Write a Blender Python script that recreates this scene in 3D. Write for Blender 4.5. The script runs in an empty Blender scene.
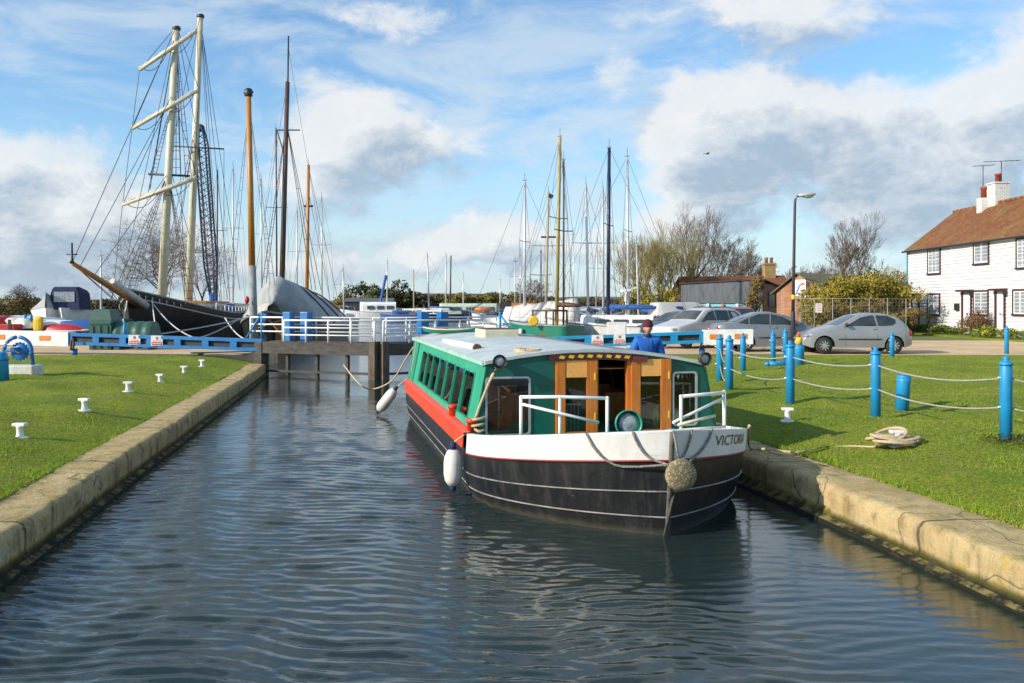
import bpy, bmesh, math, random
import numpy as np
from mathutils import Vector, Matrix
R = math.radians
scene = bpy.context.scene
COL = scene.collection
F, HX, HY, EYE = 900.0, 512.0, 305.0, 1.72
ZW = EYE - 2.35           # water level
ZC = -0.24                # coping of the lock walls
rnd = random.Random(7)

def at(px, py, Y): return Vector(((px-HX)/F*Y, Y, EYE+(HY-py)/F*Y))
def gp(px, py, z=0.0):
    Y = (EYE-z)*F/(py-HY); return Vector(((px-HX)/F*Y, Y, z))

# ------------------------------------------------------------------ objects
def tag(o, label=None, cat=None, group=None, kind=None):
    if label: o['label'] = label
    if cat: o['category'] = cat
    if group: o['group'] = group
    if kind: o['kind'] = kind
    return o
def thing(name, label, cat, loc=(0,0,0), rz=0.0, group=None):
    o = bpy.data.objects.new(name, None); COL.objects.link(o)
    o.empty_display_size = .2
    o.location = loc; o.rotation_euler = (0,0,rz)
    return tag(o, label, cat, group)
def copy_tree(o, parent=None, loc=None, rz=None, label=None, group=None):
    c = o.copy(); COL.objects.link(c)
    if parent is not None: c.parent = parent
    if loc is not None: c.location = loc
    if rz is not None: c.rotation_euler = (0,0,rz)
    if label: c['label'] = label
    if group: c['group'] = group
    for ch in list(o.children): copy_tree(ch, c)
    return c

class MB:
    def __init__(s): s.v=[]; s.f=[]; s.sm=[]
    def add(s, vs, fs, smooth=False):
        b=len(s.v); s.v += [tuple(p) for p in vs]
        s.f += [tuple(i+b for i in f) for f in fs]; s.sm += [smooth]*len(fs); return s
    def box(s, c, d, rz=0, rx=0, ry=0):
        M = Matrix.Translation(c) @ Matrix.Rotation(rz,4,'Z') @ Matrix.Rotation(ry,4,'Y') @ Matrix.Rotation(rx,4,'X')
        vs=[M@Vector((x*d[0]/2,y*d[1]/2,z*d[2]/2)) for x in(-1,1) for y in(-1,1) for z in(-1,1)]
        return s.add(vs,[(0,1,3,2),(4,6,7,5),(0,4,5,1),(2,3,7,6),(0,2,6,4),(1,5,7,3)])
    def bbox(s, c, d, bev=.02, rz=0, rx=0, ry=0):
        bm=bmesh.new(); bmesh.ops.create_cube(bm,size=1)
        for v in bm.verts: v.co=Vector((v.co.x*d[0],v.co.y*d[1],v.co.z*d[2]))
        bmesh.ops.bevel(bm,geom=bm.edges[:],offset=bev,segments=2,affect='EDGES',profile=.6)
        M = Matrix.Translation(c) @ Matrix.Rotation(rz,4,'Z') @ Matrix.Rotation(ry,4,'Y') @ Matrix.Rotation(rx,4,'X')
        bm.verts.index_update()
        s.add([M@v.co for v in bm.verts],[[v.index for v in f.verts] for f in bm.faces]); bm.free(); return s
    def tube(s, pts, r, n=6, cap=True, smooth=True):
        pts=[Vector(p) for p in pts]; m=len(pts)
        rs = r if isinstance(r,(list,tuple)) else [r]*m
        vs=[]; fs=[]
        for i,p in enumerate(pts):
            d=(pts[min(i+1,m-1)]-pts[max(i-1,0)])
            if d.length<1e-9: d=Vector((0,0,1))
            d.normalize()
            a = Vector((0,0,1)) if abs(d.z)<.9 else Vector((1,0,0))
            x=d.cross(a).normalized(); y=d.cross(x)
            for k in range(n):
                t=2*math.pi*k/n; vs.append(p+rs[i]*(math.cos(t)*x+math.sin(t)*y))
        for i in range(m-1):
            for k in range(n):
                a=i*n+k; b=i*n+(k+1)%n; fs.append((a,b,b+n,a+n))
        s.add(vs,fs,smooth and n>4)
        if cap and n>2:
            b=len(s.v)-m*n
            s.f += [tuple(b+k for k in range(n))[::-1], tuple(b+(m-1)*n+k for k in range(n))]; s.sm += [False,False]
        return s
    def lathe(s, prof, c=(0,0,0), n=16, axis='Z', cap=True, smooth=True):
        c=Vector(c); vs=[]; fs=[]; m=len(prof)
        for r,z in prof:
            for k in range(n):
                t=2*math.pi*k/n; x,y=r*math.cos(t),r*math.sin(t)
                p = Vector((x,y,z)) if axis=='Z' else (Vector((z,x,y)) if axis=='X' else Vector((x,z,y)))
                vs.append(c+p)
        for i in range(m-1):
            for k in range(n):
                a=i*n+k; b=i*n+(k+1)%n; fs.append((a,b,b+n,a+n))
        s.add(vs,fs,smooth)
        if cap:
            b=len(s.v)-m*n
            s.f += [tuple(b+k for k in range(n))[::-1], tuple(b+(m-1)*n+k for k in range(n))]; s.sm += [False,False]
        return s
    def loft(s, rings, closed=True, cap=True, smooth=True):
        n=len(rings[0]); vs=[p for r in rings for p in r]; fs=[]
        for i in range(len(rings)-1):
            for k in range(n if closed else n-1):
                a=i*n+k; b=i*n+(k+1)%n; fs.append((a,b,b+n,a+n))
        s.add(vs,fs,smooth)
        if cap:
            b=len(s.v)-len(vs)
            s.f += [tuple(b+k for k in range(n))[::-1], tuple(b+(len(rings)-1)*n+k for k in range(n))]; s.sm += [False,False]
        return s
    def poly(s, pts): return s.add(pts,[tuple(range(len(pts)))])
    def prism(s, pts, off):
        off=Vector(off); n=len(pts); p=[Vector(q) for q in pts]
        fs=[tuple(range(n))[::-1], tuple(range(n,2*n))]+[(i,(i+1)%n,(i+1)%n+n,i+n) for i in range(n)]
        return s.add(p+[q+off for q in p],fs)
    def ball(s, c, r, n=10, m=6):
        r = r if isinstance(r,(tuple,list)) else (r,r,r); c=Vector(c); vs=[];fs=[]
        for i in range(m+1):
            ph=math.pi*i/m
            for k in range(n):
                t=2*math.pi*k/n
                vs.append(c+Vector((r[0]*math.sin(ph)*math.cos(t),r[1]*math.sin(ph)*math.sin(t),-r[2]*math.cos(ph))))
        for i in range(m):
            for k in range(n):
                a=i*n+k;b=i*n+(k+1)%n; fs.append((a,b,b+n,a+n))
        return s.add(vs,fs,True)
    def build(s, name, mat, parent=None, world=False, fix=True):
        me=bpy.data.meshes.new(name)
        vs=s.v
        if world and parent is not None:
            l=parent.location; vs=[(x-l.x,y-l.y,z-l.z) for x,y,z in vs]
        me.from_pydata(vs,[],s.f)
        me.polygons.foreach_set('use_smooth', s.sm)
        if fix:
            bm=bmesh.new(); bm.from_mesh(me)
            bmesh.ops.remove_doubles(bm,verts=bm.verts[:],dist=1e-5)
            bmesh.ops.recalc_face_normals(bm,faces=bm.faces[:]); bm.to_mesh(me); bm.free()
        if mat: me.materials.append(mat)
        me.update()
        o=bpy.data.objects.new(name,me); COL.objects.link(o)
        if parent is not None: o.parent=parent
        return o
def np_mesh(name, V, Fc, mat, smooth=False, parent=None):
    """V (n,3) array, Fc (m,k) array"""
    me=bpy.data.meshes.new(name); m,k=Fc.shape
    me.vertices.add(len(V)); me.vertices.foreach_set('co',np.asarray(V,dtype=np.float32).ravel())
    me.loops.add(m*k); me.loops.foreach_set('vertex_index',Fc.astype(np.int32).ravel())
    me.polygons.add(m); me.polygons.foreach_set('loop_start',np.arange(0,m*k,k,dtype=np.int32))
    me.polygons.foreach_set('loop_total',np.full(m,k,dtype=np.int32))
    me.polygons.foreach_set('use_smooth',np.full(m,smooth))
    me.materials.append(mat); me.update(calc_edges=True); me.validate()
    o=bpy.data.objects.new(name,me); COL.objects.link(o)
    if parent is not None: o.parent=parent
    return o
def sag(a,b,d,n=14):
    a=Vector(a);b=Vector(b)
    return [a.lerp(b,i/n)-Vector((0,0,d*4*(i/n)*(1-i/n))) for i in range(n+1)]

# ------------------------------------------------------------------ materials
class NT:
    def __init__(s,tree): s.t=tree
    def n(s,typ,**kw):
        nd=s.t.nodes.new(typ)
        for k,v in kw.items():
            if k.startswith('i_'):
                key=k[2:]; key=int(key) if key.isdigit() else key
                s.set(nd,key,v)
            else: setattr(nd,k,v)
        return nd
    def set(s,nd,key,v):
        inp=nd.inputs[key]
        if hasattr(v,'is_output') or isinstance(v,bpy.types.NodeSocket): s.t.links.new(v,inp)
        else: inp.default_value=v
    def m(s,op,a,b=None,c=None,clamp=False):
        nd=s.t.nodes.new('ShaderNodeMath'); nd.operation=op; nd.use_clamp=clamp
        for i,v in enumerate((a,b,c)):
            if v is not None: s.set(nd,i,v)
        return nd.outputs[0]
    def vm(s,op,a,b=None):
        nd=s.t.nodes.new('ShaderNodeVectorMath'); nd.operation=op
        s.set(nd,0,a)
        if b is not None: s.set(nd,1,b)
        return nd.outputs['Value'] if op in('LENGTH','DOT_PRODUCT','DISTANCE') else nd.outputs[0]
    def noise(s,vec,scale,detail=4,rough=.55,dist=0,out=0):
        nd=s.t.nodes.new('ShaderNodeTexNoise')
        if vec is not None: s.set(nd,'Vector',vec)
        nd.inputs['Scale'].default_value=scale; nd.inputs['Detail'].default_value=detail
        nd.inputs['Roughness'].default_value=rough; nd.inputs['Distortion'].default_value=dist
        return nd.outputs[out]
    def mix(s,fac,a,b,blend='MIX'):
        nd=s.t.nodes.new('ShaderNodeMix'); nd.data_type='RGBA'; nd.blend_type=blend
        s.set(nd,0,fac)
        for k,v in((6,a),(7,b)):
            if isinstance(v,(tuple,list)) and len(v)==3: v=(*v,1)
            s.set(nd,k,v)
        return nd.outputs[2]
    def mr(s,v,a,b,c=0.,d=1.,smooth=True):
        nd=s.t.nodes.new('ShaderNodeMapRange'); nd.interpolation_type='SMOOTHSTEP' if smooth else 'LINEAR'
        for i,q in enumerate((v,a,b,c,d)): s.set(nd,i,q)
        return nd.outputs[0]
    def scale(s,vec,sc):
        return s.vm('MULTIPLY',vec,sc)
def newmat(name):
    m=bpy.data.materials.new(name); m.use_nodes=True
    t=NT(m.node_tree); b=m.node_tree.nodes['Principled BSDF']
    return m,t,b
def coord(t,which='Object'):
    if which=='Pos': return t.n('ShaderNodeNewGeometry').outputs['Position']
    return t.n('ShaderNodeTexCoord').outputs[which]
def bump(t,b,h,strength=.3,dist=.02):
    nd=t.n('ShaderNodeBump',i_Strength=strength,i_Distance=dist); t.set(nd,'Height',h); t.set(b,'Normal',nd.outputs[0])
def M(name,c,c2=None,scale=4.,rough=.6,metal=0.,bmp=0.,bscale=None,stretch=(1,1,1),spec=.5,coat=0.,c3=None,dirt=0.,lo=.35,hi=.65):
    """painted / worn surface: two colours mixed by noise, some roughness variation and fine bump"""
    m,t,b=newmat(name); co=coord(t)
    co=t.scale(co,stretch)
    n1=t.noise(co,scale,5,.6)
    c2=c2 or tuple(x*.8 for x in c)
    col=t.mix(t.mr(n1,lo,hi),c,c2)
    if c3:
        n3=t.noise(co,scale*3.7,5,.7); col=t.mix(t.mr(n3,.55,.68),col,c3)
    if dirt:
        n4=t.noise(co,scale*1.7+3,8,.75); col=t.mix(t.m('MULTIPLY',t.mr(n4,.5,.75),dirt),col,(.10,.085,.065))
    t.set(b,'Base Color',col)
    t.set(b,'Roughness',t.mr(t.noise(co,scale*2.3,3),.3,.7,max(rough-.1,.02),min(rough+.1,1),False))
    b.inputs['Metallic'].default_value=metal
    b.inputs['Specular IOR Level'].default_value=spec
    if coat: b.inputs['Coat Weight'].default_value=coat; b.inputs['Coat Roughness'].default_value=.06
    if bmp: bump(t,b,t.noise(co,bscale or scale*6,5,.65),bmp,.02)
    return m
def glass(name,tint=(.75,.82,.82),rough=.02,fac=.35):
    """thin window glass: mostly see-through, reflecting by Fresnel"""
    m,t,b=newmat(name); nt=m.node_tree
    tr=t.n('ShaderNodeBsdfTransparent'); tr.inputs[0].default_value=(*tint,1)
    gl=t.n('ShaderNodeBsdfGlossy'); gl.inputs['Roughness'].default_value=rough
    fr=t.n('ShaderNodeFresnel'); fr.inputs[0].default_value=1.5
    f=t.m('ADD',t.m('MULTIPLY',fr.outputs[0],1.0),fac*.12,clamp=True)
    mx=t.n('ShaderNodeMixShader'); t.set(mx,0,f); t.set(mx,1,tr.outputs[0]); t.set(mx,2,gl.outputs[0])
    nt.links.new(mx.outputs[0],nt.nodes['Material Output'].inputs['Surface'])
    return m
K={}
K['white']=M('white_paint',(.80,.80,.78),(.70,.70,.67),3,.45,bmp=.05,dirt=.25)
K['offwhite']=M('weathered_white',(.72,.70,.64),(.58,.56,.50),4,.6,dirt=.35)
K['cream']=M('cream_mast_paint',(.66,.61,.44),(.54,.49,.34),2,.5,dirt=.3)
K['blue']=M('bright_blue_paint',(.012,.27,.55),(.010,.22,.47),3,.45,bmp=.08,dirt=.38)
K['blue2']=M('gate_blue_paint',(.008,.17,.46),(.006,.13,.37),2.5,.45,bmp=.05,dirt=.15)
K['black']=M('black_hull_paint',(.010,.011,.012),(.022,.022,.022),2,.42,bmp=.1,dirt=.25,c3=(.035,.033,.03))
K['dark']=M('dark_metal',(.02,.021,.024),(.035,.035,.038),6,.5)
K['rubber']=M('rubber',(.018,.018,.019),(.03,.03,.03),8,.8)
K['green']=M('cabin_green_paint',(.012,.235,.135),(.018,.29,.18),2.2,.38,bmp=.06,dirt=.12)
K['green_shade']=M('shaded_bulkhead_green',(.003,.088,.062),(.004,.105,.075),2.2,.4,bmp=.06,dirt=.10)  # cabin green darkened, the shade on the boat's front put into the colour
K['red']=M('rail_red_paint',(.68,.060,.016),(.56,.045,.014),3,.45,dirt=.15)
K['roofwhite']=M('deck_roof_paint',(.54,.58,.58),(.44,.49,.49),2,.55,dirt=.5,bmp=.1,c3=(.36,.44,.38))
K['hullwhite']=M('bulwark_white',(.78,.77,.73),(.68,.67,.63),2.5,.45,dirt=.2,bmp=.05)
K['wood']=M('varnished_wood',(.62,.18,.020),(.48,.125,.013),3,.35,stretch=(9,9,.8),coat=.4)
K['wood_l']=M('light_door_panel',(.92,.43,.11),(.84,.35,.08),3,.4,stretch=(1,9,9),coat=.3)
K['wood_i']=M('interior_wood',(.58,.20,.035),(.42,.13,.022),3,.5,stretch=(1,6,.8))
K['spar']=M('varnished_spar',(.50,.22,.035),(.38,.15,.025),2,.45,stretch=(4,4,.5),dirt=.2)
K['spar_d']=M('dark_spar',(.07,.04,.03),(.10,.06,.045),2,.6)
K['timber']=M('old_gate_timber',(.085,.075,.065),(.05,.044,.038),3,.85,stretch=(1,1,4),bmp=.5,dirt=.4,c3=(.14,.12,.09))
K['post']=M('mitre_post_timber',(.16,.125,.085),(.07,.055,.04),3,.85,stretch=(5,5,1),bmp=.5,dirt=.4)
K['rope']=M('hemp_rope',(.60,.47,.30),(.46,.35,.21),60,.9,bmp=.6,bscale=90)
K['chainw']=M('pale_chain',(.62,.62,.60),(.45,.45,.44),50,.6,bmp=.6,bscale=60)
K['rig']=M('dark_rigging',(.045,.035,.03),(.08,.06,.05),5,.8)
K['steel']=M('galvanised_steel',(.55,.56,.57),(.45,.46,.47),6,.4,metal=.6)
K['alu']=M('anodised_mast',(.62,.62,.60),(.54,.54,.53),3,.4,metal=.35)
def weathered(name,c,c2,streak,rough,foot=None,amt=.6):
    m,t,b=newmat(name); P=coord(t); col=t.mix(t.mr(t.noise(P,2,5,.6),.35,.65),c,c2)
    s=t.noise(t.scale(P,(3.5,3.5,.28)),2.2,7,.7); col=t.mix(t.m('MULTIPLY',t.mr(s,.50,.68),amt),col,streak)
    s2=t.noise(t.scale(P,(.5,.5,4)),2.0,7,.75); col=t.mix(t.m('MULTIPLY',t.mr(s2,.56,.70),amt*.7),col,tuple(q*.7 for q in streak))
    if foot:
        sp=t.n('ShaderNodeSeparateXYZ'); t.set(sp,0,P); z=t.m('ADD',sp.outputs[2],t.m('MULTIPLY',t.m('SUBTRACT',t.noise(P,7,5,.7),.5),.10)); col=t.mix(t.m('MULTIPLY',t.mr(z,.09,.0),.7),col,foot)
    t.set(b,'Base Color',col); t.set(b,'Roughness',t.mr(s,.3,.7,rough,min(1,rough+.3),False)); bump(t,b,t.noise(t.scale(P,(1,1,2)),3,4,.6),.25,.03); return m
K['boat_black']=weathered('worn_black_hull',(.007,.008,.009),(.014,.014,.015),(.05,.044,.038),.30,(.06,.055,.035),.40)
K['boat_green']=weathered('faded_green_cabin',(.014,.27,.15),(.022,.33,.20),(.09,.36,.24),.40,None,.5)
K['boat_white']=weathered('stained_white_bulwark',(.74,.73,.69),(.66,.65,.61),(.46,.40,.31),.42,None,.35)
K['tarp']=M('grey_tarpaulin',(.37,.385,.385),(.28,.295,.30),1.2,.75,bmp=.6,bscale=3,dirt=.3)
K['canvas']=M('pale_canvas',(.60,.56,.48),(.48,.45,.39),1.4,.85,bmp=.5,bscale=4,dirt=.2)
K['navy']=M('navy_canvas',(.012,.022,.075),(.018,.03,.09),3,.8)
K['bluecover']=M('blue_cover',(.02,.10,.33),(.02,.08,.27),3,.8,bmp=.3)
K['tank']=M('green_plastic_tank',(.022,.085,.062),(.03,.10,.075),2,.5,bmp=.05)
K['glass']=glass('cabin_glass',(.84,.88,.88),.02,.0)
K['glass_side']=glass('brown_side_glass',(.34,.31,.28),.03,.3)
K['carglass']=M('tinted_car_glass',(.02,.03,.03),(.035,.05,.05),2,.06,spec=.9)
K['glassdark']=M('dark_window_glass',(.02,.024,.028),(.04,.045,.05),3,.06,spec=.8)
K['lamp']=M('headlamp_glass',(.34,.37,.39),(.18,.21,.24),14,.10,spec=.9)
K['orange']=M('orange_plastic',(.75,.22,.02),(.68,.16,.02),5,.5)
K['yellow']=M('yellow_plastic',(.80,.52,.02),(.72,.44,.02),5,.5)
K['redp']=M('red_paint',(.52,.02,.025),(.42,.018,.022),4,.45)
K['hivis']=M('hi_vis_cloth',(.50,.75,.02),(.42,.62,.02),9,.8,bmp=.5)
K['brown']=M('brown_paint',(.10,.045,.025),(.07,.03,.02),4,.6)
K['concrete']=M('grey_concrete',(.38,.36,.32),(.28,.27,.24),5,.9,bmp=.4,dirt=.3)
# ------------------------------------------------------------------ camera, sun, sky
cam=bpy.data.cameras.new('camera'); co=bpy.data.objects.new('camera',cam); COL.objects.link(co)
cam.sensor_width=36; cam.lens=36*F/1024; cam.shift_y=-(341.5-HY)/1024
cam.clip_start=.1; cam.clip_end=6000
co.location=(0,0,EYE); co.rotation_euler=(R(90),0,0); scene.camera=co
SUN_EL=R(25); SUN_DIR=Vector((-.895*math.cos(SUN_EL),-.446*math.cos(SUN_EL),math.sin(SUN_EL))).normalized()
sl=bpy.data.lights.new('sun','SUN'); sl.energy=4.0; sl.angle=R(.6); sl.color=(1,.90,.76)
so=bpy.data.objects.new('sun',sl); COL.objects.link(so)
so.rotation_euler=(-SUN_DIR).to_track_quat('-Z','Y').to_euler(); so.location=(-30,-10,25)
vs=scene.view_settings; vs.view_transform='Standard'; vs.look='None'; vs.exposure=0.5; vs.gamma=1
vs.use_curve_mapping=False

def density_group():
    g=bpy.data.node_groups.new('cloud_density','ShaderNodeTree')
    g.interface.new_socket('dir',in_out='INPUT',socket_type='NodeSocketVector')
    g.interface.new_socket('d',in_out='OUTPUT',socket_type='NodeSocketFloat')
    t=NT(g); gi=t.n('NodeGroupInput'); go=t.n('NodeGroupOutput'); d0=gi.outputs[0]
    def dv(px,py): return Vector(((px-HX)/F,1,(HY-py)/F)).normalized()
    # warped direction for ragged outlines
    w=t.n('ShaderNodeTexNoise'); t.set(w,'Vector',d0); w.inputs['Scale'].default_value=7; w.inputs['Detail'].default_value=5; w.inputs['Roughness'].default_value=.6
    wv=t.vm('SUBTRACT',w.outputs['Color'],(.5,.5,.5)); wv=t.vm('MULTIPLY',wv,(.13,.05,.10))
    d=t.vm('ADD',d0,wv)
    #        px   py   rx   ry  amp
    blobs=[(35,195,75,52,1.1),(95,225,70,40,.9),(10,250,80,40,.8),
           (355,130,66,46,1.15),(395,165,80,42,.8),(310,190,60,30,.6),
           (385,28,62,20,.75),(620,72,42,30,.62),(680,5,120,24,.8),(830,18,110,26,.55),
           (690,150,62,52,1.1),(770,110,90,52,1.1),(850,130,100,55,.9),(740,180,90,40,.75),(930,150,80,60,.75),
           (1010,110,60,70,.75),(990,200,90,40,.6),(475,236,75,24,.95),(560,250,90,26,.7),(430,262,120,22,.7),(250,250,90,40,.65),
           (880,225,130,34,.55),(640,225,80,28,.5),(120,270,120,26,.55),(520,170,50,16,.35),(40,130,50,16,.3),(215,150,60,20,.25),
           # off to the sides of the view
           (-260,160,170,70,1.0),(1350,150,200,80,1.0),(1200,40,120,40,.8),(-150,-80,120,50,.7),(500,-260,260,90,.8),(150,-420,220,90,.9),(900,-380,240,110,.9)]
    acc=None
    for px,py,rx,ry,a in blobs:
        q=t.vm('SUBTRACT',d,tuple(dv(px,py))); q=t.vm('MULTIPLY',q,(F/rx,.8*F/rx,F/ry))
        l=t.vm('LENGTH',q)
        v=t.m('MULTIPLY',t.mr(l,1.55,.15),a)
        acc=v if acc is None else t.m('MAXIMUM',acc,v) if False else t.m('ADD',acc,t.m('MULTIPLY',v,t.m('SUBTRACT',1.25,acc,clamp=True)))
    n1=t.noise(t.scale(d0,(1,1,1.8)),8.0,11,.66,.25)
    n2=t.noise(t.scale(d0,(1,1,2.6)),3.2,4,.5)
    nn=t.m('ADD',t.m('MULTIPLY',t.m('SUBTRACT',n1,.5),2.5),t.m('MULTIPLY',t.m('SUBTRACT',n2,.5),.5))
    t.set(go,0,t.m('ADD',acc,nn))
    return g
def make_world():
    w=bpy.data.worlds.new('World'); scene.world=w; w.use_nodes=True; nt=w.node_tree; t=NT(nt)
    bg=nt.nodes['Background']
    sky=t.n('ShaderNodeTexSky',sky_type='NISHITA'); sky.sun_disc=False
    sky.sun_elevation=SUN_EL; sky.sun_rotation=math.atan2(SUN_DIR.x,SUN_DIR.y)
    sky.air_density=1.0; sky.dust_density=.6; sky.ozone_density=2.0
    co=t.n('ShaderNodeTexCoord'); d=t.vm('NORMALIZE',co.outputs['Generated'])
    G=density_group()
    g1=t.n('ShaderNodeGroup'); g1.node_tree=G; t.set(g1,0,d)
    off=Vector((-.030,0,.034))
    g2=t.n('ShaderNodeGroup'); g2.node_tree=G; t.set(g2,0,t.vm('ADD',d,tuple(off)))
    D=g1.outputs[0]; L=t.m('SUBTRACT',D,g2.outputs[0])
    sep=t.n('ShaderNodeSeparateXYZ'); t.set(sep,0,d); z=sep.outputs[2]
    base=t.mix(1.0,sky.outputs[0],SKYTINT,'MULTIPLY')
    # thin high veil, thicker towards the horizon
    veil=t.noise(t.scale(d,(1.0,1.0,3.4)),5.0,8,.65,.6)
    va=t.m('MULTIPLY',t.mr(veil,.38,.68),t.mr(z,.36,.03,.62,.95))
    va=t.m('MAXIMUM',va,t.mr(z,.22,.0,0.0,.75))
    c0=t.mix(va,base,VEIL)
    # cumulus
    alpha=t.mr(D,.27,.98)
    core=t.mr(D,.75,1.55)
    lit=t.m('ADD',t.m('MULTIPLY',L,1.45),.56); lit=t.m('SUBTRACT',t.m('SUBTRACT',lit,t.m('MULTIPLY',core,.30)),t.mr(z,.24,.02,0,.26),clamp=True)
    lit=t.m('ADD',lit,t.m('MULTIPLY',t.m('SUBTRACT',t.noise(t.scale(d,(1,1,1.6)),22,6,.65),.5),.5)); lit=t.mr(lit,-.05,1.10,0,1,False)
    cc=t.mix(lit,CSHADE,CLIT)
    c1=t.mix(t.m('MULTIPLY',alpha,.93),c0,cc)
    t.set(bg,'Color',c1); bg.inputs['Strength'].default_value=.13
SKYTINT=(.78,.99,1.10); VEIL=(3.6,4.25,4.8); CSHADE=(2.1,2.7,3.4); CLIT=(4.9,5.0,5.05)
make_world()
scene.world.cycles.sampling_method='MANUAL'; scene.world.cycles.sample_map_resolution=1024

# ------------------------------------------------------------------ lock lines (inner top edges)
def XL(y): return -4.35-.1715*(y-7.65)
def XR(y): return 3.95-.186*(y-6.9)
WL,WR=.62,.74          # coping widths
YEND_L,YEND_R=30.0,31.4

# ------------------------------------------------------------------ water
def water():
    ys=[2.0,3.0,4.0,4.6,5.0]
    while ys[-1]<46: ys.append(ys[-1]+max(.016,ys[-1]*.0028))
    ys=np.array(ys); xs=np.arange(-12,8.01,.034)
    X,Y=np.meshgrid(xs,ys); X=X.astype(np.float32); Y=Y.astype(np.float32)
    rs=np.random.RandomState(3); Z=np.zeros_like(X)
    # calm in the lee of the boat's bow and along the right-hand wall
    right=np.clip((X-(-.2+(9.6-np.minimum(Y,9.6))*.42+(np.maximum(Y,9.6)-9.6)*-.2))/1.3,0,1); right=right*right*(3-2*right)
    amp=1-.88*right
    wx=X+.25*np.sin(Y*.9+X*.5); wy=Y+.16*np.sin(X*.8+1.3)+.07*np.sin(X*2.1-Y*.6)+.05*np.sin(X*3.7+Y*1.1)
    for i in range(34):
        if i<16: lam=rs.uniform(.125,.25); ang=rs.normal(.05,.20); sl=.072
        else: lam=rs.uniform(.075,.14); ang=rs.normal(0,.5); sl=.036
        kx,ky=math.sin(ang)*2*math.pi/lam, math.cos(ang)*2*math.pi/lam
        Z+= sl*lam/6.283*np.clip((lam-.0065*Y)/lam*1.3,0,1)*np.sin(kx*wx+ky*wy+rs.uniform(0,6.28))
    # patches of stronger and weaker ripples
    pt=.85+.25*np.sin(X*.7+Y*.33)*np.sin(Y*.41-X*.3+2)+.15*np.sin(Y*.7+X)
    far=np.clip((27-Y)/9,0,1)*.75+.25
    Z*=amp*pt*far
    for i in range(12):
        lam=rs.uniform(.3,1.1); ang=rs.uniform(-1.3,1.3)
        Z+= .0004*lam*np.sin((math.sin(ang)*X+math.cos(ang)*Y)*2*math.pi/lam+rs.uniform(0,6.28))*np.clip((34-Y)/6,0,1)
    edge=np.clip((46-Y)/6,0,1)*np.clip((Y-2)/.5,0,1)*np.clip((X+12)/1.,0,1)*np.clip((8-X)/1.,0,1)
    V=np.stack([X,Y,ZW+Z*edge],-1).reshape(-1,3)
    ny,nx=X.shape; idx=np.arange(ny*nx).reshape(ny,nx)
    Fc=np.stack([idx[:-1,:-1],idx[:-1,1:],idx[1:,1:],idx[1:,:-1]],-1).reshape(-1,4)
    # surrounding open water
    x0,x1,y0,y1=xs[0],xs[-1],ys[0],ys[-1]; b=len(V)
    ring=[(-2500,-60),(2500,-60),(2500,2500),(-2500,2500),(x0,y0),(x1,y0),(x1,y1),(x0,y1)]
    V=np.vstack([V,[(x,y,ZW) for x,y in ring]])
    Fc=np.vstack([Fc,[(b,b+1,b+5,b+4),(b+1,b+2,b+6,b+5),(b+2,b+3,b+7,b+6),(b+3,b,b+4,b+7)]])
    m,t,bs=newmat('lock_water')
    P=coord(t,'Pos')
    n=t.noise(P,.5,3)
    t.set(bs,'Base Color',t.mix(t.mr(n,.35,.7),(.014,.028,.029),(.020,.032,.022)))
    bs.inputs['Roughness'].default_value=.035; bs.inputs['IOR'].default_value=1.52
    sy=t.n('ShaderNodeSeparateXYZ'); t.set(sy,0,P)
    h=t.m('ADD',t.noise(t.scale(P,(1.0,2.4,1)),2.6,6,.6),t.m('MULTIPLY',t.noise(t.scale(P,(1,2.0,1)),9,3,.5),.25))
    bn=t.n('ShaderNodeBump'); bn.inputs['Distance'].default_value=.05
    t.set(bn,'Strength',t.mr(sy.outputs[1],22,48,.10,.65)); t.set(bn,'Height',h); t.set(bs,'Normal',bn.outputs[0])
    o=np_mesh('water',V,Fc,m,True); o['kind']='structure'
water()

# ------------------------------------------------------------------ ground surfaces
def grass_mat(name):
    m,t,b=newmat(name); P=coord(t,'Pos')
    a=t.noise(P,.35,5,.6); c=t.noise(P,2.2,6,.65); f=t.noise(P,26,4,.7)
    col=t.mix(t.mr(a,.38,.62),(.22,.29,.016),(.36,.38,.035))
    col=t.mix(t.mr(c,.45,.72),col,(.35,.31,.07))
    col=t.mix(t.mr(f,.35,.70),col,(.075,.13,.012))
    t.set(b,'Base Color',col); b.inputs['Roughness'].default_value=.85; b.inputs['Specular IOR Level'].default_value=.2
    bump(t,b,t.m('ADD',t.noise(P,40,4,.8),t.m('MULTIPLY',c,2.)),.9,.05)
    return m
K['grass']=grass_mat('lawn_grass')
def track_mat():
    m,t,b=newmat('gravel_track'); P=coord(t,'Pos')
    a=t.noise(P,.5,5,.6); c=t.noise(t.scale(P,(.35,1.6,1)),1.4,5,.6); f=t.noise(P,55,3,.8)
    col=t.mix(t.mr(a,.35,.65),(.68,.48,.28),(.54,.38,.22))
    col=t.mix(t.mr(c,.55,.72),col,(.72,.54,.34)); col=t.mix(t.mr(f,.5,.75),col,(.42,.31,.20))
    g=t.noise(P,1.1,6,.7); col=t.mix(t.m('MULTIPLY',t.mr(g,.60,.68),.5),col,(.16,.16,.05))
    t.set(b,'Base Color',col); b.inputs['Roughness'].default_value=.95; bump(t,b,f,.6,.03); return m
K['track']=track_mat()
def lumps(x,y): return .048*np.sin(x*.9+y*.55)*np.sin(y*.8-x*.25+1)+.030*np.sin(x*2.1-y*1.4)+.020*np.sin(x*3.7+y*2.6+2)+.010*np.sin(y*5.1-x*2.2)
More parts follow.
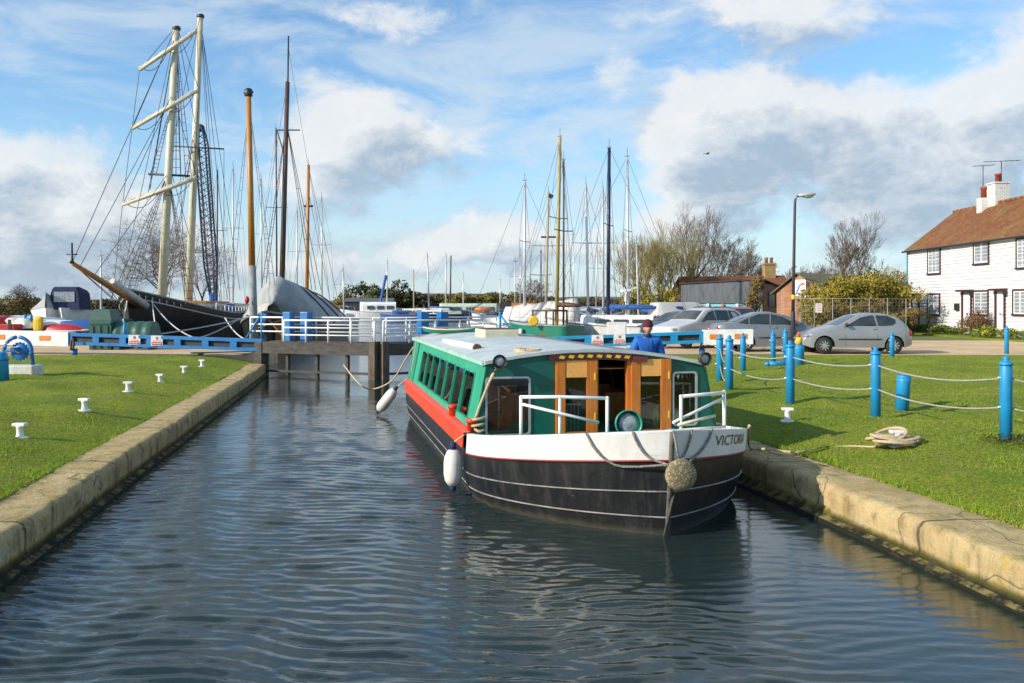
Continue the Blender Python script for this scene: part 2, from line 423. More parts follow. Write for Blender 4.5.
def lawn_z(x,y,side):
    """side -1 left, +1 right: falls to the coping"""
    if side<0: dd=XL(y)-WL-x; z0=ZC+.015
    else: dd=x-XR(y)-WR; z0=ZC+.02
    s=np.clip(dd/2.6,0,1); s=1-(1-s)**2
    return z0+(0-z0)*s+lumps(x,y)*np.clip(dd/1.2,0,1)*np.clip((31-y)/3,0,1)
def lawn(name,side,yend):
    us=np.concatenate([np.linspace(-.05,4,60),np.linspace(4.2,16,50),np.linspace(17,60,20)]); ysx=np.concatenate([np.arange(-8,6,.6),np.arange(6,yend,.22),[yend]])
    U,Y=np.meshgrid(us,ysx)
    e=(XL(Y)-WL) if side<0 else (XR(Y)+WR)
    X=e+side*U
    Z=lawn_z(X,Y,side)
    V=np.stack([X,Y,Z],-1).reshape(-1,3); ny,nx=X.shape; idx=np.arange(ny*nx).reshape(ny,nx)
    q=(idx[:-1,:-1],idx[:-1,1:],idx[1:,1:],idx[1:,:-1])
    if side<0: q=q[::-1]
    o=np_mesh(name,V,np.stack(q,-1).reshape(-1,4),K['grass'],True); o['kind']='structure'
lawn('lawn',-1,31.0); lawn('lawn',1,31.0)
def land(name,pts,z,mat,skirt=1.3):
    mb=MB(); mb.prism([(x,y,z-skirt) for x,y in pts],(0,0,skirt)); o=mb.build(name,mat); o['kind']='structure'; return o
# left bank: rough path then grass behind it
K['grass_far']=M('rough_grass',(.10,.135,.022),(.15,.165,.04),.25,.9,c3=(.07,.08,.02),bmp=.4,bscale=8)
land('path',[(-9.6,30.98),(-9.5,36.5),(-14,38.5),(-80,38.6),(-80,30.98)],-.012,K['track'])
land('ground',[(-14,38.61),(-17.6,41),(-20,44.5),(-24.2,47.5),(-25,80),(-70,160),(-70,190),(-400,190),(-400,38.61)],-.02,K['grass_far'])
# right bank
land('road',[(.9,31.4),(1.5,36.5),(5.2,39.5),(7.9,44),(60,44.0),(60,30.98),(1.05,30.98)],-.012,K['track'])
land('ground',[(7.9,44.01),(9.0,58),(9.0,74),(6,96),(5,130),(30,260),(400,260),(400,30),(60.01,30),(60.01,44.01)],-.02,K['grass_far'])
# far shore with low hills
def far_shore():
    xs=np.linspace(-1400,1400,120); ys=np.array([205,212,240,300,420,600,900,1400,2300])
    X,Y=np.meshgrid(xs,ys); rise=np.clip((Y-240)/900,0,1)
    Z=.2+rise*(7+5*np.sin(X*.006+1)+3*np.sin(X*.017+Y*.004)); Z[0]=-1.2; Y=Y+6*np.sin(X*.03)*(Y<300)
    V=np.stack([X,Y,Z],-1).reshape(-1,3); ny,nx=X.shape; idx=np.arange(ny*nx).reshape(ny,nx)
    m=M('far_fields',(.13,.125,.05),(.09,.10,.05),.012,.95,c3=(.16,.12,.075))
    o=np_mesh('far_ground',V,np.stack([idx[:-1,:-1],idx[:-1,1:],idx[1:,1:],idx[1:,:-1]],-1).reshape(-1,4),m,True); o['kind']='structure'
far_shore()
def verge():
    mb=MB(); pts=[(25.6,62),(25.6,30),(23.2,30),(23.6,40),(23.8,50),(24.0,62)]
    mb.prism([(x,y,-.1) for x,y in pts],(0,0,.16)); o=mb.build('verge',K['grass']); o['kind']='structure'
verge()

# ------------------------------------------------------------------ lock walls
def wall_mat(side):
    m,t,b=newmat('lock_wall_concrete'); P=coord(t,'Pos')
    sp=t.n('ShaderNodeSeparateXYZ'); t.set(sp,0,P); z=sp.outputs[2]
    a=t.noise(P,1.3,7,.65); c=t.noise(P,5,7,.7); f=t.noise(P,30,4,.75); st=t.noise(t.scale(P,(1,1,.16)),4.2,6,.65)
    col=t.mix(t.mr(a,.36,.66),(.56,.43,.22),(.44,.32,.15))
    col=t.mix(t.m('MULTIPLY',t.mr(c,.50,.70),.8),col,(.25,.19,.085))          # dark weathering
    col=t.mix(t.m('MULTIPLY',t.mr(t.noise(P,2.3,6,.7),.55,.66),.75),col,(.46,.32,.05))   # yellow lichen
    col=t.mix(t.m('MULTIPLY',t.mr(t.noise(P,3.1,7,.75),.60,.70),.85),col,(.52,.51,.47))    # pale bare patches
    up=t.n('ShaderNodeNewGeometry'); sn=t.n('ShaderNodeSeparateXYZ'); t.set(sn,0,up.outputs['True Normal'])
    topm=t.mr(sn.outputs[2],.5,.9)
    face=t.m('SUBTRACT',1,topm)
    col=t.mix(t.m('MULTIPLY',t.m('MULTIPLY',t.mr(st,.47,.68),face),.75 if side<0 else .45),col,(.055,.05,.03))         # run-down streaks
    wet=t.m('ADD',z,t.m('MULTIPLY',t.m('SUBTRACT',c,.5),.09))
    col=t.mix(t.mr(wet,ZW+.155,ZW+.085),col,(.075,.070,.012))             # algae band
    col=t.mix(t.mr(wet,ZW+.10,ZW+.045),col,(.016,.016,.010))             # wet black foot
    col=t.mix(t.m('MULTIPLY',topm,t.m('MULTIPLY',t.mr(c,.42,.62),.55)),col,(.34,.28,.10))      # mossy top
    col=t.mix(t.m('MULTIPLY',t.mr(f,.58,.75),.45),col,(.10,.085,.06))
    jy=t.m('ABSOLUTE',t.m('SUBTRACT',t.m('FLOORED_MODULO',t.m('ADD',t.m('ADD',sp.outputs[1],-8.2),t.m('MULTIPLY',t.m('SUBTRACT',c,.5),.06)),3.1),1.55))
    col=t.mix(t.m('MULTIPLY',t.mr(jy,1.522,1.545),.8),col,(.035,.03,.02))
    vo=t.n('ShaderNodeTexVoronoi',feature='DISTANCE_TO_EDGE'); t.set(vo,'Vector',t.vm('ADD',P,t.scale(t.n('ShaderNodeTexNoise',i_Vector=P,i_Scale=2.0).outputs['Color'],(.5,.5,.5)))); vo.inputs['Scale'].default_value=.8
    col=t.mix(t.m('MULTIPLY',t.mr(vo.outputs['Distance'],.012,.002),.6),col,(.06,.05,.03))
    t.set(b,'Base Color',col); b.inputs['Roughness'].default_value=.9; b.inputs['Specular IOR Level'].default_value=.25
    bump(t,b,t.m('ADD',c,t.m('MULTIPLY',f,.5)),.85,.05); return m
def lock_wall(label,side,yend):
    XE=XL if side<0 else XR; Wd=WL if side<0 else WR
    ys=np.arange(1.0,yend+.01,.11); rs=np.random.RandomState(5+side)
    # cross section: (outward distance from inner edge [+ is away from the water], z)
    sec=[(-.10,-1.7),(-.10,ZW-.02),(-.085,ZW+.035),(-.02,ZW+.06),(0.0,ZW+.12),(-.005,ZC-.16),(.0,ZC-.07),(.015,ZC-.03),(.045,ZC-.008),(.10,ZC),(.3,ZC+.004),(.5*Wd+.1,ZC+.002),(Wd-.02,ZC+.004),(Wd+.12,ZC-.02),(Wd+.12,-1.7)]
    rings=[]
    slow=np.interp(ys,np.arange(0,yend+3,1.7),rs.normal(0,.018,int((yend+3)/1.7)+1)[:len(np.arange(0,yend+3,1.7))])
    for i,y in enumerate(ys):
        joint = abs((y-8.2)%3.1-1.55)>1.50
        ring=[]
        for k,(d,z) in enumerate(sec):
            j=rs.normal(0,.010) if 4<k<13 else 0
            jj=rs.normal(0,.004) if 6<k<13 else 0
            dd=d+slow[i]*.6+j
            if joint and 3<k<10: dd+=.014; jj-=.01
            if side>0 and 4<=k<=9 and y>9.72: dd+=.05      # repaired length stands proud nearer the camera
            e=XE(y)+ (-1 if side<0 else 1)*dd
            ring.append((e,y,z+jj+slow[i]*.4))
        rings.append(ring)
    mb=MB(); mb.loft(rings,closed=True,cap=True,smooth=True)
    o=mb.build('lock_wall',wall_mat(side)); 
    tag(o,label,'lock wall')
lock_wall('weathered concrete lock wall beside the lawn with six white bollards',-1,YEND_L)
lock_wall('sunlit yellowish concrete lock wall below the lawn with blue posts',1,YEND_R)

# ------------------------------------------------------------------ grass blades on both lawns
def blades():
    rs=np.random.RandomState(11); Vs=[];
    def patch(n,side,ymin,ymax,umax):
        # density falls with distance
        y=1/(rs.uniform(1/ymax,1/ymin,n)); u=umax*rs.uniform(0,1,n)**1.15-.09
        x=(XL(y)-WL-u) if side<0 else (XR(y)+WR+u)
        k=np.abs(x/y)<.60; x=x[k];y=y[k]
        z=lawn_z(x,y,side)-.006; return x,y,z,u[k]
    parts=[patch(170000,-1,8,30.8,17),patch(300000,1,6.3,30.8,20)]
    x=np.concatenate([p[0] for p in parts]); y=np.concatenate([p[1] for p in parts]); z=np.concatenate([p[2] for p in parts])
    U=np.concatenate([p[3] for p in parts]); n=len(x); a=rs.uniform(0,6.283,n); w=rs.uniform(.0022,.0045,n)*(1+.05*y); 
    cl=.5+.5*np.sin(x*2.3+np.sin(y*1.9))*np.sin(y*2.7+np.sin(x*1.3)); h=rs.uniform(.013,.032,n)*(.55+.65*cl+1.0*np.clip(np.sin(x*1.7+y*.6+1)*np.sin(y*1.5-x*.8)-.45,0,1))*(1+.012*y)
    h*=1+1.4*(U<.10)*rs.uniform(0,1,n)
    for px,py in((720,382),(729,391),(743,369),(773,362),(785,362),(790,403),(876,413),(892,358),(1006,438),(901,406),(799,365),(20,440),(84,412),(128,393),(160,384),(184,375),(202,368),(787,423)):
        q=gp(px,py); h*=1+1.3*np.exp(-((x-q.x)**2+(y-q.y)**2)/.03)
    la=rs.uniform(0,6.283,n); le=rs.uniform(.2,1.1,n)*h
    base=np.stack([x,y,z],-1); dx=np.stack([np.cos(a)*w,np.sin(a)*w,np.zeros(n)],-1)
    tip=base+np.stack([np.cos(la)*le,np.sin(la)*le,h],-1)
    V=np.stack([base-dx,base+dx,tip],1).reshape(-1,3)
    Fc=np.arange(3*n).reshape(n,3)
    m,t,b=newmat('grass_blades'); P=coord(t,'Pos')
    q=t.noise(P,.6,6,.7); f=t.noise(P,60,2,.5); g=t.noise(P,3.0,5,.65)
    col=t.mix(t.mr(q,.36,.64),(.19,.34,.018),(.42,.52,.048))
    col=t.mix(t.mr(f,.42,.72),col,(.13,.23,.016)); col=t.mix(t.m('MULTIPLY',t.mr(g,.52,.70),.7),col,(.50,.43,.11))
    dd=t.noise(P,.9,5,.7); col=t.mix(t.m('MULTIPLY',t.mr(dd,.62,.72),.75),col,(.40,.30,.11))
    t.set(b,'Base Color',col); b.inputs['Roughness'].default_value=.6; b.inputs['Specular IOR Level'].default_value=.25
    tl=t.n('ShaderNodeBsdfTranslucent'); t.set(tl,0,t.mix(.5,col,(.28,.38,.02)))
    mx=t.n('ShaderNodeMixShader'); mx.inputs[0].default_value=.35; nt=m.node_tree
    t.set(mx,1,b.outputs[0]); t.set(mx,2,tl.outputs[0]); nt.links.new(mx.outputs[0],nt.nodes['Material Output'].inputs['Surface'])
    o=np_mesh('grass',V,Fc,m,False); tag(o,'short green grass growing on both lawns beside the lock','grass',kind='stuff')
blades()
# ------------------------------------------------------------------ the trip boat
BA=Vector((.21,-.978,0)); BA.normalize(); BRZ=math.atan2(BA.y,BA.x)
BC=Vector((1.1,11.4,ZW))
BM=Matrix.Translation(BC)@Matrix.Rotation(BRZ,4,'Z')
boat=thing('canal_boat','wide green and white canal boat with black bow moored in the lock','boat',BC,BRZ)
TS=2.42; TEND=-8.75
def sheer(t): return .78+.31*(max(t,0)/TS)**1.3
def bandlo(t): return (.56+.24*(max(t,0)/TS)**1.2) if t>.06 else .60
def wtop(t):
    if t<=0: return 1.7 if t>-7.6 else 1.7-.30*((-7.6-t)/1.15)**2
    return 1.7*max(0,1-(t/TS)**2.25)**.80
def wbot(t):
    u=max(t,0)/TS
    if t<=0: return 1.60 if t>-7.6 else 1.60-.35*((-7.6-t)/1.15)**2
    return 1.60*max(0,1-u**1.75)**.92
def hp(t,h,side,off=0.0):
    """point on the hull surface; side +1 is starboard as seen in the picture (local +y)"""
    v=min(max((h+.05)/(sheer(t)+.05),0),1.05)
    w=wbot(t)+(wtop(t)-wbot(t))*v**.85 + (.05*math.sin(math.pi*min(v,1)) if t<1.9 else .05*math.sin(math.pi*min(v,1))*(TS-t)/(TS-1.9))
    tt=t-(.15*(max(t,0)/TS)**2)*(1-v)
    p=Vector((tt,side*w,h))
    if off:
        e=.02; t2=min(t+e,TS); t1=t2-2*e
        a=hp(t2,h,side)-hp(t1,h,side); n=Vector((-a.y,a.x,0)).normalized()*side
        if n.y*side<0 and n.x<0: n=-n
        p=p+n*off
    return p
tts=[TEND+(-7.6-TEND)*i/6 for i in range(6)]+[-7.6+7.6*i/16 for i in range(17)]+[TS*(1-(1-i/30)**1.8) for i in range(1,31)]
def strip(hs,toff,t0=-99,t1=99,sides=(-1,1)):
    """hull skin between heights hs(t) list"""
    mb=MB()
    for s in sides:
        rr=[[hp(t,h(t) if callable(h) else h,s,toff) for h in hs] for t in tts if t0<=t<=t1]
        mb.loft(rr,closed=False,cap=False)
    return mb
def lo(k): return lambda t: -.35+k*(bandlo(t)+.35)
hull=strip([lo(k/9) for k in range(10)],0)
hull.poly([hp(TEND,h,1) for h in(-.35,0,.3,.6)]+[hp(TEND,h,-1) for h in(.6,.3,0,-.35)])
hull.build('hull',K['boat_black'],boat)
b=strip([lambda t:bandlo(t)-.012,lambda t:bandlo(t)+.01,lambda t:sheer(t)-.012,lambda t:sheer(t)],.016,.05)
# capping and inner face of the bulwark
for s in(-1,1):
    rr=[]
    for t in tts:
        if t<.05: continue
        k=max(0,(wtop(t)-.07)/max(wtop(t),.001)); a=hp(t,sheer(t),s,.016); q=hp(t,sheer(t),s)
        rr.append([a,Vector((q.x-.05,q.y*k,sheer(t)+.004)),Vector((q.x-.06,q.y*k,.70))])
    b.loft(rr,closed=False,cap=False)
b.build('bulwark',K['boat_white'],boat)
rd=strip([lambda t:.585,lambda t:.60,lambda t:.77,lambda t:.785],.03,-99,.05)
for s in(-1,1):
    rd.loft([[hp(t,.785,s,.03),Vector((t,s*(wtop(t)-.16),.79))] for t in tts if t<=.05],closed=False,cap=False)
rd.build('gunwale_rail',K['red'],boat)
mb=MB()
for h0,h1,ta in((.31,.46,-8),(.13,.19,-8),(.40,.56,.3)):
    for s in(-1,1):
        pts=[hp(t,h0+(h1-h0)*(max(t,0)/TS)**1.2,s,.008) for t in tts if t>=ta]
        if h0==.40: pts=pts[:0]
        if pts: mb.tube(pts,.009,6)
mb.build('rubbing_strake',M('scuffed_strake',(.30,.29,.28),(.16,.15,.14),3,.5,c3=(.06,.05,.04)),boat)
mb=MB()
for s in(-1,1): mb.tube([hp(t,bandlo(t)-.015,s,.018) for t in tts if t>=.05],.011,6)
mb.build('pinstripe',M('dull_red_line',(.32,.03,.03),rough=.5),boat)
mb=MB(); mb.tube([hp(TS,h,1)+Vector((.012,0,0)) for h in(-.3,-.1,.1,.3,.5,.7,.9,1.08)],.028,8); mb.build('stem_post',M('rusty_stem',(.05,.045,.04),(.12,.10,.08),9,.7,bmp=.4),boat)
mb=MB(); mb.poly([Vector((t,wtop(t)-.05 if t>0 else wtop(t)-.1,.715)) for t in tts if t<TS-.15]+[Vector((t,-wtop(t)+.05 if t>0 else -wtop(t)+.1,.715)) for t in reversed(tts) if t<TS-.15])
mb.build('deck',K['green'],boat)
# lettering on the bow
def bow_text(txt,t0,t1,h0,hh,side):
    cu=bpy.data.curves.new('txt','FONT'); cu.body=txt; cu.resolution_u=3
    ob=bpy.data.objects.new('txt',cu); COL.objects.link(ob); bpy.context.view_layer.update()
    dg=bpy.context.evaluated_depsgraph_get(); me=bpy.data.meshes.new_from_object(ob.evaluated_get(dg))
    bm=bmesh.new(); bm.from_mesh(me); bmesh.ops.triangulate(bm,faces=bm.faces[:])
    bmesh.ops.subdivide_edges(bm,edges=[e for e in bm.edges if e.calc_length()>.15],cuts=2); bm.to_mesh(me); bm.free()
    xs=[v.co.x for v in me.vertices]; x0,x1=min(xs),max(xs); ys=[v.co.y for v in me.vertices]; yb,yt=min(ys),max(ys)
    # small serifs are part of the letter shapes
    for v in me.vertices:
        u=(v.co.x-x0)/(x1-x0); t=t0+(t1-t0)*u; hrel=(v.co.y-yb)/(yt-yb)
        v.co=hp(t,h0+.015*u*0+hh*hrel+ (sheer(t)-sheer((t0+t1)/2))*.9,side,.021)
    me.materials.clear(); me.materials.append(M('name_lettering',(.12,.03,.035),rough=.5))
    COL.objects.unlink(ob); bpy.data.objects.remove(ob); o=bpy.data.objects.new('lettering',me); COL.objects.link(o); o.parent=boat
bow_text('VICTORIA',2.09,1.45,.82,.11,1)
# ---- cabin
CW0,CW1,CH0,CH1=1.60,1.44,.785,1.62
def se(h): return CW0+(CW1-CW0)*(h-CH0)/(CH1-CH0)
def rz_(s): return 1.598+.165*(1-min(abs(s)/1.46,1)**2)-.020*s
CT0,CT1=-8.5,0.0
WIN=[(-.63-.86*i,-1.43-.86*i) for i in range(7)]; WH0,WH1=.87,1.47
def side_wall(side,th=.04):
    mb=MB()
    def slab(t0,t1,h0,h1):
        a=[Vector((t0,side*se(h0),h0)),Vector((t1,side*se(h0),h0)),Vector((t1,side*se(h1),h1)),Vector((t0,side*se(h1),h1))]
        mb.prism(a,(0,-side*th,0))
    slab(CT0,CT1,CH0-.05,WH0); slab(CT0,CT1,WH1,1.625 if side<0 else 1.568)
    e=CT1
    for t0,t1 in WIN: slab(t0,e,WH0,WH1); e=t1
    slab(CT0,e,WH0,WH1)
    return mb
for s in(-1,1): side_wall(s).build('cabin_side',K['boat_green'],boat)
for s in(-1,1):
    for t0,t1 in WIN:
        fr=MB(); c=.07
        o=[(t0,WH0),(t1,WH0),(t1,WH1-c),(t1+c*.35,WH1-c*.3),(t1+c,WH1),(t0-c,WH1),(t0-c*.35,WH1-c*.3),(t0,WH1-c)]
        P3=lambda t,h,q:Vector((t,s*(se(h)+q),h)); cx,cz=(t0+t1)/2,(WH0+WH1)/2
        inn=[(cx+(t-cx)*.95,cz+(h-cz)*.95) for t,h in o]
        n=len(o)
        fr.add([P3(t,h,.012) for t,h in o]+[P3(t,h,.012) for t,h in inn]+[P3(t,h,-.01) for t,h in o]+[P3(t,h,-.02) for t,h in inn],
               [(i,(i+1)%n,(i+1)%n+n,i+n) for i in range(n)]+[(i,(i+1)%n,(i+1)%n+2*n,i+2*n) for i in range(n)]+[(i+n,(i+1)%n+n,(i+1)%n+3*n,i+3*n) for i in range(n)])
        # little corner fillets so that the opening reads rounded
        w=fr.build('window',K['green'] if s<0 else K['green'],boat)
        g=MB(); g.prism([P3(t,h,-.016) for t,h in inn],(0,-s*.004,0)); g.build('pane',K['glass_side'],w)
# raised stern block with pale handrail stripe
mb=MB()
for s in(-1,1):
    mb.prism([Vector((-7.35,s*(se(.8)+.02),.79)),Vector((-8.3,s*(se(.8)+.02),.79)),Vector((-8.3,s*(se(1.66)+.03),1.66)),Vector((-7.35,s*(se(1.66)+.03),1.66))],(0,-s*.05,0))
mb.prism([(-7.4,-1.45,1.63),(-7.4,1.45,1.63),(-7.4,1.0,1.72),(-7.4,-1.0,1.72)],(-.9,0,0))
mb.build('stern_coaming',K['green'],boat)
mb=MB()
for s in(-1,1): mb.prism([Vector((-7.75,s*(se(.95)+.022),.95)),Vector((-7.88,s*(se(.95)+.022),.95)),Vector((-7.88,s*(se(1.55)+.032),1.55)),Vector((-7.75,s*(se(1.55)+.032),1.55))],(0,s*.006,0)); mb.build('stern_stripe',K['cream'],boat)
# roof
mb=MB(); ss=[-1.47+2.94*i/14 for i in range(15)]
prof=[(s,rz_(s)+.03) for s in ss]+[(1.47,1.555)]+[(s,rz_(s)-.01) for s in reversed(ss[1:-1])]+[(-1.47,1.615)]
mb.loft([[Vector((t,s,h)) for s,h in prof] for t in(.035,-2,-4,-6,CT0)],smooth=False)
mb.build('roof',K['roofwhite'],boat)
mb=MB(); mb.loft([[Vector((t,s,rz_(s)+.034)) for s in(.25,.55,.85,1.15)]+[Vector((t,s,rz_(s)+.031)) for s in(1.15,.85,.55,.25)] for t in(-.15,-4,-8)],smooth=False)
mb.build('roof_tread',M('grey_tread_paint',(.24,.25,.26),(.18,.19,.2),3,.8,bmp=.3),boat)
mb=MB()
for s in(-1,1): mb.box((CT0/2,s*1.485,1.628 if s<0 else 1.585),(abs(CT0)-.02,.03,.055))
mb.build('roof_edge',M('pale_green_edge',(.30,.52,.42),(.40,.60,.50),3,.5,dirt=.2),boat)
# front bulkhead with its openings
def bulk():
    mb=MB(); th=.05
    def slab(s0,s1,h0,h1,clip=True):
        def cl(s,h): return max(-se(h),min(se(h),s))
        n=8; top=[(s0+(s1-s0)*i/n) for i in range(n+1)]
        pts=[(cl(s0,h0),h0),(cl(s1,h0),h0)]
        if h1>1.6: pts+=[(cl(s,1.55 if s>0 else 1.6),rz_(cl(s,1.6))-.012) for s in reversed(top)]
        else: pts+=[(cl(s1,h1),h1),(cl(s0,h1),h1)]
        mb.prism([Vector((0,s,h)) for s,h in pts],(-th,0,0))
    slab(-1.7,-1.45,.70,1.45); slab(-1.45,-.90,.70,.735); slab(-.90,-.575,.70,1.45); slab(-1.7,-.575,1.45,2)
    slab(.96,1.0,.70,1.48); slab(1.0,1.32,.70,.80); slab(1.32,1.7,.70,1.48); slab(.96,1.7,1.48,2)
    slab(-.575,.96,1.66,2)
    return mb
bulk().build('front_bulkhead',K['green_shade'],boat)
def rounded(s0,s1,h0,h1,r,n=4):
    pts=[]
    for cx,cz,a0 in((s1-r,h1-r,0),(s0+r,h1-r,90),(s0+r,h0+r,180),(s1-r,h0+r,270)):
        for i in range(n+1):
            a=R(a0+90*i/n); pts.append((cx+r*math.cos(a),cz+r*math.sin(a)))
    return pts
def front_window(s0,s1,h0,h1):
    o=rounded(s0-.012,s1+.012,h0-.012,h1+.012,.05); i=rounded(s0+.012,s1-.012,h0+.012,h1-.012,.04); n=len(o)
    fr=MB(); fr.add([(.014,s,h) for s,h in o]+[(.014,s,h) for s,h in i]+[(-.045,s,h) for s,h in i]+[(.0,s,h) for s,h in o],
        [(k,(k+1)%n,(k+1)%n+n,k+n) for k in range(n)]+[(k+n,(k+1)%n+n,(k+1)%n+2*n,k+2*n) for k in range(n)]+[(k,(k+1)%n,(k+1)%n+3*n,k+3*n) for k in range(n)])
    # corner fillers in the bulkhead opening
    w=fr.build('window',K['steel'],boat)
    g=MB(); g.prism([(-.01,s,h) for s,h in i],(-.004,0,0)); g.build('pane',K['glass'],w)
front_window(-1.45,-.90,.74,1.45); front_window(1.0,1.32,.80,1.48)
# doors: two leaves with glazed lower panels, and the door opening between
def door(s0,s1,lab=None):
    d=MB(); pw=.115; x=.03
    d.box((x,s0+pw/2,1.185),(.06,pw,.95)); d.box((x,s1-pw/2-.01,1.185),(.06,pw+.02,.95))
    d.box((x-.002,(s0+s1)/2,.735),(.05,s1-s0-2*pw,.05))
    o=d.build('door',K['wood'],boat)
    if lab: o['label']=lab
    p=MB(); p.box((x+.005,(s0+s1)/2,1.55),(.04,s1-s0-2*pw-.02,.215)); p.build('panel',K['wood_l'],o)
    q=rounded(s0+pw,s1-pw-.02,.76,1.445,.06)
    g=MB(); g.prism([(x+.0,s,h) for s,h in q],(-.006,0,0)); g.build('pane',K['glass'],o)
    for z in(.95,1.45): h=MB(); h.box((x+.035,s1-.03,z),(.012,.02,.09)); h.build('hinge',K['yellow'],o)
door(-.57,-.04); door(.42,.95)
mb=MB(); mb.box((-.02,.395,1.185),(.1,.05,.95)); mb.box((-.02,-.03,1.185),(.09,.03,.95)); mb.build('door_jamb',K['wood'],boat)
mb=MB(); pts=[(s,rz_(s)-.10) for s in(-.66,-.3,.1,.42)]+[(s,rz_(s)-.012) for s in(.42,.1,-.3,-.66)]
mb.prism([(.04,s,h) for s,h in pts],(.03,0,0)); hd=mb.build('header_board',M('maroon_board',(.085,.015,.018),(.06,.012,.014),4,.4),boat)
mb=MB()
for i in range(8):
    s=-.50+.122*i; z=rz_(s)-.055
    mb.prism([(.072,s-.042,z-.012),(.072,s+.02,z-.026),(.072,s+.042,z+.010),(.072,s-.02,z+.022)],(.004,0,0))
mb.build('painted_diamonds',K['yellow'],hd)
mb=MB(); mb.prism([(.04,s,h) for s,h in((.43,1.63),(.62,1.62),(.62,1.69),(.43,1.70))],(.04,0,0)); mb.build('header_end',M('dull_red_board',(.20,.035,.03),rough=.5),boat)
# interior: lining, floor, benches, rear bulkhead
mb=MB()
mb.box((-4.2,0,.30),(8.3,3.1,.04))
mb.box((-8.25,0,1.0),(.04,2.8,1.4))
for s in(-1,1):
    mb.prism([(-.06,s*1.54,.3),(-8.2,s*1.54,.3),(-8.2,s*1.53,.92),(-.06,s*1.53,.92)],(0,-s*.012,0))
    mb.box((-4.2,s*1.2,.72),(7.6,.5,.05)); mb.box((-4.2,s*.98,.5),(7.6,.04,.42))
mb.prism([(-.075,-1.42,1.555),(-8.2,-1.42,1.555),(-8.2,1.42,1.535),(-.075,1.42,1.535)],(0,0,-.012))
mb.build('cabin_lining',K['wood_i'],boat)
for k in range(5):
    for y in(-.75,.75): mb=MB(); mb.box((-1.3-1.3*k,y,.86),(.06,.5,.5)); mb.build('bench_back',K['wood_i'],boat)
mb=MB()
for k in range(6): mb.tube([(-.35,-.42+.05*k,.72),(-.35,-.42+.05*k,1.06)],.008,5)
mb.tube([(-.35,-.46,1.06),(-.35,-.14,1.06)],.014,6); mb.build('chair_back',K['cream'],boat)
# hand rails of the fore deck
def rail(side,pts,diag):
    mb=MB(); r=.021
    t0,t1=pts
    P0=lambda t,dh:Vector((hp(t,sheer(t),side).x-.04,hp(t,sheer(t),side).y*.965,sheer(t)+dh))
    H=.42
    mb.tube([P0(t0,-.02),P0(t0,H)],r,8); mb.tube([P0(t1,-.02),P0(t1,H)],r,8)
    mb.tube([P0(t0,H)-(P0(t1,H)-P0(t0,H)).normalized()*.02,P0(t1,H)+(P0(t1,H)-P0(t0,H)).normalized()*.02],r,8)
    return mb,P0,H,r
def front_rail(name,A,B,C,H,z0,diag):
    """A,B,C: feet positions (t,s)"""
    mb=MB(); r=.021; up=lambda p,h:Vector((p[0],p[1],h))
    for p in [A,B,C]:
        if p: mb.tube([up(p,z0-.06),up(p,H)],r,8)
    last=C or B
    mb.tube([up(A,H),up(B,H)]+([up(C,H)] if C else []),r,8)
    a,b=diag; mb.tube([a,b],r*.85,8)
    for p in [A,B]+([C] if C else []): mb.ball(up(p,H),r*1.15,8,6)
    mb.build('hand_rail',K['white'],boat)
front_rail('l',(.62,-1.15),(.70,-.70),(.95,-.20),1.27,.76,(Vector((.62,-1.15,1.19)),Vector((.95,-.30,.99))))
front_rail('r',(.95,.71),(.62,1.42),(.50,1.47),1.27,.76,(Vector((.98,.60,.97)),Vector((.62,1.42,1.21))))
# head lamp on the fore deck and two spot lamps on the roof corners
def lamp(c,r,d,matb,aim):
    q=Vector(aim).to_track_quat('X','Z').to_matrix()
    mb=MB(); mb.lathe([(.02,-d),(r*.55,-d*.95),(r*.9,-d*.55),(r,-.1*d),(r*1.02,.25*d),(r*.94,.25*d),(r*.90,-.05*d)],(0,0,0),20,'X',cap=False)
    mb.v=[tuple(q@Vector(p)+Vector(c)) for p in mb.v]
    b=Vector(c); mb.tube([b-Vector((0,0,r*.9)),b-Vector((0,0,r*1.5))],r*.12,8)
    o=mb.build('spot_lamp' if r<.1 else 'head_lamp',matb,boat)
    g=MB(); g.lathe([(.005,.10*d),(r*.5,.07*d),(r*.9,-.06*d)],(0,0,0),20,'X',cap=True); g.v=[tuple(q@Vector(p)+Vector(c)) for p in g.v]; g.build('lens',K['lamp'],o)
lamp((1.45,-.12,1.04),.15,.17,K['green'],(1,-.12,.05))
lamp((.14,-1.31,1.66),.085,.10,K['dark'],(1,-.1,-.02)); lamp((.14,1.38,1.66),.085,.10,K['brown'],(1,.1,-.02))
# clutter on the fore deck
mb=MB(); mb.ball((1.25,.48,.84),(.18,.16,.10)); mb.build('lamp_cover',M('pale_blue_cover',(.10,.30,.36),(.08,.25,.3),6,.5),boat)
mb=MB(); mb.ball((1.42,.62,.86),(.10,.14,.075)); mb.build('life_belt_bag',K['redp'],boat)
mb=MB(); mb.tube([(1.25,.55,.98),(1.15,1.05,1.06)],.018,8); mb.tube([(1.35,.5,.93),(1.3,1.1,.95)],.016,8); mb.build('boat_hook',K['cream'],boat)
mb=MB(); mb.ball((-.35,1.02,.86),(.14,.16,.20)); mb.ball((-.3,1.2,.80),(.12,.13,.14)); mb.build('hi_vis_jacket',K['hivis'],boat)
for k,(s,mm) in enumerate(((1.06,K['redp']),(1.12,K['white']),(1.18,K['blue']),(1.24,K['redp']))):
    mb=MB(); mb.prism([(-.12,s-.025,1.46),(-.12,s+.025,1.46),(-.12,s,1.36)],(-.004,0,0)); mb.build('bunting',mm,boat)
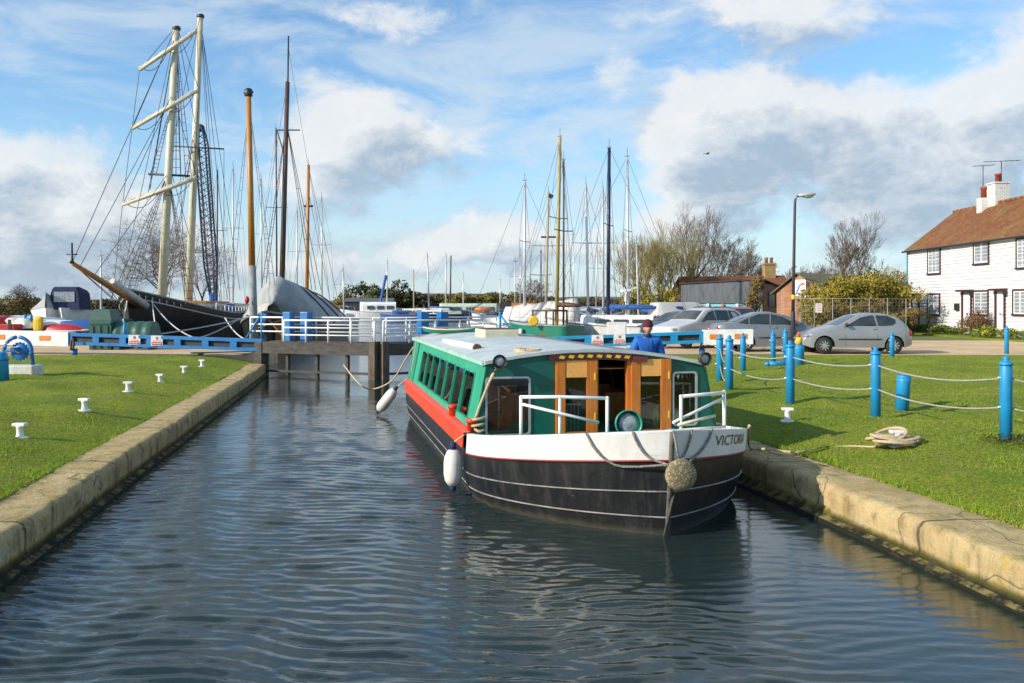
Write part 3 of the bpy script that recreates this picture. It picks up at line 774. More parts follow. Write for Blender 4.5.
# roof things fixed to the boat
mb=MB(); mb.bbox((-5.2,-.3,1.84),(1.0,.62,.15),.02); hh=mb.build('roof_hatch',K['cream'],boat)
mb=MB(); mb.box((-5.2,-.3,1.922),(.92,.55,.012)); mb.build('hatch_lid',K['brown'],hh)
mb=MB(); mb.ball((-6.9,-.15,1.78),(.25,.25,.12)); mb.build('roof_vent',K['white'],boat)
for t in(-1.6,.0): mb=MB(); mb.lathe([(.06,.78),(.06,.90),(.075,.90),(.075,.945),(.06,.95)],(t-.05,-1.62,0),12); mb.build('mooring_stud',K['red'],boat)
# round bow fender with its chains
fd=Vector((TS+.10,.05,.66))
mb=MB(); mb.lathe([(.02,-.06),(.11,-.058),(.155,-.035),(.165,0),(.155,.035),(.11,.058),(.02,.062)],fd,20,'X')
bmf,t_,b_=newmat('woven_fender'); co_=coord(t_); vn=t_.n('ShaderNodeTexVoronoi'); t_.set(vn,'Vector',co_); vn.inputs['Scale'].default_value=42
t_.set(b_,'Base Color',t_.mix(t_.mr(vn.outputs['Distance'],.1,.6),(.44,.37,.20),(.17,.14,.08))); b_.inputs['Roughness'].default_value=.9; bump(t_,b_,vn.outputs['Distance'],-.9,.04)
fo=mb.build('bow_fender',bmf,boat)
mb=MB()
for side,t in((-1,1.98),(-1,2.26),(1,2.33),(1,2.15)):
    a=hp(t,sheer(t)+.01,side,.025); e=fd+Vector((0,side*.12,.10))
    ps=[a]
    for i in range(1,9):
        u=i/9; q=hp(t+(TS-t)*u*.9,(sheer(t)+.01)*(1-u)+e.z*u-.16*math.sin(math.pi*u**.8)*(1.2 if t<2.0 else .6),side,.035); ps.append(q.lerp(e,max(0,u-.55)/.45*.8) if u>.55 else q)
    mb.tube(ps+[e],.013,6)
mb.tube([fd+Vector((-.02,0,.1)),hp(TS,1.09,1)+Vector((.03,0,0))],.013,6)
mb.build('fender_chain',M('rusty_chain',(.14,.12,.10),(.30,.28,.25),45,.7,bmp=.8,bscale=60),boat)
mb=MB(); mb.tube([fd+Vector((-.03,0,-.12)),hp(TS,.4,1)+Vector((.05,.02,0)),hp(TS,.12,1)+Vector((.05,-.03,0)),hp(TS,-.02,1)+Vector((.04,-.05,0))],.013,6); mb.build('bow_line',K['timber'],boat)
# ------------------------------------------------------------------ things lying on / hanging from the boat
def W(p): return BM@Vector(p)
def fender(label,tp,bt):
    tp=W(tp); bt=W(bt); d=(bt-tp).normalized(); L=(bt-tp).length
    o=thing('boat_fender',label,'fender',bt)
    q=d.to_track_quat('X','Z').to_matrix()
    def b(prof,name,mt):
        mb=MB(); mb.lathe(prof,(0,0,0),18,'X'); mb.v=[tuple(q@Vector(p)+tp-bt) for p in mb.v]; return mb.build(name,mt,o)
    b([(.03,.07),(.075,.10),(.105,.17),(.115,.25),(.115,L-.20),(.10,L-.12),(.06,L-.06)],'body',K['offwhite'])
    b([(.012,-.02),(.035,.0),(.045,.09)],'top_cap',K['navy']); b([(.045,L-.08),(.035,L),(.01,L+.01)],'bottom_cap',K['navy'])
    mb=MB(); mb.tube([tp-bt,W(FT[label])-bt],.012,6); mb.build('lanyard',K['rope'],o)
FT={'white cylinder fender with navy caps hanging at the forward corner of the green boat':(-.02,-1.60,.83),'white cylinder fender tilted off the stern of the green boat over the water':(-8.1,-1.62,.83)}
fender('white cylinder fender with navy caps hanging at the forward corner of the green boat',(-.02,-1.86,.66),(-.02,-1.86,.08))
fender('white cylinder fender tilted off the stern of the green boat over the water',(-8.2,-1.85,.62),(-8.45,-2.25,.06))
def rope(name,label,pts,r=.018,mat='rope',cat='rope'):
    mb=MB(); mb.tube([W(p) for p in pts],r,7); o=mb.build(name,K[mat]); tag(o,label,cat); return o
def smooth(pts,n=6):
    pts=[Vector(p) for p in pts]; out=[]
    for i in range(len(pts)-1):
        p0=pts[max(i-1,0)];p1=pts[i];p2=pts[i+1];p3=pts[min(i+2,len(pts)-1)]
        for k in range(n):
            t=k/n; out.append(.5*((2*p1)+(p2-p0)*t+(2*p0-5*p1+4*p2-p3)*t*t+(3*p1-p0-3*p2+p3)*t**3))
    return out+[pts[-1]]
def coil(cx,cy,z,r,turns,seed):
    rs=random.Random(seed); out=[]
    for i in range(int(turns*14)):
        a=2*math.pi*i/14; q=r*(.75+.25*math.sin(i*.37+seed)+.08*rs.random())
        out.append((cx+q*1.25*math.cos(a)+.1*math.sin(i*.21),cy+q*math.sin(a),z+.010*(i/14)+.01*rs.random()))
    return out
rope('mooring_rope','tan rope led from the cabin roof lamp down to the red stud on the rail',smooth([(.02,-1.2,1.63),(.08,-1.34,1.58),(.03,-1.50,1.20),(-.02,-1.58,.95),(-.05,-1.62,.86)]+[(-.05+.09*math.cos(a),-1.55+.09*math.sin(a),.80+.012*a) for a in [k*.8 for k in range(20)]],4),.019)
rope('rope_coil','loose coil of tan rope lying on the front of the boat roof',smooth(coil(-.42,-.86,1.74,.19,3,2)+[(-.3,-1.0,1.72),(-.12,-1.15,1.69),(.04,-1.24,1.63)],3),.022)
rope('stern_rope','slack mooring rope looping from the boat stern towards the gate post',smooth([(-8.3,-1.4,1.6),(-8.6,-1.62,1.2),(-8.9,-1.9,.7),(-9.3,-2.3,.48),(-9.2,-2.6,.62),(-10.5,-2.9,.95)],6),.016)
p=thing('roof_pole','white pole with a dark end cap lying along the boat roof edge','pole',W((-3.3,-1.24,1.725)),BRZ)
mb=MB(); mb.tube([(1.1,.05,-.01),(-1.6,-.05,-.01)],.055,12); mb.build('shaft',K['white'],p)
mb=MB(); mb.tube([(1.19,.053,-.01),(1.08,.05,-.01)],.062,12); mb.build('end_cap',K['brown'],p)
p=thing('canoe','small green and cream canoe lying upside up on the boat stern roof','canoe',W((-7.7,-.80,1.75)),BRZ+R(70)); p.scale=(.60,.62,.5)
mb=MB(); rr=[]
for i in range(13):
    u=i/12*2-1; w=.26*(1-abs(u)**2.2)+.012; z0=.10*abs(u)**3; rr.append([Vector((u*.95,s*w,z0+.17*abs(s)**2)) for s in(-1,-.7,-.3,0,.3,.7,1)])
mb.loft(rr,closed=False,cap=False); mb.build('hull',K['green'],p)
mb=MB()
for s in(-1,1): mb.tube([r_[0 if s<0 else 6]+Vector((0,0,.01)) for r_ in rr],.028,6)
mb.build('gunwale',K['cream'],p)
mb=MB(); mb.ball((-.3,0,.15),(.3,.14,.09)); mb.build('stowed_bag',K['orange'],p)
# ------------------------------------------------------------------ lock gate
MIT=Vector((-4.2,28.4,0)); PL=Vector((-8.3,30.1,0)); PR=Vector((-.3,31.2,0))
def recessed_beam(mb,mbd,a,b,za,zb,h,w,n):
    """box beam with open bays: flanges and stiffeners in one mesh, dark web in another"""
    d=(b-a); L=d.length; u=d.normalized(); nrm=Vector((-u.y,u.x,0))
    P=lambda s,z,o: Vector((a.x+u.x*s+nrm.x*o,a.y+u.y*s+nrm.y*o,za+(zb-za)*s/L+z))
    def slab(s0,s1,z0,z1,o0,o1,m):
        m.add([P(s,z,o) for s in(s0,s1) for z in(z0,z1) for o in(o0,o1)],[(0,1,3,2),(4,6,7,5),(0,4,5,1),(2,3,7,6),(0,2,6,4),(1,5,7,3)])
    f=h*.26
    slab(0,L,-h,-h+f,-w/2,w/2,mb); slab(0,L,-f,0,-w/2,w/2,mb)
    for i in range(n+1):
        s=L*i/n; slab(max(s-.12,0),min(s+.12,L),-h+f+.002,-f-.002,-w/2+.004,w/2-.004,mb)
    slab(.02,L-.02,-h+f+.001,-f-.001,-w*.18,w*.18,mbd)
    return P
def gate(name,label,piv,endblue,endwhite,z0,z1,z2,railside):
    g=thing(name,label,'lock gate',(piv.x,piv.y,ZW))
    d=(MIT-piv); L=d.length; u=d.normalized(); n=Vector((-u.y,u.x,0)); 
    if n.y>0: n=-n            # n points to the camera side
    P=lambda s,o,z: Vector((piv.x+u.x*s+n.x*o,piv.y+u.y*s+n.y*o,z))
    def bar(mb,s0,s1,o0,o1,za,zb): mb.add([P(s,o,z) for s in(s0,s1) for z in(za,zb) for o in(o0,o1)],[(0,1,3,2),(4,6,7,5),(0,4,5,1),(2,3,7,6),(0,2,6,4),(1,5,7,3)])
    mb=MB(); bar(mb,.05,L-.22,-.17,.17,.12,.50); mb.build('head_beam',K['timber'],g,world=True)
    mb=MB(); bar(mb,L-.26,L-.03,-.2,.22,-1.6,.56); mb.build('mitre_post',K['post'],g,world=True)
    mb=MB(); bar(mb,-.25,.05,-.2,.2,-1.6,.50); mb.build('heel_post',K['timber'],g,world=True)
    mb=MB(); bar(mb,.05,L-.27,-.10,.10,-.50,-.435); mb.build('lower_rail',K['timber'],g,world=True)
    for k in range(3):
        s=L*(.22+.26*k); mb=MB(); bar(mb,s-.045,s+.045,-.06,.06,-1.5,.118); mb.build('gate_stile',K['timber'],g,world=True)
    mb=MB(); bar(mb,.1,L-.3,-.75,-.18,.47,.52); mb.build('footboard',K['timber'],g,world=True)
    # white hand rails both sides of the footboard
    for o,zz,s0,s1 in ((-.70,1.30,-1.1 if railside<0 else -.2,L-.15),(.10,1.22,.9,L-.1)):
        mb=MB(); npost=5
        for i in range(npost): s=s0+(s1-s0)*i/(npost-1); mb.tube([P(s,o,.50),P(s,o,zz)],.035,6)
        for z in(zz,zz-.24,zz-.48): mb.tube([P(s0,o,z),P(s1,o,z)],.026 if z<zz else .032,6)
        mb.build('hand_rail',K['white'],g,world=True)
    # paddle gear posts
    for s in ((.75,1.45) if railside<0 else (L-.9-1.45,L-.9-.75) if False else (L-2.55,L-1.8)):
        mb=MB(); c=P(s,-.35,1.0); mb.bbox(c,(.30,.30,.98),.02,rz=math.atan2(u.y,u.x)); mb.build('paddle_post',K['blue2'],g,world=True)
    # balance beam
    mb=MB(); md=MB(); a=Vector((piv.x,piv.y,0))-u*.0
    P2=recessed_beam(mb,md,a,endblue,z0,z1,.40,.34,7)
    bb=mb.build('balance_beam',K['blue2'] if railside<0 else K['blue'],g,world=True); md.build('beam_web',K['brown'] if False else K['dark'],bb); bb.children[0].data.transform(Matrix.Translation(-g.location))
    mb=MB(); d2=(endwhite-endblue).normalized(); pa=endblue+d2*.01; pb=endwhite; w=.21; nn=Vector((-d2.y,d2.x,0))
    mb.add([Vector((q.x+nn.x*o,q.y+nn.y*o,zq+dz)) for q,zq in((pa,z1+.04),(pb,z2+.04)) for dz in(-.50,0) for o in(-w,w)],[(0,1,3,2),(4,6,7,5),(0,4,5,1),(2,3,7,6),(0,2,6,4),(1,5,7,3)])
    we=mb.build('beam_end',K['white'],g,world=True)
    for f in(.25,.75):
        q=pa.lerp(pb,f); zq=z1+(z2-z1)*f-.19; c=q+nn*(-w-.006) if nn.y>0 else q+nn*(w+.006)
        mb=MB(); mb.box((c.x,c.y,zq),(.42,.02,.17),rz=math.atan2(d2.y,d2.x)); r_=mb.build('reflector',K['orange'],we); r_.data.transform(Matrix.Translation(-g.location))
    return g,P,P2,L
gL,PgL,PbL,LL=gate('lock_gate','left lock gate leaf with blue balance beam, two danger signs and white hand rails',PL,Vector((-15.3,31.3,0)),Vector((-18.8,31.9,0)),.58,.75,.80,-1)
gR,PgR,PbR,LR=gate('lock_gate','right lock gate leaf whose blue balance beam ends behind the blue jacketed person',PR,Vector((6.5,30.7,0)),Vector((8.15,30.55,0)),.55,.83,.86,1)
def sign(g,Pb,s,lab):
    P=Pb(s,0,0); c=Vector((P.x,P.y,P.z-.16))
    # face of the beam towards the camera
    yo=c.y-.19
    mb=MB(); mb.box((c.x,yo,c.z),(.40,.012,.34)); o=mb.build('warning_sign',K['white'],g,world=True); o['label']=lab
    mb=MB(); mb.box((c.x,yo-.009,c.z-.095),(.34,.006,.105)); 
    q=mb.build('red_panel',M('sign_red',(.60,.03,.06),rough=.5),o); q.data.transform(Matrix.Translation(-g.location))
    mb=MB()
    mb.lathe([(.032,-.003),(.052,-.003),(.052,.003),(.032,.003)],(c.x,yo-.009,c.z+.085),14,'Y'); mb.box((c.x,yo-.009,c.z+.085),(.075,.004,.014),ry=R(45))
    for k in range(3): mb.box((c.x-.10+.1*k,yo-.009,c.z-.005),(.07,.004,.018))
    q=mb.build('pictogram',M('sign_pink',(.62,.16,.24),rough=.5),o); q.data.transform(Matrix.Translation(-g.location))
    mb=MB()
    for k in range(6): mb.box((c.x-.125+.05*k,yo-.014,c.z-.095),(.030,.003,.045))
    q=mb.build('lettering',K['white'],o); q.data.transform(Matrix.Translation(-g.location))
for px in(135.5,159.5):
    s=(PL.x-(px-HX)/F*30.8)*1.0; sign(gL,PbL,s*1.013,'white and red danger sign')
for px in(597.5,619.5):
    s=((px-HX)/F*30.75-PR.x); sign(gR,PbR,s*1.0027,'white and red danger sign')
# blue steel posts with raking struts beside the gate
def strut_post(name,label,px,pyb,pyt,Y,dx):
    b=at(px,pyb,Y); o=thing(name,label,'post',b)
    mb=MB(); h=(pyb-pyt)/F*Y; mb.tube([(0,0,0),(0,0,h)],.05,8); mb.build('upright',K['blue'],o)
    mb=MB(); mb.tube([(0,0,h*.93),(dx,.05,.0)],.035,8); mb.build('strut',K['blue'],o)
strut_post('strut_post','thin blue post with a raking strut near the barge bow',262,338,311,31,-.55)
strut_post('strut_post','thin blue post with a raking strut behind the boat roof hatch',500,341,312,31.6,.65)
strut_post('strut_post','slim blue post standing beside the green tanks',124.5,341,321,32.5,.1)
# supports for the beam ends
def support(label,px,Y,zt):
    c=at(px,300,Y); o=thing('beam_support',label,'support post',(c.x,c.y,0))
    mb=MB(); mb.tube([(0,0,-.05),(0,0,zt)],.10,10); mb.build('base_post',K['blue2'],o)
    mb=MB(); mb.tube([(0,-.12,zt-.05),(.06,-.15,zt+.18),(0,-.13,zt+.36)],.035,6); mb.tube([(-.07,-.12,zt-.05),(-.03,-.15,zt+.3)],.03,6); mb.build('rusty_chain',M('rust',(.16,.045,.02),(.09,.03,.018),20,.9,bmp=.6),o)
support('rusty chain and blue post under the left beam near the white end',74.5,31.0,.22); support('rusty chain and blue post under the right beam near the white end',702,30.9,.30)

# ------------------------------------------------------------------ white mooring bollards
def bollard_proto():
    o=thing('mooring_bollard','white cast mooring bollard','bollard')
    mb=MB(); mb.lathe([(.15,-.03),(.15,.012),(.13,.02)],(0,0,0),18); mb.lathe([(.085,.02),(.066,.05),(.06,.12),(.066,.20),(.085,.225)],(0,0,0),14); mb.build('pedestal',K['white'],o)
    mb=MB(); mb.bbox((0,0,.255),(.25,.14,.06),.018); mb.build('head',K['white'],o)
    return o
bp=bollard_proto(); first=True
def place_bollard(px,py,z,label,group,sc=1):
    global first
    p=gp(px,py,z); z=float(lawn_z(p.x,p.y,-1 if px<500 else 1))+.012; p=gp(px,py,z)
    if first: o=bp; first=False; o.location=p; o['label']=label; o['group']=group
    else: o=copy_tree(bp,None,p,0,label,group)
    o.rotation_euler=(0,0,rnd.uniform(-.2,.2)); o.scale=(sc,sc,sc); return o
G='white mooring bollards on the left lawn'
for k,(px,py,lab) in enumerate([(20,438,'nearest white mooring bollard on the left lawn, closest to the camera'),(84.5,410.5,'white mooring bollard on the left lawn, second from the camera'),(128,391.5,'white mooring bollard on the left lawn, third from the camera'),(160,382.5,'white mooring bollard on the left lawn, fourth from the camera'),(184,373.5,'white mooring bollard on the left lawn, fifth from the camera'),(202,366.5,'farthest white mooring bollard on the left lawn, closest to the gate')]):
    place_bollard(px,py,-.02,lab,G,.72)
place_bollard(787.5,421,-.05,'white mooring bollard on the right lawn between the boat and blue posts','white mooring bollards on the right lawn',.72)
bo=place_bollard(897,446,-.06,'white bollard head rising inside the coil of tan rope','white mooring bollards on the right lawn',.72)
def rope_world(name,label,pts,r,mat='rope',cat='rope'):
    mb=MB(); mb.tube(pts,r,7); o=mb.build(name,K[mat]); return tag(o,label,cat)
c=bo.location
rs_=random.Random(12); pts=[]
for k in range(7):
    a0=rs_.uniform(0,6.28); ex,ey=rs_.uniform(.13,.29),rs_.uniform(.11,.25); ox,oy=rs_.uniform(-.05,.05)-.08,rs_.uniform(-.05,.05)-.1; ti=rs_.uniform(-.34,.34); tj=rs_.uniform(-.3,.3)
    for i in range(12):
        a=a0+6.283*i/12; x,y=ex*math.cos(a),ey*math.sin(a); pts.append((c.x+ox+x,c.y+oy+y,c.z+.065+.014*k+ti*x+tj*y))
rope_world('rope_coil','tan rope coiled around the white bollard on the right lawn',smooth(pts,3),.021)
rp=[]
for px,py in((873,447.5),(850,447),(820,449),(800,452.5),(785,452),(765,449.5),(750,448)):
    p=gp(px,py,-.10 if px>800 else -.2); x,y=p.x,p.y
    z=float(lawn_z(x,y,1)) if x>XR(y)+WR else ZC+.02
    p=gp(px,py,z+.015); rp.append((p.x,p.y,z+.022))
rope_world('shore_line','tan rope running from the coil over the right wall to the boat',smooth([(c.x-.3,c.y-.1,c.z+.04)]+rp+[tuple(W((1.35,1.38,.96)))],5),.017)

# ------------------------------------------------------------------ blue posts and ropes on the right lawn
def bpost(label,px,pyt,pyb,grp='blue rail posts on the right lawn'):
    b=gp(px,pyb,0); Y=b.y; zg=float(lawn_z(b.x,b.y,1)); b=Vector((b.x,b.y,zg-.05)); h=(EYE-(pyt-HY)/F*Y)-b.z
    o=thing('rail_post',label,'post',b,0,grp); r=.076
    mb=MB(); mb.lathe([(r,0),(r,h-.14),(r*.92,h-.125),(r*.92,h-.12)],(0,0,0),18); mb.build('shaft',K['blue'],o)
    mb=MB(); mb.lathe([(r*1.12,h-.12),(r*1.14,h-.095),(r*.95,h-.075),(r*.55,h-.066),(r*.42,h-.055),(r*.56,h-.035),(r*.48,h-.012),(r*.15,h)],(0,0,0),18); mb.build('finial',K['blue'],o)
    for z in(h-.28,h-.66):
        mb=MB(); mb.tube([(-r-.035,0,z),(r+.035,0,z)],.012,6); mb.build('ring_bolt',K['steel'],o)
    return o,b,h
K['rope_p']=M('weathered_white_rope',(.44,.43,.40),(.30,.29,.27),60,.9,bmp=.6,bscale=90)
PP={}
for key,lab,px,t_,b_ in [('a','blue rail post on the right lawn, first to the right of the boat cabin',719.8,334,382.4),('b','blue rail post on the right lawn, second from the boat cabin',729.4,335.2,391.4),
    ('c','blue rail post in front of the grey saloon rear wheel',743,333,369.5),('d','blue rail post in front of the grey saloon front door',773,331,362),
    ('e','blue rail post left of the lamp post base',785.5,328.5,362),('g','blue rail post in front of the blue barrel and lamp post',790.3,340.5,402.8),
    ('h','blue rail post below the silver hatchback',875.7,347,413.5),('i','blue rail post in front of the silver hatchback rear wheel',892,331.5,357.7),
    ('j','big nearest blue rail post at the right edge of the lawn',1006,356,438),('k','blue rail post in front of the white cottages, behind the biggest post',1006.6,326,353.5)]:
    PP[key]=bpost(lab,px,t_,b_)
def swag(name,label,ka,kb,dz,d,ext=None):
    oa,a,ha=PP[ka]; A=a+Vector((0,0,ha-dz))
    if ext is None: ob,b,hb=PP[kb]; B=b+Vector((0,0,hb-dz))
    else: B=A+Vector(ext)
    mb=MB(); mb.tube(sag(A,B,d,20),.011,7); o=mb.build(name,K['rope_p']); tag(o,label,'rope','pale ropes slung between the blue posts')
for ka,kb,where in (('b','g','between the boat cabin and the barrel'),('g','h','crossing below the silver hatchback'),('h','j','leading to the biggest blue post'),):
    d=(PP[ka][1]-PP[kb][1]).length
    swag('rail_rope','upper pale sagging rope '+where,ka,kb,.28,.085*d/1.9 if d<4 else .24)
    swag('rail_rope','lower pale sagging rope '+where,ka,kb,.66,.085*d/1.9 if d<4 else .24)
swag('rail_rope','upper pale rope running right from the biggest blue post','j',None,.28,.2,(3.0,-1.2,0)); swag('rail_rope','lower pale rope running right from the biggest blue post','j',None,.66,.2,(3.0,-1.2,0))
swag('rail_rope','upper short pale rope beside the boat cabin','b','a',.28,.30); swag('rail_rope','lower short pale rope beside the boat cabin','b','a',.66,.30)
swag('rail_rope','pale rope sagging in front of the grey saloon doors','c','d',.30,.2)
# thick stub posts
def stub(name,label,px,pyt,pyb,r,tilt):
    b=gp(px,pyb,0); zg=float(lawn_z(b.x,b.y,1)); b.z=zg-.04; h=(pyb-pyt)/F*b.y+.04
    o=thing(name,label,'bollard',b); o.rotation_euler=(0,tilt,0)
    mb=MB(); mb.lathe([(r,0),(r,h-.02),(r*.97,h)],(0,0,0),22); mb.build('tube',K['blue'],o)
    mb=MB(); mb.lathe([(r*1.03,h-.10),(r*1.03,h-.03),(r*1.0,h-.03)],(0,0,0),22,cap=False); mb.build('rim_band',K['blue'],o)
    mb=MB(); mb.lathe([(r*.94,h+.001),(r*.5,h+.02),(.01,h+.024)],(0,0,0),22); mb.build('lid',K['blue2'],o)
    return o,b,h
stub('stub_bollard','short thick leaning blue bollard on the right lawn behind the ropes',901.5,371.5,406.5,.112,R(4))
o_,b_,h_=stub('blue_barrel','blue barrel on the grass at the foot of the lamp post',799,345,364.8,.145,0)
cn=thing('traffic_cone','orange and yellow traffic cone standing on the blue barrel','cone',b_+Vector((0,0,h_+.02)))
mb=MB(); mb.lathe([(.10,0),(.085,.17),(.06,.20)],(0,0,0),14); mb.build('yellow_base',K['yellow'],cn)
mb=MB(); mb.lathe([(.045,.20),(.035,.33),(.02,.36)],(0,0,0),12); mb.build('orange_tip',M('cone_orange',(.75,.10,.02),rough=.5),cn)
fp=thing('fallen_post','blue post lying flat on the grass beside the barrel','post',gp(778,366.0,0)+Vector((0,0,.06)),R(8))
mb=MB(); mb.tube([(-.30,0,0),(.42,0,0)],.075,14); mb.build('shaft',K['blue'],fp)
mb=MB(); mb.tube([(-.30,0,0),(-.34,0,0),(-.40,0,0)],[.085,.06,.03],12); mb.build('finial',K['blue'],fp)
# weed tufts at the big post
def tuft(label,px,py,n,r,seed,mats,z=-.02,h=.12):
    rs=random.Random(seed); p=gp(px,py,z); o=thing('weed_clump',label,'plant',p)
    mb=MB()
    for i in range(n):
        a=rs.uniform(0,6.28); q=r*rs.random()**.6; x,y=q*math.cos(a),q*.8*math.sin(a); zz=h*rs.random()*(1-q/r*.6); s=rs.uniform(.012,.03)
        d=Vector((rs.uniform(-1,1),rs.uniform(-1,1),rs.uniform(-.3,.8))).normalized(); e=d.cross(Vector((.3,.2,1))).normalized()
        c_=Vector((x,y,zz)); mb.add([c_-d*s,c_+e*s*.5,c_+d*s,c_-e*s*.5],[(0,1,2,3)])
    mb.build('leaves',mats,o,fix=False); return o
K['weed']=M('weed_leaves',(.07,.11,.02),(.12,.12,.04),30,.8)
tuft('ragged weeds and dead leaves around the biggest blue post',1008,441,420,.36,3,K['weed'])

# ------------------------------------------------------------------ windlass and post at the left edge
o=thing('windlass','blue arched iron windlass on a white concrete block at the left','windlass',gp(19,376.5,0))
mb=MB(); mb.bbox((0,0,.12),(.92,.55,.32),.03); mb.build('concrete_block',K['offwhite'],o)
mb=MB()
for s in(-1,1): mb.tube([(-.36 if s<0 else .36,-.05,.26),(.33*s,-.05,.62)]+[(.33*math.cos(a)*(1 if s>0 else -1),-.05,.62+.33*math.sin(a)) for a in[R(12*k) for k in range(1,8)]],.045,8)
mb.build('arch_frame',K['blue2'],o)
mb=MB(); mb.tube([(-.34,-.05,.62),(.34,-.05,.62)],.035,8); mb.tube([(0,-.3,.66),(0,.25,.66)],.05,8); mb.build('axle',K['blue2'],o)
mb=MB(); mb.lathe([(.05,-.05),(.19,-.05),(.20,-.03),(.20,.03),(.19,.05),(.05,.05)],(0,.05,.60),20,'Y')
for k in range(16):
    a=2*math.pi*k/16; mb.box((.21*math.cos(a),.05,.60+.21*math.sin(a)),(.03,.08,.03),ry=-a)
mb.build('gear_wheel',K['blue2'],o)
mb=MB(); mb.tube([(0,-.3,.66),(.22,-.32,.56),(.22,-.45,.56)],.02,6); mb.build('crank',K['dark'],o)
o=thing('edge_post','thick tapered blue post at the left picture edge beside the windlass','post',gp(1,381,0))
mb=MB(); mb.lathe([(.17,-.03),(.15,.5),(.135,.62),(.09,.66)],(0,0,0),16); mb.build('shaft',K['blue'],o)
mb=MB(); mb.lathe([(.158,.46),(.165,.47),(.165,.50),(.155,.51)],(0,0,0),16); mb.build('collar',K['blue2'],o)

# ------------------------------------------------------------------ the person on the far coping
def skin_mesh(name,verts,edges,radii,mat,parent,root=0,sub=2):
    me=bpy.data.meshes.new(name); me.from_pydata([tuple(v) for v in verts],edges,[]); o=bpy.data.objects.new(name,me); COL.objects.link(o)
    sk=o.modifiers.new('skin','SKIN'); 
    if not me.skin_vertices: 
        bpy.context.view_layer.objects.active=o
    for i,r in enumerate(radii):
        r=(r,r) if not isinstance(r,tuple) else r
        me.skin_vertices[0].data[i].radius=r; me.skin_vertices[0].data[i].use_root=(i==root)
    ss=o.modifiers.new('sub','SUBSURF'); ss.levels=sub; ss.render_levels=sub
    bpy.context.view_layer.update(); dg=bpy.context.evaluated_depsgraph_get()
    nm=bpy.data.meshes.new_from_object(o.evaluated_get(dg)); bpy.data.objects.remove(o)
    nm.materials.clear(); nm.materials.append(mat); nm.polygons.foreach_set('use_smooth',[True]*len(nm.polygons))
    q=bpy.data.objects.new(name,nm); COL.objects.link(q); q.parent=parent; return q
px_,py_=2.47,16.5
man=thing('person','person in a bright blue jacket and maroon beanie leaning beside the boat roof','person',(px_,py_,ZC))
SK=M('skin',(.50,.26,.17),(.44,.21,.14),12,.5)
# joints: head ~1.62 m tall figure, facing the camera (-y), leaning forward with the right hand on the boat roof
J=dict(pel=(0,.06,.86),bel=(0,.03,1.02),che=(0,-.03,1.20),sh=(0,-.06,1.33),nk=(0,-.09,1.40),hd=(0,-.12,1.44),
 sl=(-.17,-.06,1.32),el=(-.27,-.06,1.07),wl=(-.24,-.26,.95),hl=(-.23,-.33,.93),sr=(.17,-.06,1.32),er=(.27,.0,1.06),wr=(.25,-.12,.84),hr=(.25,-.15,.76),
 tl=(-.10,.05,.80),kl=(-.11,.0,.45),al=(-.11,.07,.08),fl=(-.12,-.12,.04),tr=(.10,.05,.80),kr=(.11,-.02,.45),ar=(.11,.06,.08),fr=(.12,-.13,.04))
names=list(J); E=[('pel','bel'),('bel','che'),('che','sh'),('sh','nk'),('nk','hd'),('sh','sl'),('sl','el'),('el','wl'),('wl','hl'),('sh','sr'),('sr','er'),('er','wr'),('wr','hr'),('pel','tl'),('tl','kl'),('kl','al'),('al','fl'),('pel','tr'),('tr','kr'),('kr','ar'),('ar','fr')]
rad=dict(pel=(.15,.11),bel=(.14,.10),che=(.16,.11),sh=(.10,.08),nk=.055,hd=.055,sl=.062,el=.045,wl=.03,hl=(.042,.018),sr=.062,er=.045,wr=.03,hr=(.042,.018),tl=.085,kl=.06,al=.042,fl=(.045,.03),tr=.085,kr=.06,ar=.042,fr=(.045,.03))
# fingers
vt=[J[k] for k in names]; rr=[rad[k] for k in names]; ed=[(names.index(a),names.index(b)) for a,b in E]
body=skin_mesh('body',vt,ed,rr,SK,man)
def fingers(w,d,down):
    w=Vector(w); mb=MB()
    for k in range(4):
        o=(k-1.5)*.020; L=(.062,.072,.068,.052)[k]; b=w+Vector((o,0,0)); d_=Vector(d).normalized(); e=b+d_*L*.55; f=e+(d_*.5+Vector((0,0,-.8))).normalized()*L*.5
        mb.tube([b,e,f],[.0095,.0088,.007],6)
    s=1 if w.x<0 else -1; b=w+Vector((s*.035,0,0))-Vector(d).normalized()*.05; mb.tube([b,b+Vector((s*.03,-.02,-.01)),b+Vector((s*.035,-.045,-.02))],[.011,.010,.008],6)
    return mb
hm=MB(); hm.v=[]; a=fingers((-.23,-.36,.925),(0,-1,-.25),0); b=fingers((.25,-.16,.73),(0,-.25,-1),0)
# head with face, joined to the body mesh
hd=Vector((0,-.14,1.535)); head=MB(); pts=[]
n,m=20,14
for i in range(m+1):
    ph=math.pi*i/m
    for k in range(n):
        t=2*math.pi*k/n; x,y,z=math.sin(ph)*math.cos(t),math.sin(ph)*math.sin(t),-math.cos(ph)
        jaw=1-.22*max(0,-z)**1.4; X=.074*x*jaw; Yy=.095*y*(1-.10*max(0,-z)); Z=.118*z
        if y<-.5:
            fx=abs(x)
            if fx<.22 and -.45<z<.15: Yy-=.022*(1-fx/.22)*(1-abs(z+.2)/.4)      # nose
            if .2<fx<.55 and .02<z<.28: Yy+=.008                                  # eye sockets
            if fx<.3 and -.62<z<-.5: Yy+=.004
        pts.append(hd+Vector((X,Yy,Z)))
head.add(pts,[(i*n+k,i*n+(k+1)%n,(i+1)*n+(k+1)%n,(i+1)*n+k) for i in range(m) for k in range(n)],True)
for s in(-1,1): head.ball(hd+Vector((s*.075,.01,-.005)),(.012,.022,.032),8,6)
tmp=MB(); 
for q in(head,a,b): tmp.add(q.v,q.f,True)
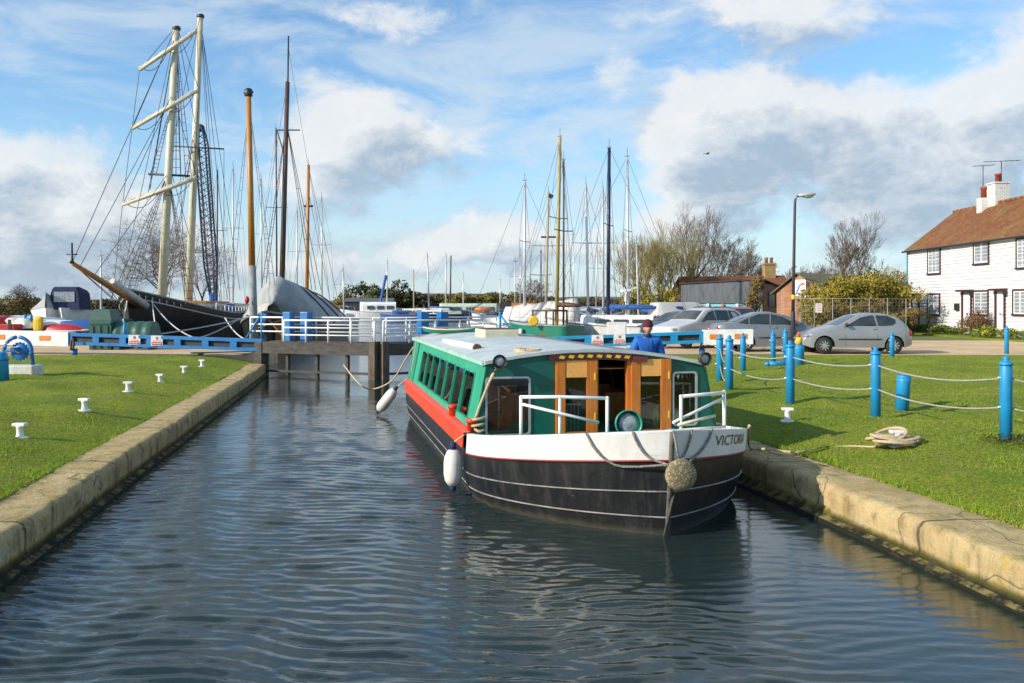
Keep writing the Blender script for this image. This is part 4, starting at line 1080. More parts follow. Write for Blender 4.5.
to=tmp.build('tmp',SK)
bm=bmesh.new(); bm.from_mesh(body.data); bm.from_mesh(to.data); bm.to_mesh(body.data); bm.free(); bpy.data.objects.remove(to)
body.data.polygons.foreach_set('use_smooth',[True]*len(body.data.polygons))
for s in(-1,1):
    mb=MB(); mb.ball(hd+Vector((s*.028,-.083,.012)),(.010,.006,.006),8,6); mb.build('eye',K['dark'],man)
mb=MB(); mb.ball(hd+Vector((0,-.084,-.066)),(.022,.006,.006),8,6); mb.build('mouth',M('lips',(.34,.12,.10),rough=.6),man)
JK=M('blue_jacket',(.010,.13,.52),(.008,.10,.40),6,.7,bmp=.5,bscale=14)
kk=['pel','bel','che','sh','sl','el','wl','sr','er','wr']; ix={k:i for i,k in enumerate(kk)}
jr=dict(pel=(.205,.15),bel=(.20,.155),che=(.205,.155),sh=(.13,.10),sl=.10,el=.085,wl=.062,sr=.10,er=.085,wr=.062)
skin_mesh('jacket',[J[k] for k in kk],[(ix[a],ix[b]) for a,b in E if a in ix and b in ix],[jr[k] for k in kk],JK,man)
mb=MB(); mb.lathe([(.066,1.375),(.078,1.40),(.072,1.43)],(0,-.095,0),16,cap=False); mb.build('collar',K['navy'],man)
mb=MB(); mb.tube([(0,-.205,1.36),(0,-.205,1.2),(0,-.185,1.0),(0,-.13,.88)],.006,5); mb.build('zip',K['dark'],man)
kk=['pel','tl','kl','al','tr','kr','ar']; ix={k:i for i,k in enumerate(kk)}
tr=dict(pel=(.16,.12),tl=.10,kl=.078,al=.065,tr=.10,kr=.078,ar=.065)
skin_mesh('trousers',[J[k] for k in kk],[(ix[a],ix[b]) for a,b in E if a in ix and b in ix],[tr[k] for k in kk],K['navy'],man)
mb=MB(); mb.lathe([(.086,1.56),(.097,1.565),(.099,1.60),(.094,1.605),(.092,1.635),(.075,1.675),(.04,1.70),(.005,1.706)],(0,-.128,0),20,cap=False); mb.v=[(x,(y+.128)*1.16-.128,z) for x,y,z in mb.v]
mb.build('beanie',M('maroon_knit',(.11,.012,.03),(.08,.010,.022),30,.95,bmp=.7,bscale=80),man)
for s in('l','r'):
    f=Vector(J['f'+s]); mb=MB(); mb.ball((f.x,f.y+.06,.045),(.052,.14,.05),12,8); mb.build('shoe',K['dark'],man)
# ------------------------------------------------------------------ leaf clouds (used by hedges, bushes, crowns)
def leafcloud(name,clumps,n,size,mat,parent=None,seed=1,flat=.5,droop=0.):
    """clumps: (cx,cy,cz,rx,ry,rz); n leaf faces spread through their volume"""
    rs=np.random.RandomState(seed); C=np.array(clumps,float); w=C[:,3]*C[:,4]*C[:,5]; w=w**.7; w/=w.sum()
    k=rs.choice(len(C),n,p=w); u=rs.normal(0,1,(n,3)); u/=np.linalg.norm(u,axis=1)[:,None]
    r=rs.uniform(.25,1.08,n)**.5; r*=1+.15*np.sin(u[:,0]*5+k)*np.sin(u[:,2]*6+k*2)
    P=C[k,:3]+u*r[:,None]*C[k,3:]
    a=rs.normal(0,1,(n,3)); a/=np.linalg.norm(a,axis=1)[:,None]; b=np.cross(a,u+.01); b/=np.linalg.norm(b,axis=1)[:,None]
    s=size*rs.uniform(.5,1.3,n)[:,None]
    V=np.stack([P-a*s,P+b*s*flat,P+a*s,P-b*s*flat],1).reshape(-1,3)
    if parent is not None: V=V-np.array(parent.location)
    return np_mesh(name,V,np.arange(4*n).reshape(n,4),mat,False,parent)
def leafmat(name,c1,c2,c3,sc=1.2):
    m,t,b=newmat(name); P=coord(t,'Pos'); a=t.noise(P,sc,4,.6); f=t.noise(P,sc*14,2,.5)
    col=t.mix(t.mr(a,.36,.64),c1,c2); col=t.mix(t.mr(f,.45,.70),col,c3)
    t.set(b,'Base Color',col); b.inputs['Roughness'].default_value=.7; b.inputs['Specular IOR Level'].default_value=.2; return m
K['lf_olive']=leafmat('olive_leaves',(.27,.23,.025),(.36,.27,.035),(.12,.11,.018))
K['lf_brown']=leafmat('brown_hedge_leaves',(.19,.125,.04),(.25,.18,.05),(.10,.075,.025))
K['lf_green']=leafmat('garden_leaves',(.09,.15,.02),(.14,.19,.03),(.05,.09,.015),3)
K['lf_dark']=leafmat('dark_hedge_leaves',(.05,.075,.02),(.08,.09,.025),(.03,.045,.012))
K['lf_red']=leafmat('russet_leaves',(.22,.10,.05),(.16,.12,.05),(.10,.06,.03),3)
K['flower']=M('yellow_flowers',(.75,.55,.03),(.68,.44,.02),9,.7)

# ------------------------------------------------------------------ cars
def paint(name,c,c2=None,metal=.5): return M(name,c,c2 or tuple(x*.93 for x in c),2,.36,metal=metal*.7,coat=.5)
K['plate_y']=M('number_plate',(.75,.55,.08),rough=.4); K['plate_w']=M('number_plate_white',(.75,.75,.72),rough=.4)
K['tail']=M('tail_lamp_red',(.45,.012,.015),rough=.15,coat=.6); K['rim']=M('alloy_rim',(.60,.61,.62),(.52,.53,.54),5,.3,metal=.75)
def interp(prof,x):
    for (a,za),(b,zb) in zip(prof,prof[1:]):
        if a<=x<=b: return za+(zb-za)*(x-a)/(b-a)
    return prof[0][1] if x<prof[0][0] else prof[-1][1]
def car(name,label,cat,loc,rz,prof,L,Wd,belt,wheels,wr,wins,ws,rw,mat,group=None,rails=False,black_trim=True,bumper=None,handles=(),cone=None):
    o=thing(name,label,cat,loc,rz,group); hw=Wd/2; roof=max(z for _,z in prof)
    xs=sorted(set([round(L*i/64,4) for i in range(65)]+[p[0] for p in prof]+[w+dx for w in wheels for dx in(-wr-.06,-wr-.055,wr+.055,wr+.06)]))
    sm=[ (x,sum(interp(prof,min(max(x+d,0),L)) for d in(-.07,-.035,0,.035,.07))/5) for x in xs]
    zt=lambda x: interp(sm,x)
    def plan(x):
        u=2*x/L-1; return 1-.16*abs(u)**4-.10*max(0,abs(u)-.86)/.14
    def wid(x,z):
        p=plan(x)*hw
        if z<=belt: return p*(1-.05*((z-.6)/.4)**2)
        return p*((1-.05*((belt-.6)/.4)**2)-.25*(z-belt)/(roof-belt))
    def zb(x):
        z=.22+.10*max(0,abs(2*x/L-1)-.85)/.15
        for w in wheels:
            d=abs(x-w); Rr=wr+.06
            if d<Rr: z=max(z,wr+math.sqrt(Rr*Rr-d*d))
        return z
    P=lambda x,s,z,off=0: Vector((x-L/2,s*(wid(x,z)+off),z))
    rings=[]
    for x in xs:
        t=zt(x); b=min(zb(x),t-.05); r=[]
        zs=[b+(t-.05-b)*q for q in(0,.12,.3,.5,.7,.85,1.0)]
        left=[(wid(x,z),z) for z in zs]; wt=wid(x,t-.05)
        left+=[(wt*.96,t-.015),(wt*.86,t),(wt*.5,t+.014),(0,t+.018)]
        r=[Vector((x-L/2,-y,z)) for y,z in left]+[Vector((x-L/2,y,z)) for y,z in reversed(left[:-1])]
        rings.append(r)
    mb=MB(); mb.loft(rings,closed=False,cap=False); n=len(rings[0]); mb.poly(rings[0]); mb.poly(rings[-1][::-1])
    body=mb.build('body',mat,o)
    mb=MB(); mb.box((0,0,.42),(L*.86,Wd*.80,.36)); mb.build('underbody',K['rubber'],o)
    for pts in wins:
        for s in(-1,1):
            mb=MB(); mb.prism([P(x,s,z,.005) for x,z in pts],(0,-s*.012,0)); mb.build('side_window',K['carglass'],o)
            mb=MB(); ring=[P(x,s,z,.008) for x,z in pts]; mb.tube(ring+[ring[0]],.011,5); mb.build('window_trim',K['rubber'],o)
    def screen(x0,x1,f0,f1,nm):
        mb=MB(); rr=[]
        for i in range(7):
            x=x0+(x1-x0)*i/6; t=zt(x); f=f0+(f1-f0)*i/6; w=wid(x,t-.05)*f
            rr.append([Vector((x-L/2,w*k/3,t+.010+.016*(1-(abs(k)/3)**2))) for k in(-3,-2,-1,0,1,2,3)])
        mb.loft(rr,closed=False,cap=False); mb.build(nm,K['carglass'],o)
    screen(*ws,.88,.84,'windscreen')
    if rw: screen(*rw,.82,.86,'rear_window')
    for w in wheels:
        for s in(-1,1):
            y=s*(wid(w,wr)-.10); wo=MB(); wo.lathe([(wr*.62,-.10),(wr*.9,-.10),(wr,-.06),(wr,.06),(wr*.9,.10),(wr*.62,.10)],(w-L/2,y,wr),26,'Y',cap=True); tw=wo.build('wheel',K['rubber'],o)
            rm=MB(); c=Vector((w-L/2,y+s*.102,wr)); rm.lathe([(wr*.64,-.012),(wr*.66,.004),(wr*.58,.010),(wr*.56,-.006)],c,26,'Y',cap=False)
            rm.lathe([(.005,.008),(wr*.16,.008),(wr*.18,-.008)],c,14,'Y') 
            for k in range(9):
                a=2*math.pi*k/9; rm.box(c+Vector((math.cos(a)*wr*.37,0,math.sin(a)*wr*.37)),(wr*.44,.012,wr*.13),ry=-a)
            rm.build('rim',K['rim'],tw)
    # lamps, bumper strips, mirrors, handles, plates
    zl=zt(.22)-.10
    for s in(-1,1):
        mb=MB(); mb.ball((.22-L/2,s*(wid(.22,zl)-.10),zl),(.20,.115,.075),12,8); mb.build('headlight',K['lamp'],o)
        xr=L-.10; zr=min(zt(xr)-.12,belt-.02); mb=MB(); mb.ball((xr-L/2,s*(wid(xr,zr)-.05),zr),(.10,.075,.13),10,8); mb.build('tail_light',K['tail'],o)
        xm=ws[0]+.30; mb=MB(); mb.ball((xm-L/2,s*(wid(xm,belt)+.09),belt+.05),(.06,.10,.07),10,8); mb.tube([P(xm,s,belt-.02,-.02),(xm-L/2,s*(wid(xm,belt)+.06),belt+.03)],.02,6); mb.build('door_mirror',K['rubber'] if black_trim else mat,o)
        mb=MB(); pts=[P(wheels[0]+wr+.18+(wheels[1]-wheels[0]-2*wr-.36)*i/8,s,.52,.008) for i in range(9)]; mb.tube(pts,.022,6); mb.build('side_moulding',K['rubber'],o)
        for hx in handles: mb=MB(); mb.ball(P(hx,s,belt-.10,.008),(.085,.018,.022),8,6); mb.build('door_handle',mat,o)
        for dx in (cone or ()):
            mb=MB(); mb.tube([P(dx,s,.30,.001),P(dx,s,.6,.001),P(dx,s,belt-.02,.001)],.005,4); mb.build('door_gap',K['rubber'],o)
        if rails: mb=MB(); mb.tube([Vector((x-L/2,s*wid(x,zt(x)-.05)*.84,zt(x)+(.05 if 0<i<5 else .01))) for i,x in enumerate([rails[0]+(rails[1]-rails[0])*k/5 for k in range(6)])],.018,6); mb.build('roof_rail',K['dark'],o)
    mb=MB(); mb.box((-L/2+.015,0,.42),(.05,Wd*.55,.14)); mb.build('grille',K['rubber'],o)
    mb=MB(); mb.box((-L/2-.012,0,.40),(.014,.46,.10)); mb.build('front_plate',K['plate_w'],o)
    mb=MB(); mb.box((L/2+.004,0,.62),(.014,.46,.10)); mb.build('rear_plate',K['plate_y'],o)
    return o
HB=[(0,.46),(.04,.60),(.18,.72),(.6,.84),(1.02,.95),(1.15,.99),(1.9,1.36),(2.35,1.43),(2.9,1.41),(3.35,1.28),(3.66,1.0),(3.78,.80),(3.84,.5)]
HBW=[[(1.52,1.0),(2.02,1.27),(2.40,1.345),(2.46,1.345),(2.52,1.0)],[(2.60,1.0),(2.55,1.345),(2.95,1.325),(3.22,1.20),(3.20,1.08),(3.06,1.01)]]
SD=[(0,.46),(.05,.62),(.2,.74),(.7,.86),(1.25,.95),(1.4,.99),(2.15,1.36),(2.6,1.455),(3.1,1.44),(3.6,1.27),(4.05,1.08),(4.55,1.03),(4.66,.86),(4.7,.5)]
SDW=[[(1.75,1.01),(2.25,1.28),(2.62,1.37),(2.68,1.02)],[(2.76,1.02),(2.70,1.375),(3.1,1.365),(3.42,1.24),(3.46,1.03)],[(3.53,1.03),(3.50,1.23),(3.86,1.06)]]
ES=[(0,.55),(.05,.74),(.2,.86),(.7,.98),(1.05,1.06),(1.2,1.10),(1.8,1.50),(2.25,1.60),(3.5,1.58),(3.9,1.42),(4.06,1.05),(4.12,.55)]
ESW=[[(1.55,1.12),(1.98,1.42),(2.26,1.50),(2.30,1.12)],[(2.38,1.12),(2.36,1.50),(3.05,1.49),(3.08,1.12)],[(3.15,1.12),(3.13,1.49),(3.52,1.45),(3.74,1.30),(3.70,1.14)]]
VN=[(0,.55),(.06,.86),(.6,1.05),(.75,1.12),(1.4,1.62),(1.9,1.86),(4.25,1.86),(4.36,1.72),(4.4,.5)]
VNW=[[(1.05,1.12),(1.42,1.46),(1.72,1.60),(2.0,1.60),(2.02,1.12)]]
silver=paint('silver_paint',(.33,.34,.355)); grey=paint('grey_blue_paint',(.20,.225,.25)); carwhite=paint('white_car_paint',(.52,.515,.49),metal=0)
darkcar=paint('charcoal_paint',(.045,.055,.065)); bluecar=paint('blue_car_paint',(.03,.16,.34)); redcar=paint('red_car_paint',(.42,.015,.02),metal=.1)
CG='cars parked along the gravel track'
car('parked_car','silver three door hatchback parked on the gravel track before the hedge','car',((851-HX)/F*32.4,32.4,0),R(-1),HB,3.84,1.66,.97,(.72,3.16),.295,HBW,(1.16,1.86),(3.38,3.62),silver,CG,handles=(2.42,),cone=(1.45,2.56))
car('parked_car','grey saloon with its nose hidden behind the silver hatchback','car',((773-HX)/F*34.0,34.0,0),R(181),SD,4.7,1.75,.99,(.93,3.63),.315,SDW,(1.42,2.12),(3.62,4.02),grey,CG,handles=(2.52,3.3),cone=(1.6,2.72,3.5),black_trim=False)
car('parked_car','white estate car with roof rails behind the beam end','car',((698-HX)/F*36.9,36.9,0),R(32),ES,4.12,1.72,1.08,(.75,3.3),.31,ESW,(1.24,1.78),(3.92,4.0),carwhite,CG,rails=(2.3,3.5),handles=(2.2,3.0),cone=(1.5,2.34,3.1))
car('parked_car','charcoal hatchback half hidden behind the person','car',((674-HX)/F*42,42,0),R(28),HB,3.84,1.66,.97,(.72,3.16),.295,HBW,(1.16,1.86),(3.38,3.62),darkcar,CG)
car('parked_car','blue car squeezed between the charcoal hatchback and the white estate','car',((693-HX)/F*43.6,43.6,0),R(40),HB,3.84,1.66,.97,(.72,3.16),.295,HBW,(1.16,1.86),(3.38,3.62),bluecar,CG)
car('parked_van','white panel van parked in front of the slate shed','van',((688-HX)/F*50,50,0),R(196),VN,4.4,1.85,1.08,(.85,3.5),.33,VNW,(.78,1.5),None,carwhite,CG)
car('parked_car','dark off roader parked behind the white estate near the blue wall','car',((724-HX)/F*52,52,0),R(150),ES,4.12,1.72,1.08,(.75,3.3),.31,ESW,(1.24,1.78),(3.92,4.0),darkcar,CG)
car('parked_car','red car showing only its rear beside the dark off roader','car',((741-HX)/F*53,53,0),R(95),ES,4.12,1.72,1.08,(.75,3.3),.31,ESW,(1.24,1.78),(3.92,4.0),redcar,CG)

# ------------------------------------------------------------------ street lamp
Yl=33.0; c=at(793,300,Yl); lp=thing('street_lamp','tall dark street lamp standing in front of the parked cars','street lamp',(c.x,c.y,0))
mb=MB(); mb.tube([(0,0,-.05),(0,0,1.45),(0,0,1.5)],[.085,.085,.07],12); mb.build('base_column',K['dark'],lp)
mb=MB(); ht=(HY-196)/F*Yl+EYE; mb.tube([(0,0,1.45),(.03,0,3.2),(.07,0,ht-.28),(.09,0,ht-.12),(.16,0,ht-.02),(.28,0,ht+.02)],[.062,.055,.047,.043,.04,.038],10); mb.build('pole',M('lamp_post_paint',(.055,.035,.04),(.035,.028,.03),3,.5),lp)
mb=MB(); mb.lathe([(.064,1.93),(.066,1.935),(.066,2.09),(.064,2.095)],(0.012,0,0),12,cap=False); mb.build('yellow_band',K['yellow'],lp)
mb=MB(); mb.loft([[Vector((x,w*math.cos(a),ht+.02+(x-.2)*.07+h*math.sin(a))) for a in[R(30*k) for k in range(12)]] for x,w,h in((.20,.04,.04),(.26,.10,.06),(.5,.13,.075),(.74,.12,.06),(.82,.05,.03))]); hd_=mb.build('lantern',M('lantern_grey',(.50,.49,.44),(.42,.41,.37),5,.5),lp)
mb=MB(); mb.ball((.54,0,ht-.02),(.22,.10,.06),12,6); mb.build('lens',K['lamp'],hd_)

# ------------------------------------------------------------------ cottages
XF=25.7; Y0c,Y1c=28.0,58.45; EAVE=5.28; RX,RZ=28.75,7.75
def ypx(px,x=XF): return x*F/(px-HX)
def zpx(py,Y): return EYE+(HY-py)/F*Y
ct=thing('cottage','row of white weatherboarded cottages with a mossy brown tiled roof','house',(XF,45,0))
board=M('white_weatherboard',(.70,.70,.69),(.64,.645,.64),1.2,.5,stretch=(1,.3,3),dirt=.10)
mb=MB(); prof=[]; z=0.12; 
while z<EAVE: prof+=[(XF-.004,z),(XF-.050,z+.006),(XF-.010,min(z+.19,EAVE))]; z+=.19
mb.loft([[Vector((x,y,zz)) for x,zz in prof] for y in(Y1c,Y0c)],closed=False,cap=False,smooth=False)
mb.poly([(XF-.004,Y1c,.0),(XF+6,Y1c,0),(XF+6,Y1c,EAVE),(RX,Y1c,RZ-.1),(XF-.004,Y1c,EAVE)]); mb.poly([(XF-.004,Y0c,.0),(XF+6,Y0c,0),(XF+6,Y0c,EAVE),(RX,Y0c,RZ-.1),(XF-.004,Y0c,EAVE)]); mb.poly([(XF+6,Y0c,0),(XF+6,Y1c,0),(XF+6,Y1c,EAVE),(XF+6,Y0c,EAVE)])
mb.build('wall',board,ct,world=True)
mb=MB(); mb.box((XF-.02,(Y0c+Y1c)/2,.05),(.10,Y1c-Y0c,.17)); mb.build('plinth',K['concrete'],ct,world=True)
for y in(Y1c-.05,ypx(952.5)):
    mb=MB(); mb.box((XF-.035,y,EAVE/2+.05),(.05,.11 if y<58 else .16,EAVE-.12)); mb.build('corner_board',K['white'] if y<58 else M('teal_board',(.02,.20,.17),(.03,.24,.2),3,.5),ct,world=True)
# roof of overlapping tile courses
def tile_mat():
    m,t,b=newmat('mossy_roof_tiles'); P=coord(t,'Pos'); s=t.n('ShaderNodeSeparateXYZ'); t.set(s,0,P)
    cv=t.n('ShaderNodeCombineXYZ'); t.set(cv,0,s.outputs[1]); t.set(cv,1,t.m('MULTIPLY',s.outputs[2],1.58))
    br=t.n('ShaderNodeTexBrick'); t.set(br,'Vector',cv.outputs[0]); br.inputs['Scale'].default_value=1; br.inputs['Brick Width'].default_value=.17; br.inputs['Row Height'].default_value=.14; br.inputs['Mortar Size'].default_value=.007; br.inputs['Bias'].default_value=-.1
    br.inputs['Color1'].default_value=(.29,.10,.035,1); br.inputs['Color2'].default_value=(.19,.065,.022,1); br.inputs['Mortar'].default_value=(.05,.025,.015,1)
    a=t.noise(P,.7,7,.68); c=t.noise(P,3.3,6,.7)
    col=t.mix(t.m('MULTIPLY',t.mr(a,.44,.62),.75),br.outputs[0],(.24,.15,.04)); col=t.mix(t.m('MULTIPLY',t.mr(c,.50,.68),.65),col,(.30,.22,.11)); col=t.mix(t.m('MULTIPLY',t.mr(t.noise(P,1.4,6,.7),.56,.68),.6),col,(.085,.085,.025))
    t.set(b,'Base Color',col); b.inputs['Roughness'].default_value=.9; bump(t,b,c,.6,.04); return m
K['tiles']=tile_mat()
mb=MB(); n=34; A=Vector((XF-.28,0,EAVE-.10)); B=Vector((RX,0,RZ)); prof=[]
for i in range(n):
    p=A.lerp(B,i/n); q=A.lerp(B,(i+1)/n); up=Vector((-(B.z-A.z),0,B.x-A.x)).normalized()
    prof+=[p+up*.028,q+up*.008]
rs=random.Random(3); rr=[]
yy=np.linspace(Y1c+.06,Y0c-.1,64)
for y in yy:
    w=.025*math.sin(y*.8)+.02*math.sin(y*1.9+1); rr.append([Vector((p.x,y,p.z+w*(k/len(prof)))) for k,p in enumerate(prof)])
mb.loft(rr,closed=False,cap=False,smooth=False)
mb.poly([(RX,Y1c+.06,RZ),(RX,Y0c-.1,RZ),(XF+6.3,Y0c-.1,EAVE-.1),(XF+6.3,Y1c+.06,EAVE-.1)])
rf=mb.build('roof',K['tiles'],ct,world=True)
mb=MB()
for i in range(60):
    y=Y1c+.1-.52*i; mb.tube([(RX,y,RZ+.03),(RX,y-.50,RZ+.035)],.10,8)
q=mb.build('ridge_tiles',K['tiles'],rf); q.data.transform(Matrix.Translation(-ct.location))
mb=MB(); mb.tube([(XF-.30,Y1c+.15,EAVE-.13),(XF-.30,Y0c,EAVE-.15)],.055,8); mb.build('gutter',K['dark'],ct,world=True)
mb=MB(); mb.box((XF-.12,(Y0c+Y1c)/2,EAVE-.09),(.22,Y1c-Y0c,.03)); mb.build('soffit',K['white'],ct,world=True)
K['frame_c']=M('maroon_window_frame',(.075,.02,.03),(.05,.018,.024),5,.5)
pane=M('curtained_window',(.20,.23,.27),(.32,.35,.38),2.2,.10,stretch=(1,6,.4),spec=.8,lo=.42,hi=.58)
def cwin(pa,pb,pt,pbm,cols,rows):
    ya,yb=ypx(pa),ypx(pb); y=(ya+yb)/2; w=ya-yb; z1=zpx(pt,y); z0=zpx(pbm,y); h=z1-z0; zc=(z0+z1)/2
    mb=MB(); e=.09
    mb.box((XF-.05,ya+e/2-.02,zc),(.09,e,h+.10)); mb.box((XF-.05,yb-e/2+.02,zc),(.09,e,h+.10)); mb.box((XF-.05,y,z1+.06),(.10,w+.12,.09)); mb.box((XF-.07,y,z0-.05),(.14,w+.18,.09))
    wd=mb.build('window',K['frame_c'],ct,world=True)
    mb=MB(); mb.box((XF-.035,y,zc),(.02,w-.05,h-.01)); g=mb.build('pane',pane,wd); g.data.transform(Matrix.Translation(-ct.location))
    mb=MB(); x=XF-.055
    for k in range(cols+1): mb.box((x,yb+.04+(w-.08)*k/cols,zc),(.022,.07 if k in(0,cols) or (cols==4 and k==2) or cols==2 else .03,h-.02))
    for k in range(rows+1): mb.box((x-.003,y,z0+.03+(h-.06)*k/rows),(.022,w-.06,.065 if k in(0,rows) else .03))
    g=mb.build('sash',K['white'],wd); g.data.transform(Matrix.Translation(-ct.location))
cwin(929,941,247.5,273,3,4); cwin(975,989.5,241.5,263,2,1); cwin(1018,1034,239,267,3,4)
cwin(929,940.5,295,314,2,2); cwin(975,989,292,314,2,2); cwin(1014.5,1028,291,314,2,2)
K['doorwhite']=M('white_door',(.80,.80,.79),(.74,.74,.73),2,.4)
def cdoor(pa,pb,pt,mat):
    ya,yb=ypx(pa),ypx(pb); y=(ya+yb)/2; w=ya-yb; z1=zpx(pt,y)
    mb=MB(); mb.box((XF-.04,y,(z1+.1)/2+.04),(.05,w,z1-.1)); d=mb.build('door',mat,ct,world=True)
    mb=MB(); mb.box((XF-.06,ya+.07,z1/2+.05),(.13,.15,z1)); mb.box((XF-.06,yb-.05,z1/2+.05),(.12,.10,z1)); mb.box((XF-.20,y,z1+.12),(.42,w+.50,.10)); g=mb.build('door_surround',K['frame_c'],d); g.data.transform(Matrix.Translation(-ct.location))
    mb=MB(); mb.box((XF-.07,y,z1*.52),(.02,.22,.06)); mb.ball((XF-.08,yb+.12,z1*.5),(.03,.03,.03),8,6); g=mb.build('letterbox',K['dark'],d); g.data.transform(Matrix.Translation(-ct.location))
    mb=MB(); mb.box((XF-.18,yb-.25,z1-.05),(.14,.13,.24)); mb.box((XF-.10,yb-.25,z1+.10),(.20,.04,.04)); g=mb.build('wall_lantern',K['dark'],ct,world=True)
cdoor(913.5,919.5,296,K['doorwhite']); cdoor(964.5,972,293,K['doorwhite']); cdoor(998,1005.5,292,K['doorwhite'])
mb=MB(); y=ypx(958.5); mb.bbox((XF-.10,y,zpx(307,y)),(.14,.42,.40),.02); mb.build('post_box',K['dark'],ct,world=True)
# chimney stack with two pots and aerials
cy_=ypx(992,RX); ch=thing('x','y','z') if False else None
stackm,t_,b_=newmat('painted_chimney_brick'); co_=coord(t_,'Pos'); bk=t_.n('ShaderNodeTexBrick'); vv=t_.n('ShaderNodeSeparateXYZ'); t_.set(vv,0,co_); cv=t_.n('ShaderNodeCombineXYZ'); t_.set(cv,0,t_.m('ADD',vv.outputs[0],vv.outputs[1])); t_.set(cv,1,vv.outputs[2]); t_.set(bk,'Vector',cv.outputs[0])
bk.inputs['Scale'].default_value=1; bk.inputs['Brick Width'].default_value=.24; bk.inputs['Row Height'].default_value=.085; bk.inputs['Mortar Size'].default_value=.012
bk.inputs['Color1'].default_value=(.74,.73,.70,1); bk.inputs['Color2'].default_value=(.62,.61,.58,1); bk.inputs['Mortar'].default_value=(.40,.39,.37,1); t_.set(b_,'Base Color',t_.mix(t_.mr(t_.noise(co_,4,6,.7),.52,.7),bk.outputs[0],(.38,.36,.32))); b_.inputs['Roughness'].default_value=.9; bump(t_,b_,bk.outputs['Fac'],-.6,.03)
mb=MB(); x0=RX-.15; mb.box((x0+.35,cy_-.3,8.1),(.85,.95,1.8)); mb.box((x0-.18,cy_+.28,7.6),(.6,.6,1.1)); mb.box((x0+.35,cy_-.3,8.96),(.94,1.04,.10))
sk=mb.build('chimney',stackm,rf); sk.data.transform(Matrix.Translation(-ct.location))
def pot(x,y,z,h):
    mb=MB(); mb.lathe([(.17,0),(.15,h*.8),(.19,h*.82),(.19,h),(.12,h)],(x,y,z),14); g=mb.build('chimney_pot',M('terracotta_pot',(.36,.075,.035),(.28,.055,.03),6,.8),rf); g.data.transform(Matrix.Translation(-ct.location))
pot(x0-.2,cy_+.28,8.13,.7); pot(x0+.35,cy_-.3,8.99,.55)
for (ax,ay,az,L_) in((x0-.15,cy_+.45,10.15,.75),(x0+.55,cy_-.30,10.3,1.25)):
    mb=MB(); mb.tube([(ax,ay,8.6),(ax,ay,az)],.022,6); mb.tube([(ax-L_*.8,ay+.1,az-.04),(ax+L_*.9,ay-.1,az+.03)],.016,5)
    for k in range(7): u=-.75+k*.25; mb.tube([(ax+L_*u,ay-.16,az-.02+.03*u),(ax+L_*u,ay+.16,az-.02+.03*u)],.009,4)
    g=mb.build('aerial',K['dark'],rf); g.data.transform(Matrix.Translation(-ct.location))
# garden plants along the cottages
def plant(name,label,px,x,r,n,mat,ls=.06,flowers=0,cat='bush',h=None,seed=1,group=None):
    y=ypx(px,x); h=h or r; o=thing(name,label,cat,(x,y,.05),0,group); rs=random.Random(seed)
    cl=[(x+rs.uniform(-.5,.5)*r,y+rs.uniform(-.9,.9)*r,.05+h*rs.uniform(.3,.7),r*rs.uniform(.35,.6),r*rs.uniform(.4,.7),h*rs.uniform(.25,.45)) for _ in range(7)]
    leafcloud('foliage',cl,n,ls,mat,o,seed)
    if flowers: leafcloud('blossoms',[(a,b,c_+.04,d*1.05,e*1.05,f*1.05) for a,b,c_,d,e,f in cl],flowers,.05,K['flower'],o,seed+9,.9)
    return o
GP='low flowering clumps in the cottage verge'
for k,(px,x,r,fl,lab) in enumerate(((909,25.0,.55,60,'low yellow flowered clump at the far cottage corner'),(921,25.1,.75,40,'low yellow flowered clump beside the first cottage door'),(935,24.9,.8,50,'leafy yellow flowered clump below the spiky palm'),(948,24.7,.7,20,'low green clump right of the spiky palm'),(958,24.9,.6,10,'low green clump below the cottage post box'),(984,24.3,1.0,50,'yellow flowered clump in front of the rounded russet bush'),(999,24.4,.8,70,'yellow flowered clump between the bush and the third door'),(1013,24.3,.8,80,'yellow flowered clump below the third lower window'))):
    plant('flower_clump',lab,px,x,r,900,K['lf_green'],.055,fl,'plant',r*.7,k+2,GP)
plant('round_bush','rounded russet bush between two cottage doors',976,25.0,1.05,3200,K['lf_red'],.055,0,'bush',1.5,31)
y=ypx(928.5,25.1); pm=thing('spiky_palm','small spiky palm growing against the white cottage wall','plant',(25.1,y,0))
mb=MB(); mb.tube([(0,0,0),(.03,0,.5),(0,.02,.85)],[.09,.08,.07],8); mb.build('trunk',K['brown'],pm)
mb=MB(); rs=random.Random(4)
for i in range(60):
    a=rs.uniform(0,6.28); e=rs.uniform(-.2,1.4); L_=rs.uniform(.5,.85); d=Vector((math.cos(a)*math.cos(e),math.sin(a)*math.cos(e),math.sin(e))); w=Vector((-math.sin(a),math.cos(a),0))*.028
    p0=Vector((0,.02,.85)); p1=p0+d*L_*.55; p2=p0+d*L_-Vector((0,0,.12)); mb.add([p0-w*.4,p0+w*.4,p1+w,p1-w,p2],[(0,1,2,3),(3,2,4)])
mb.build('fronds',leafmat('palm_fronds',(.26,.24,.06),(.32,.27,.08),(.16,.18,.04),4),pm,fix=False)

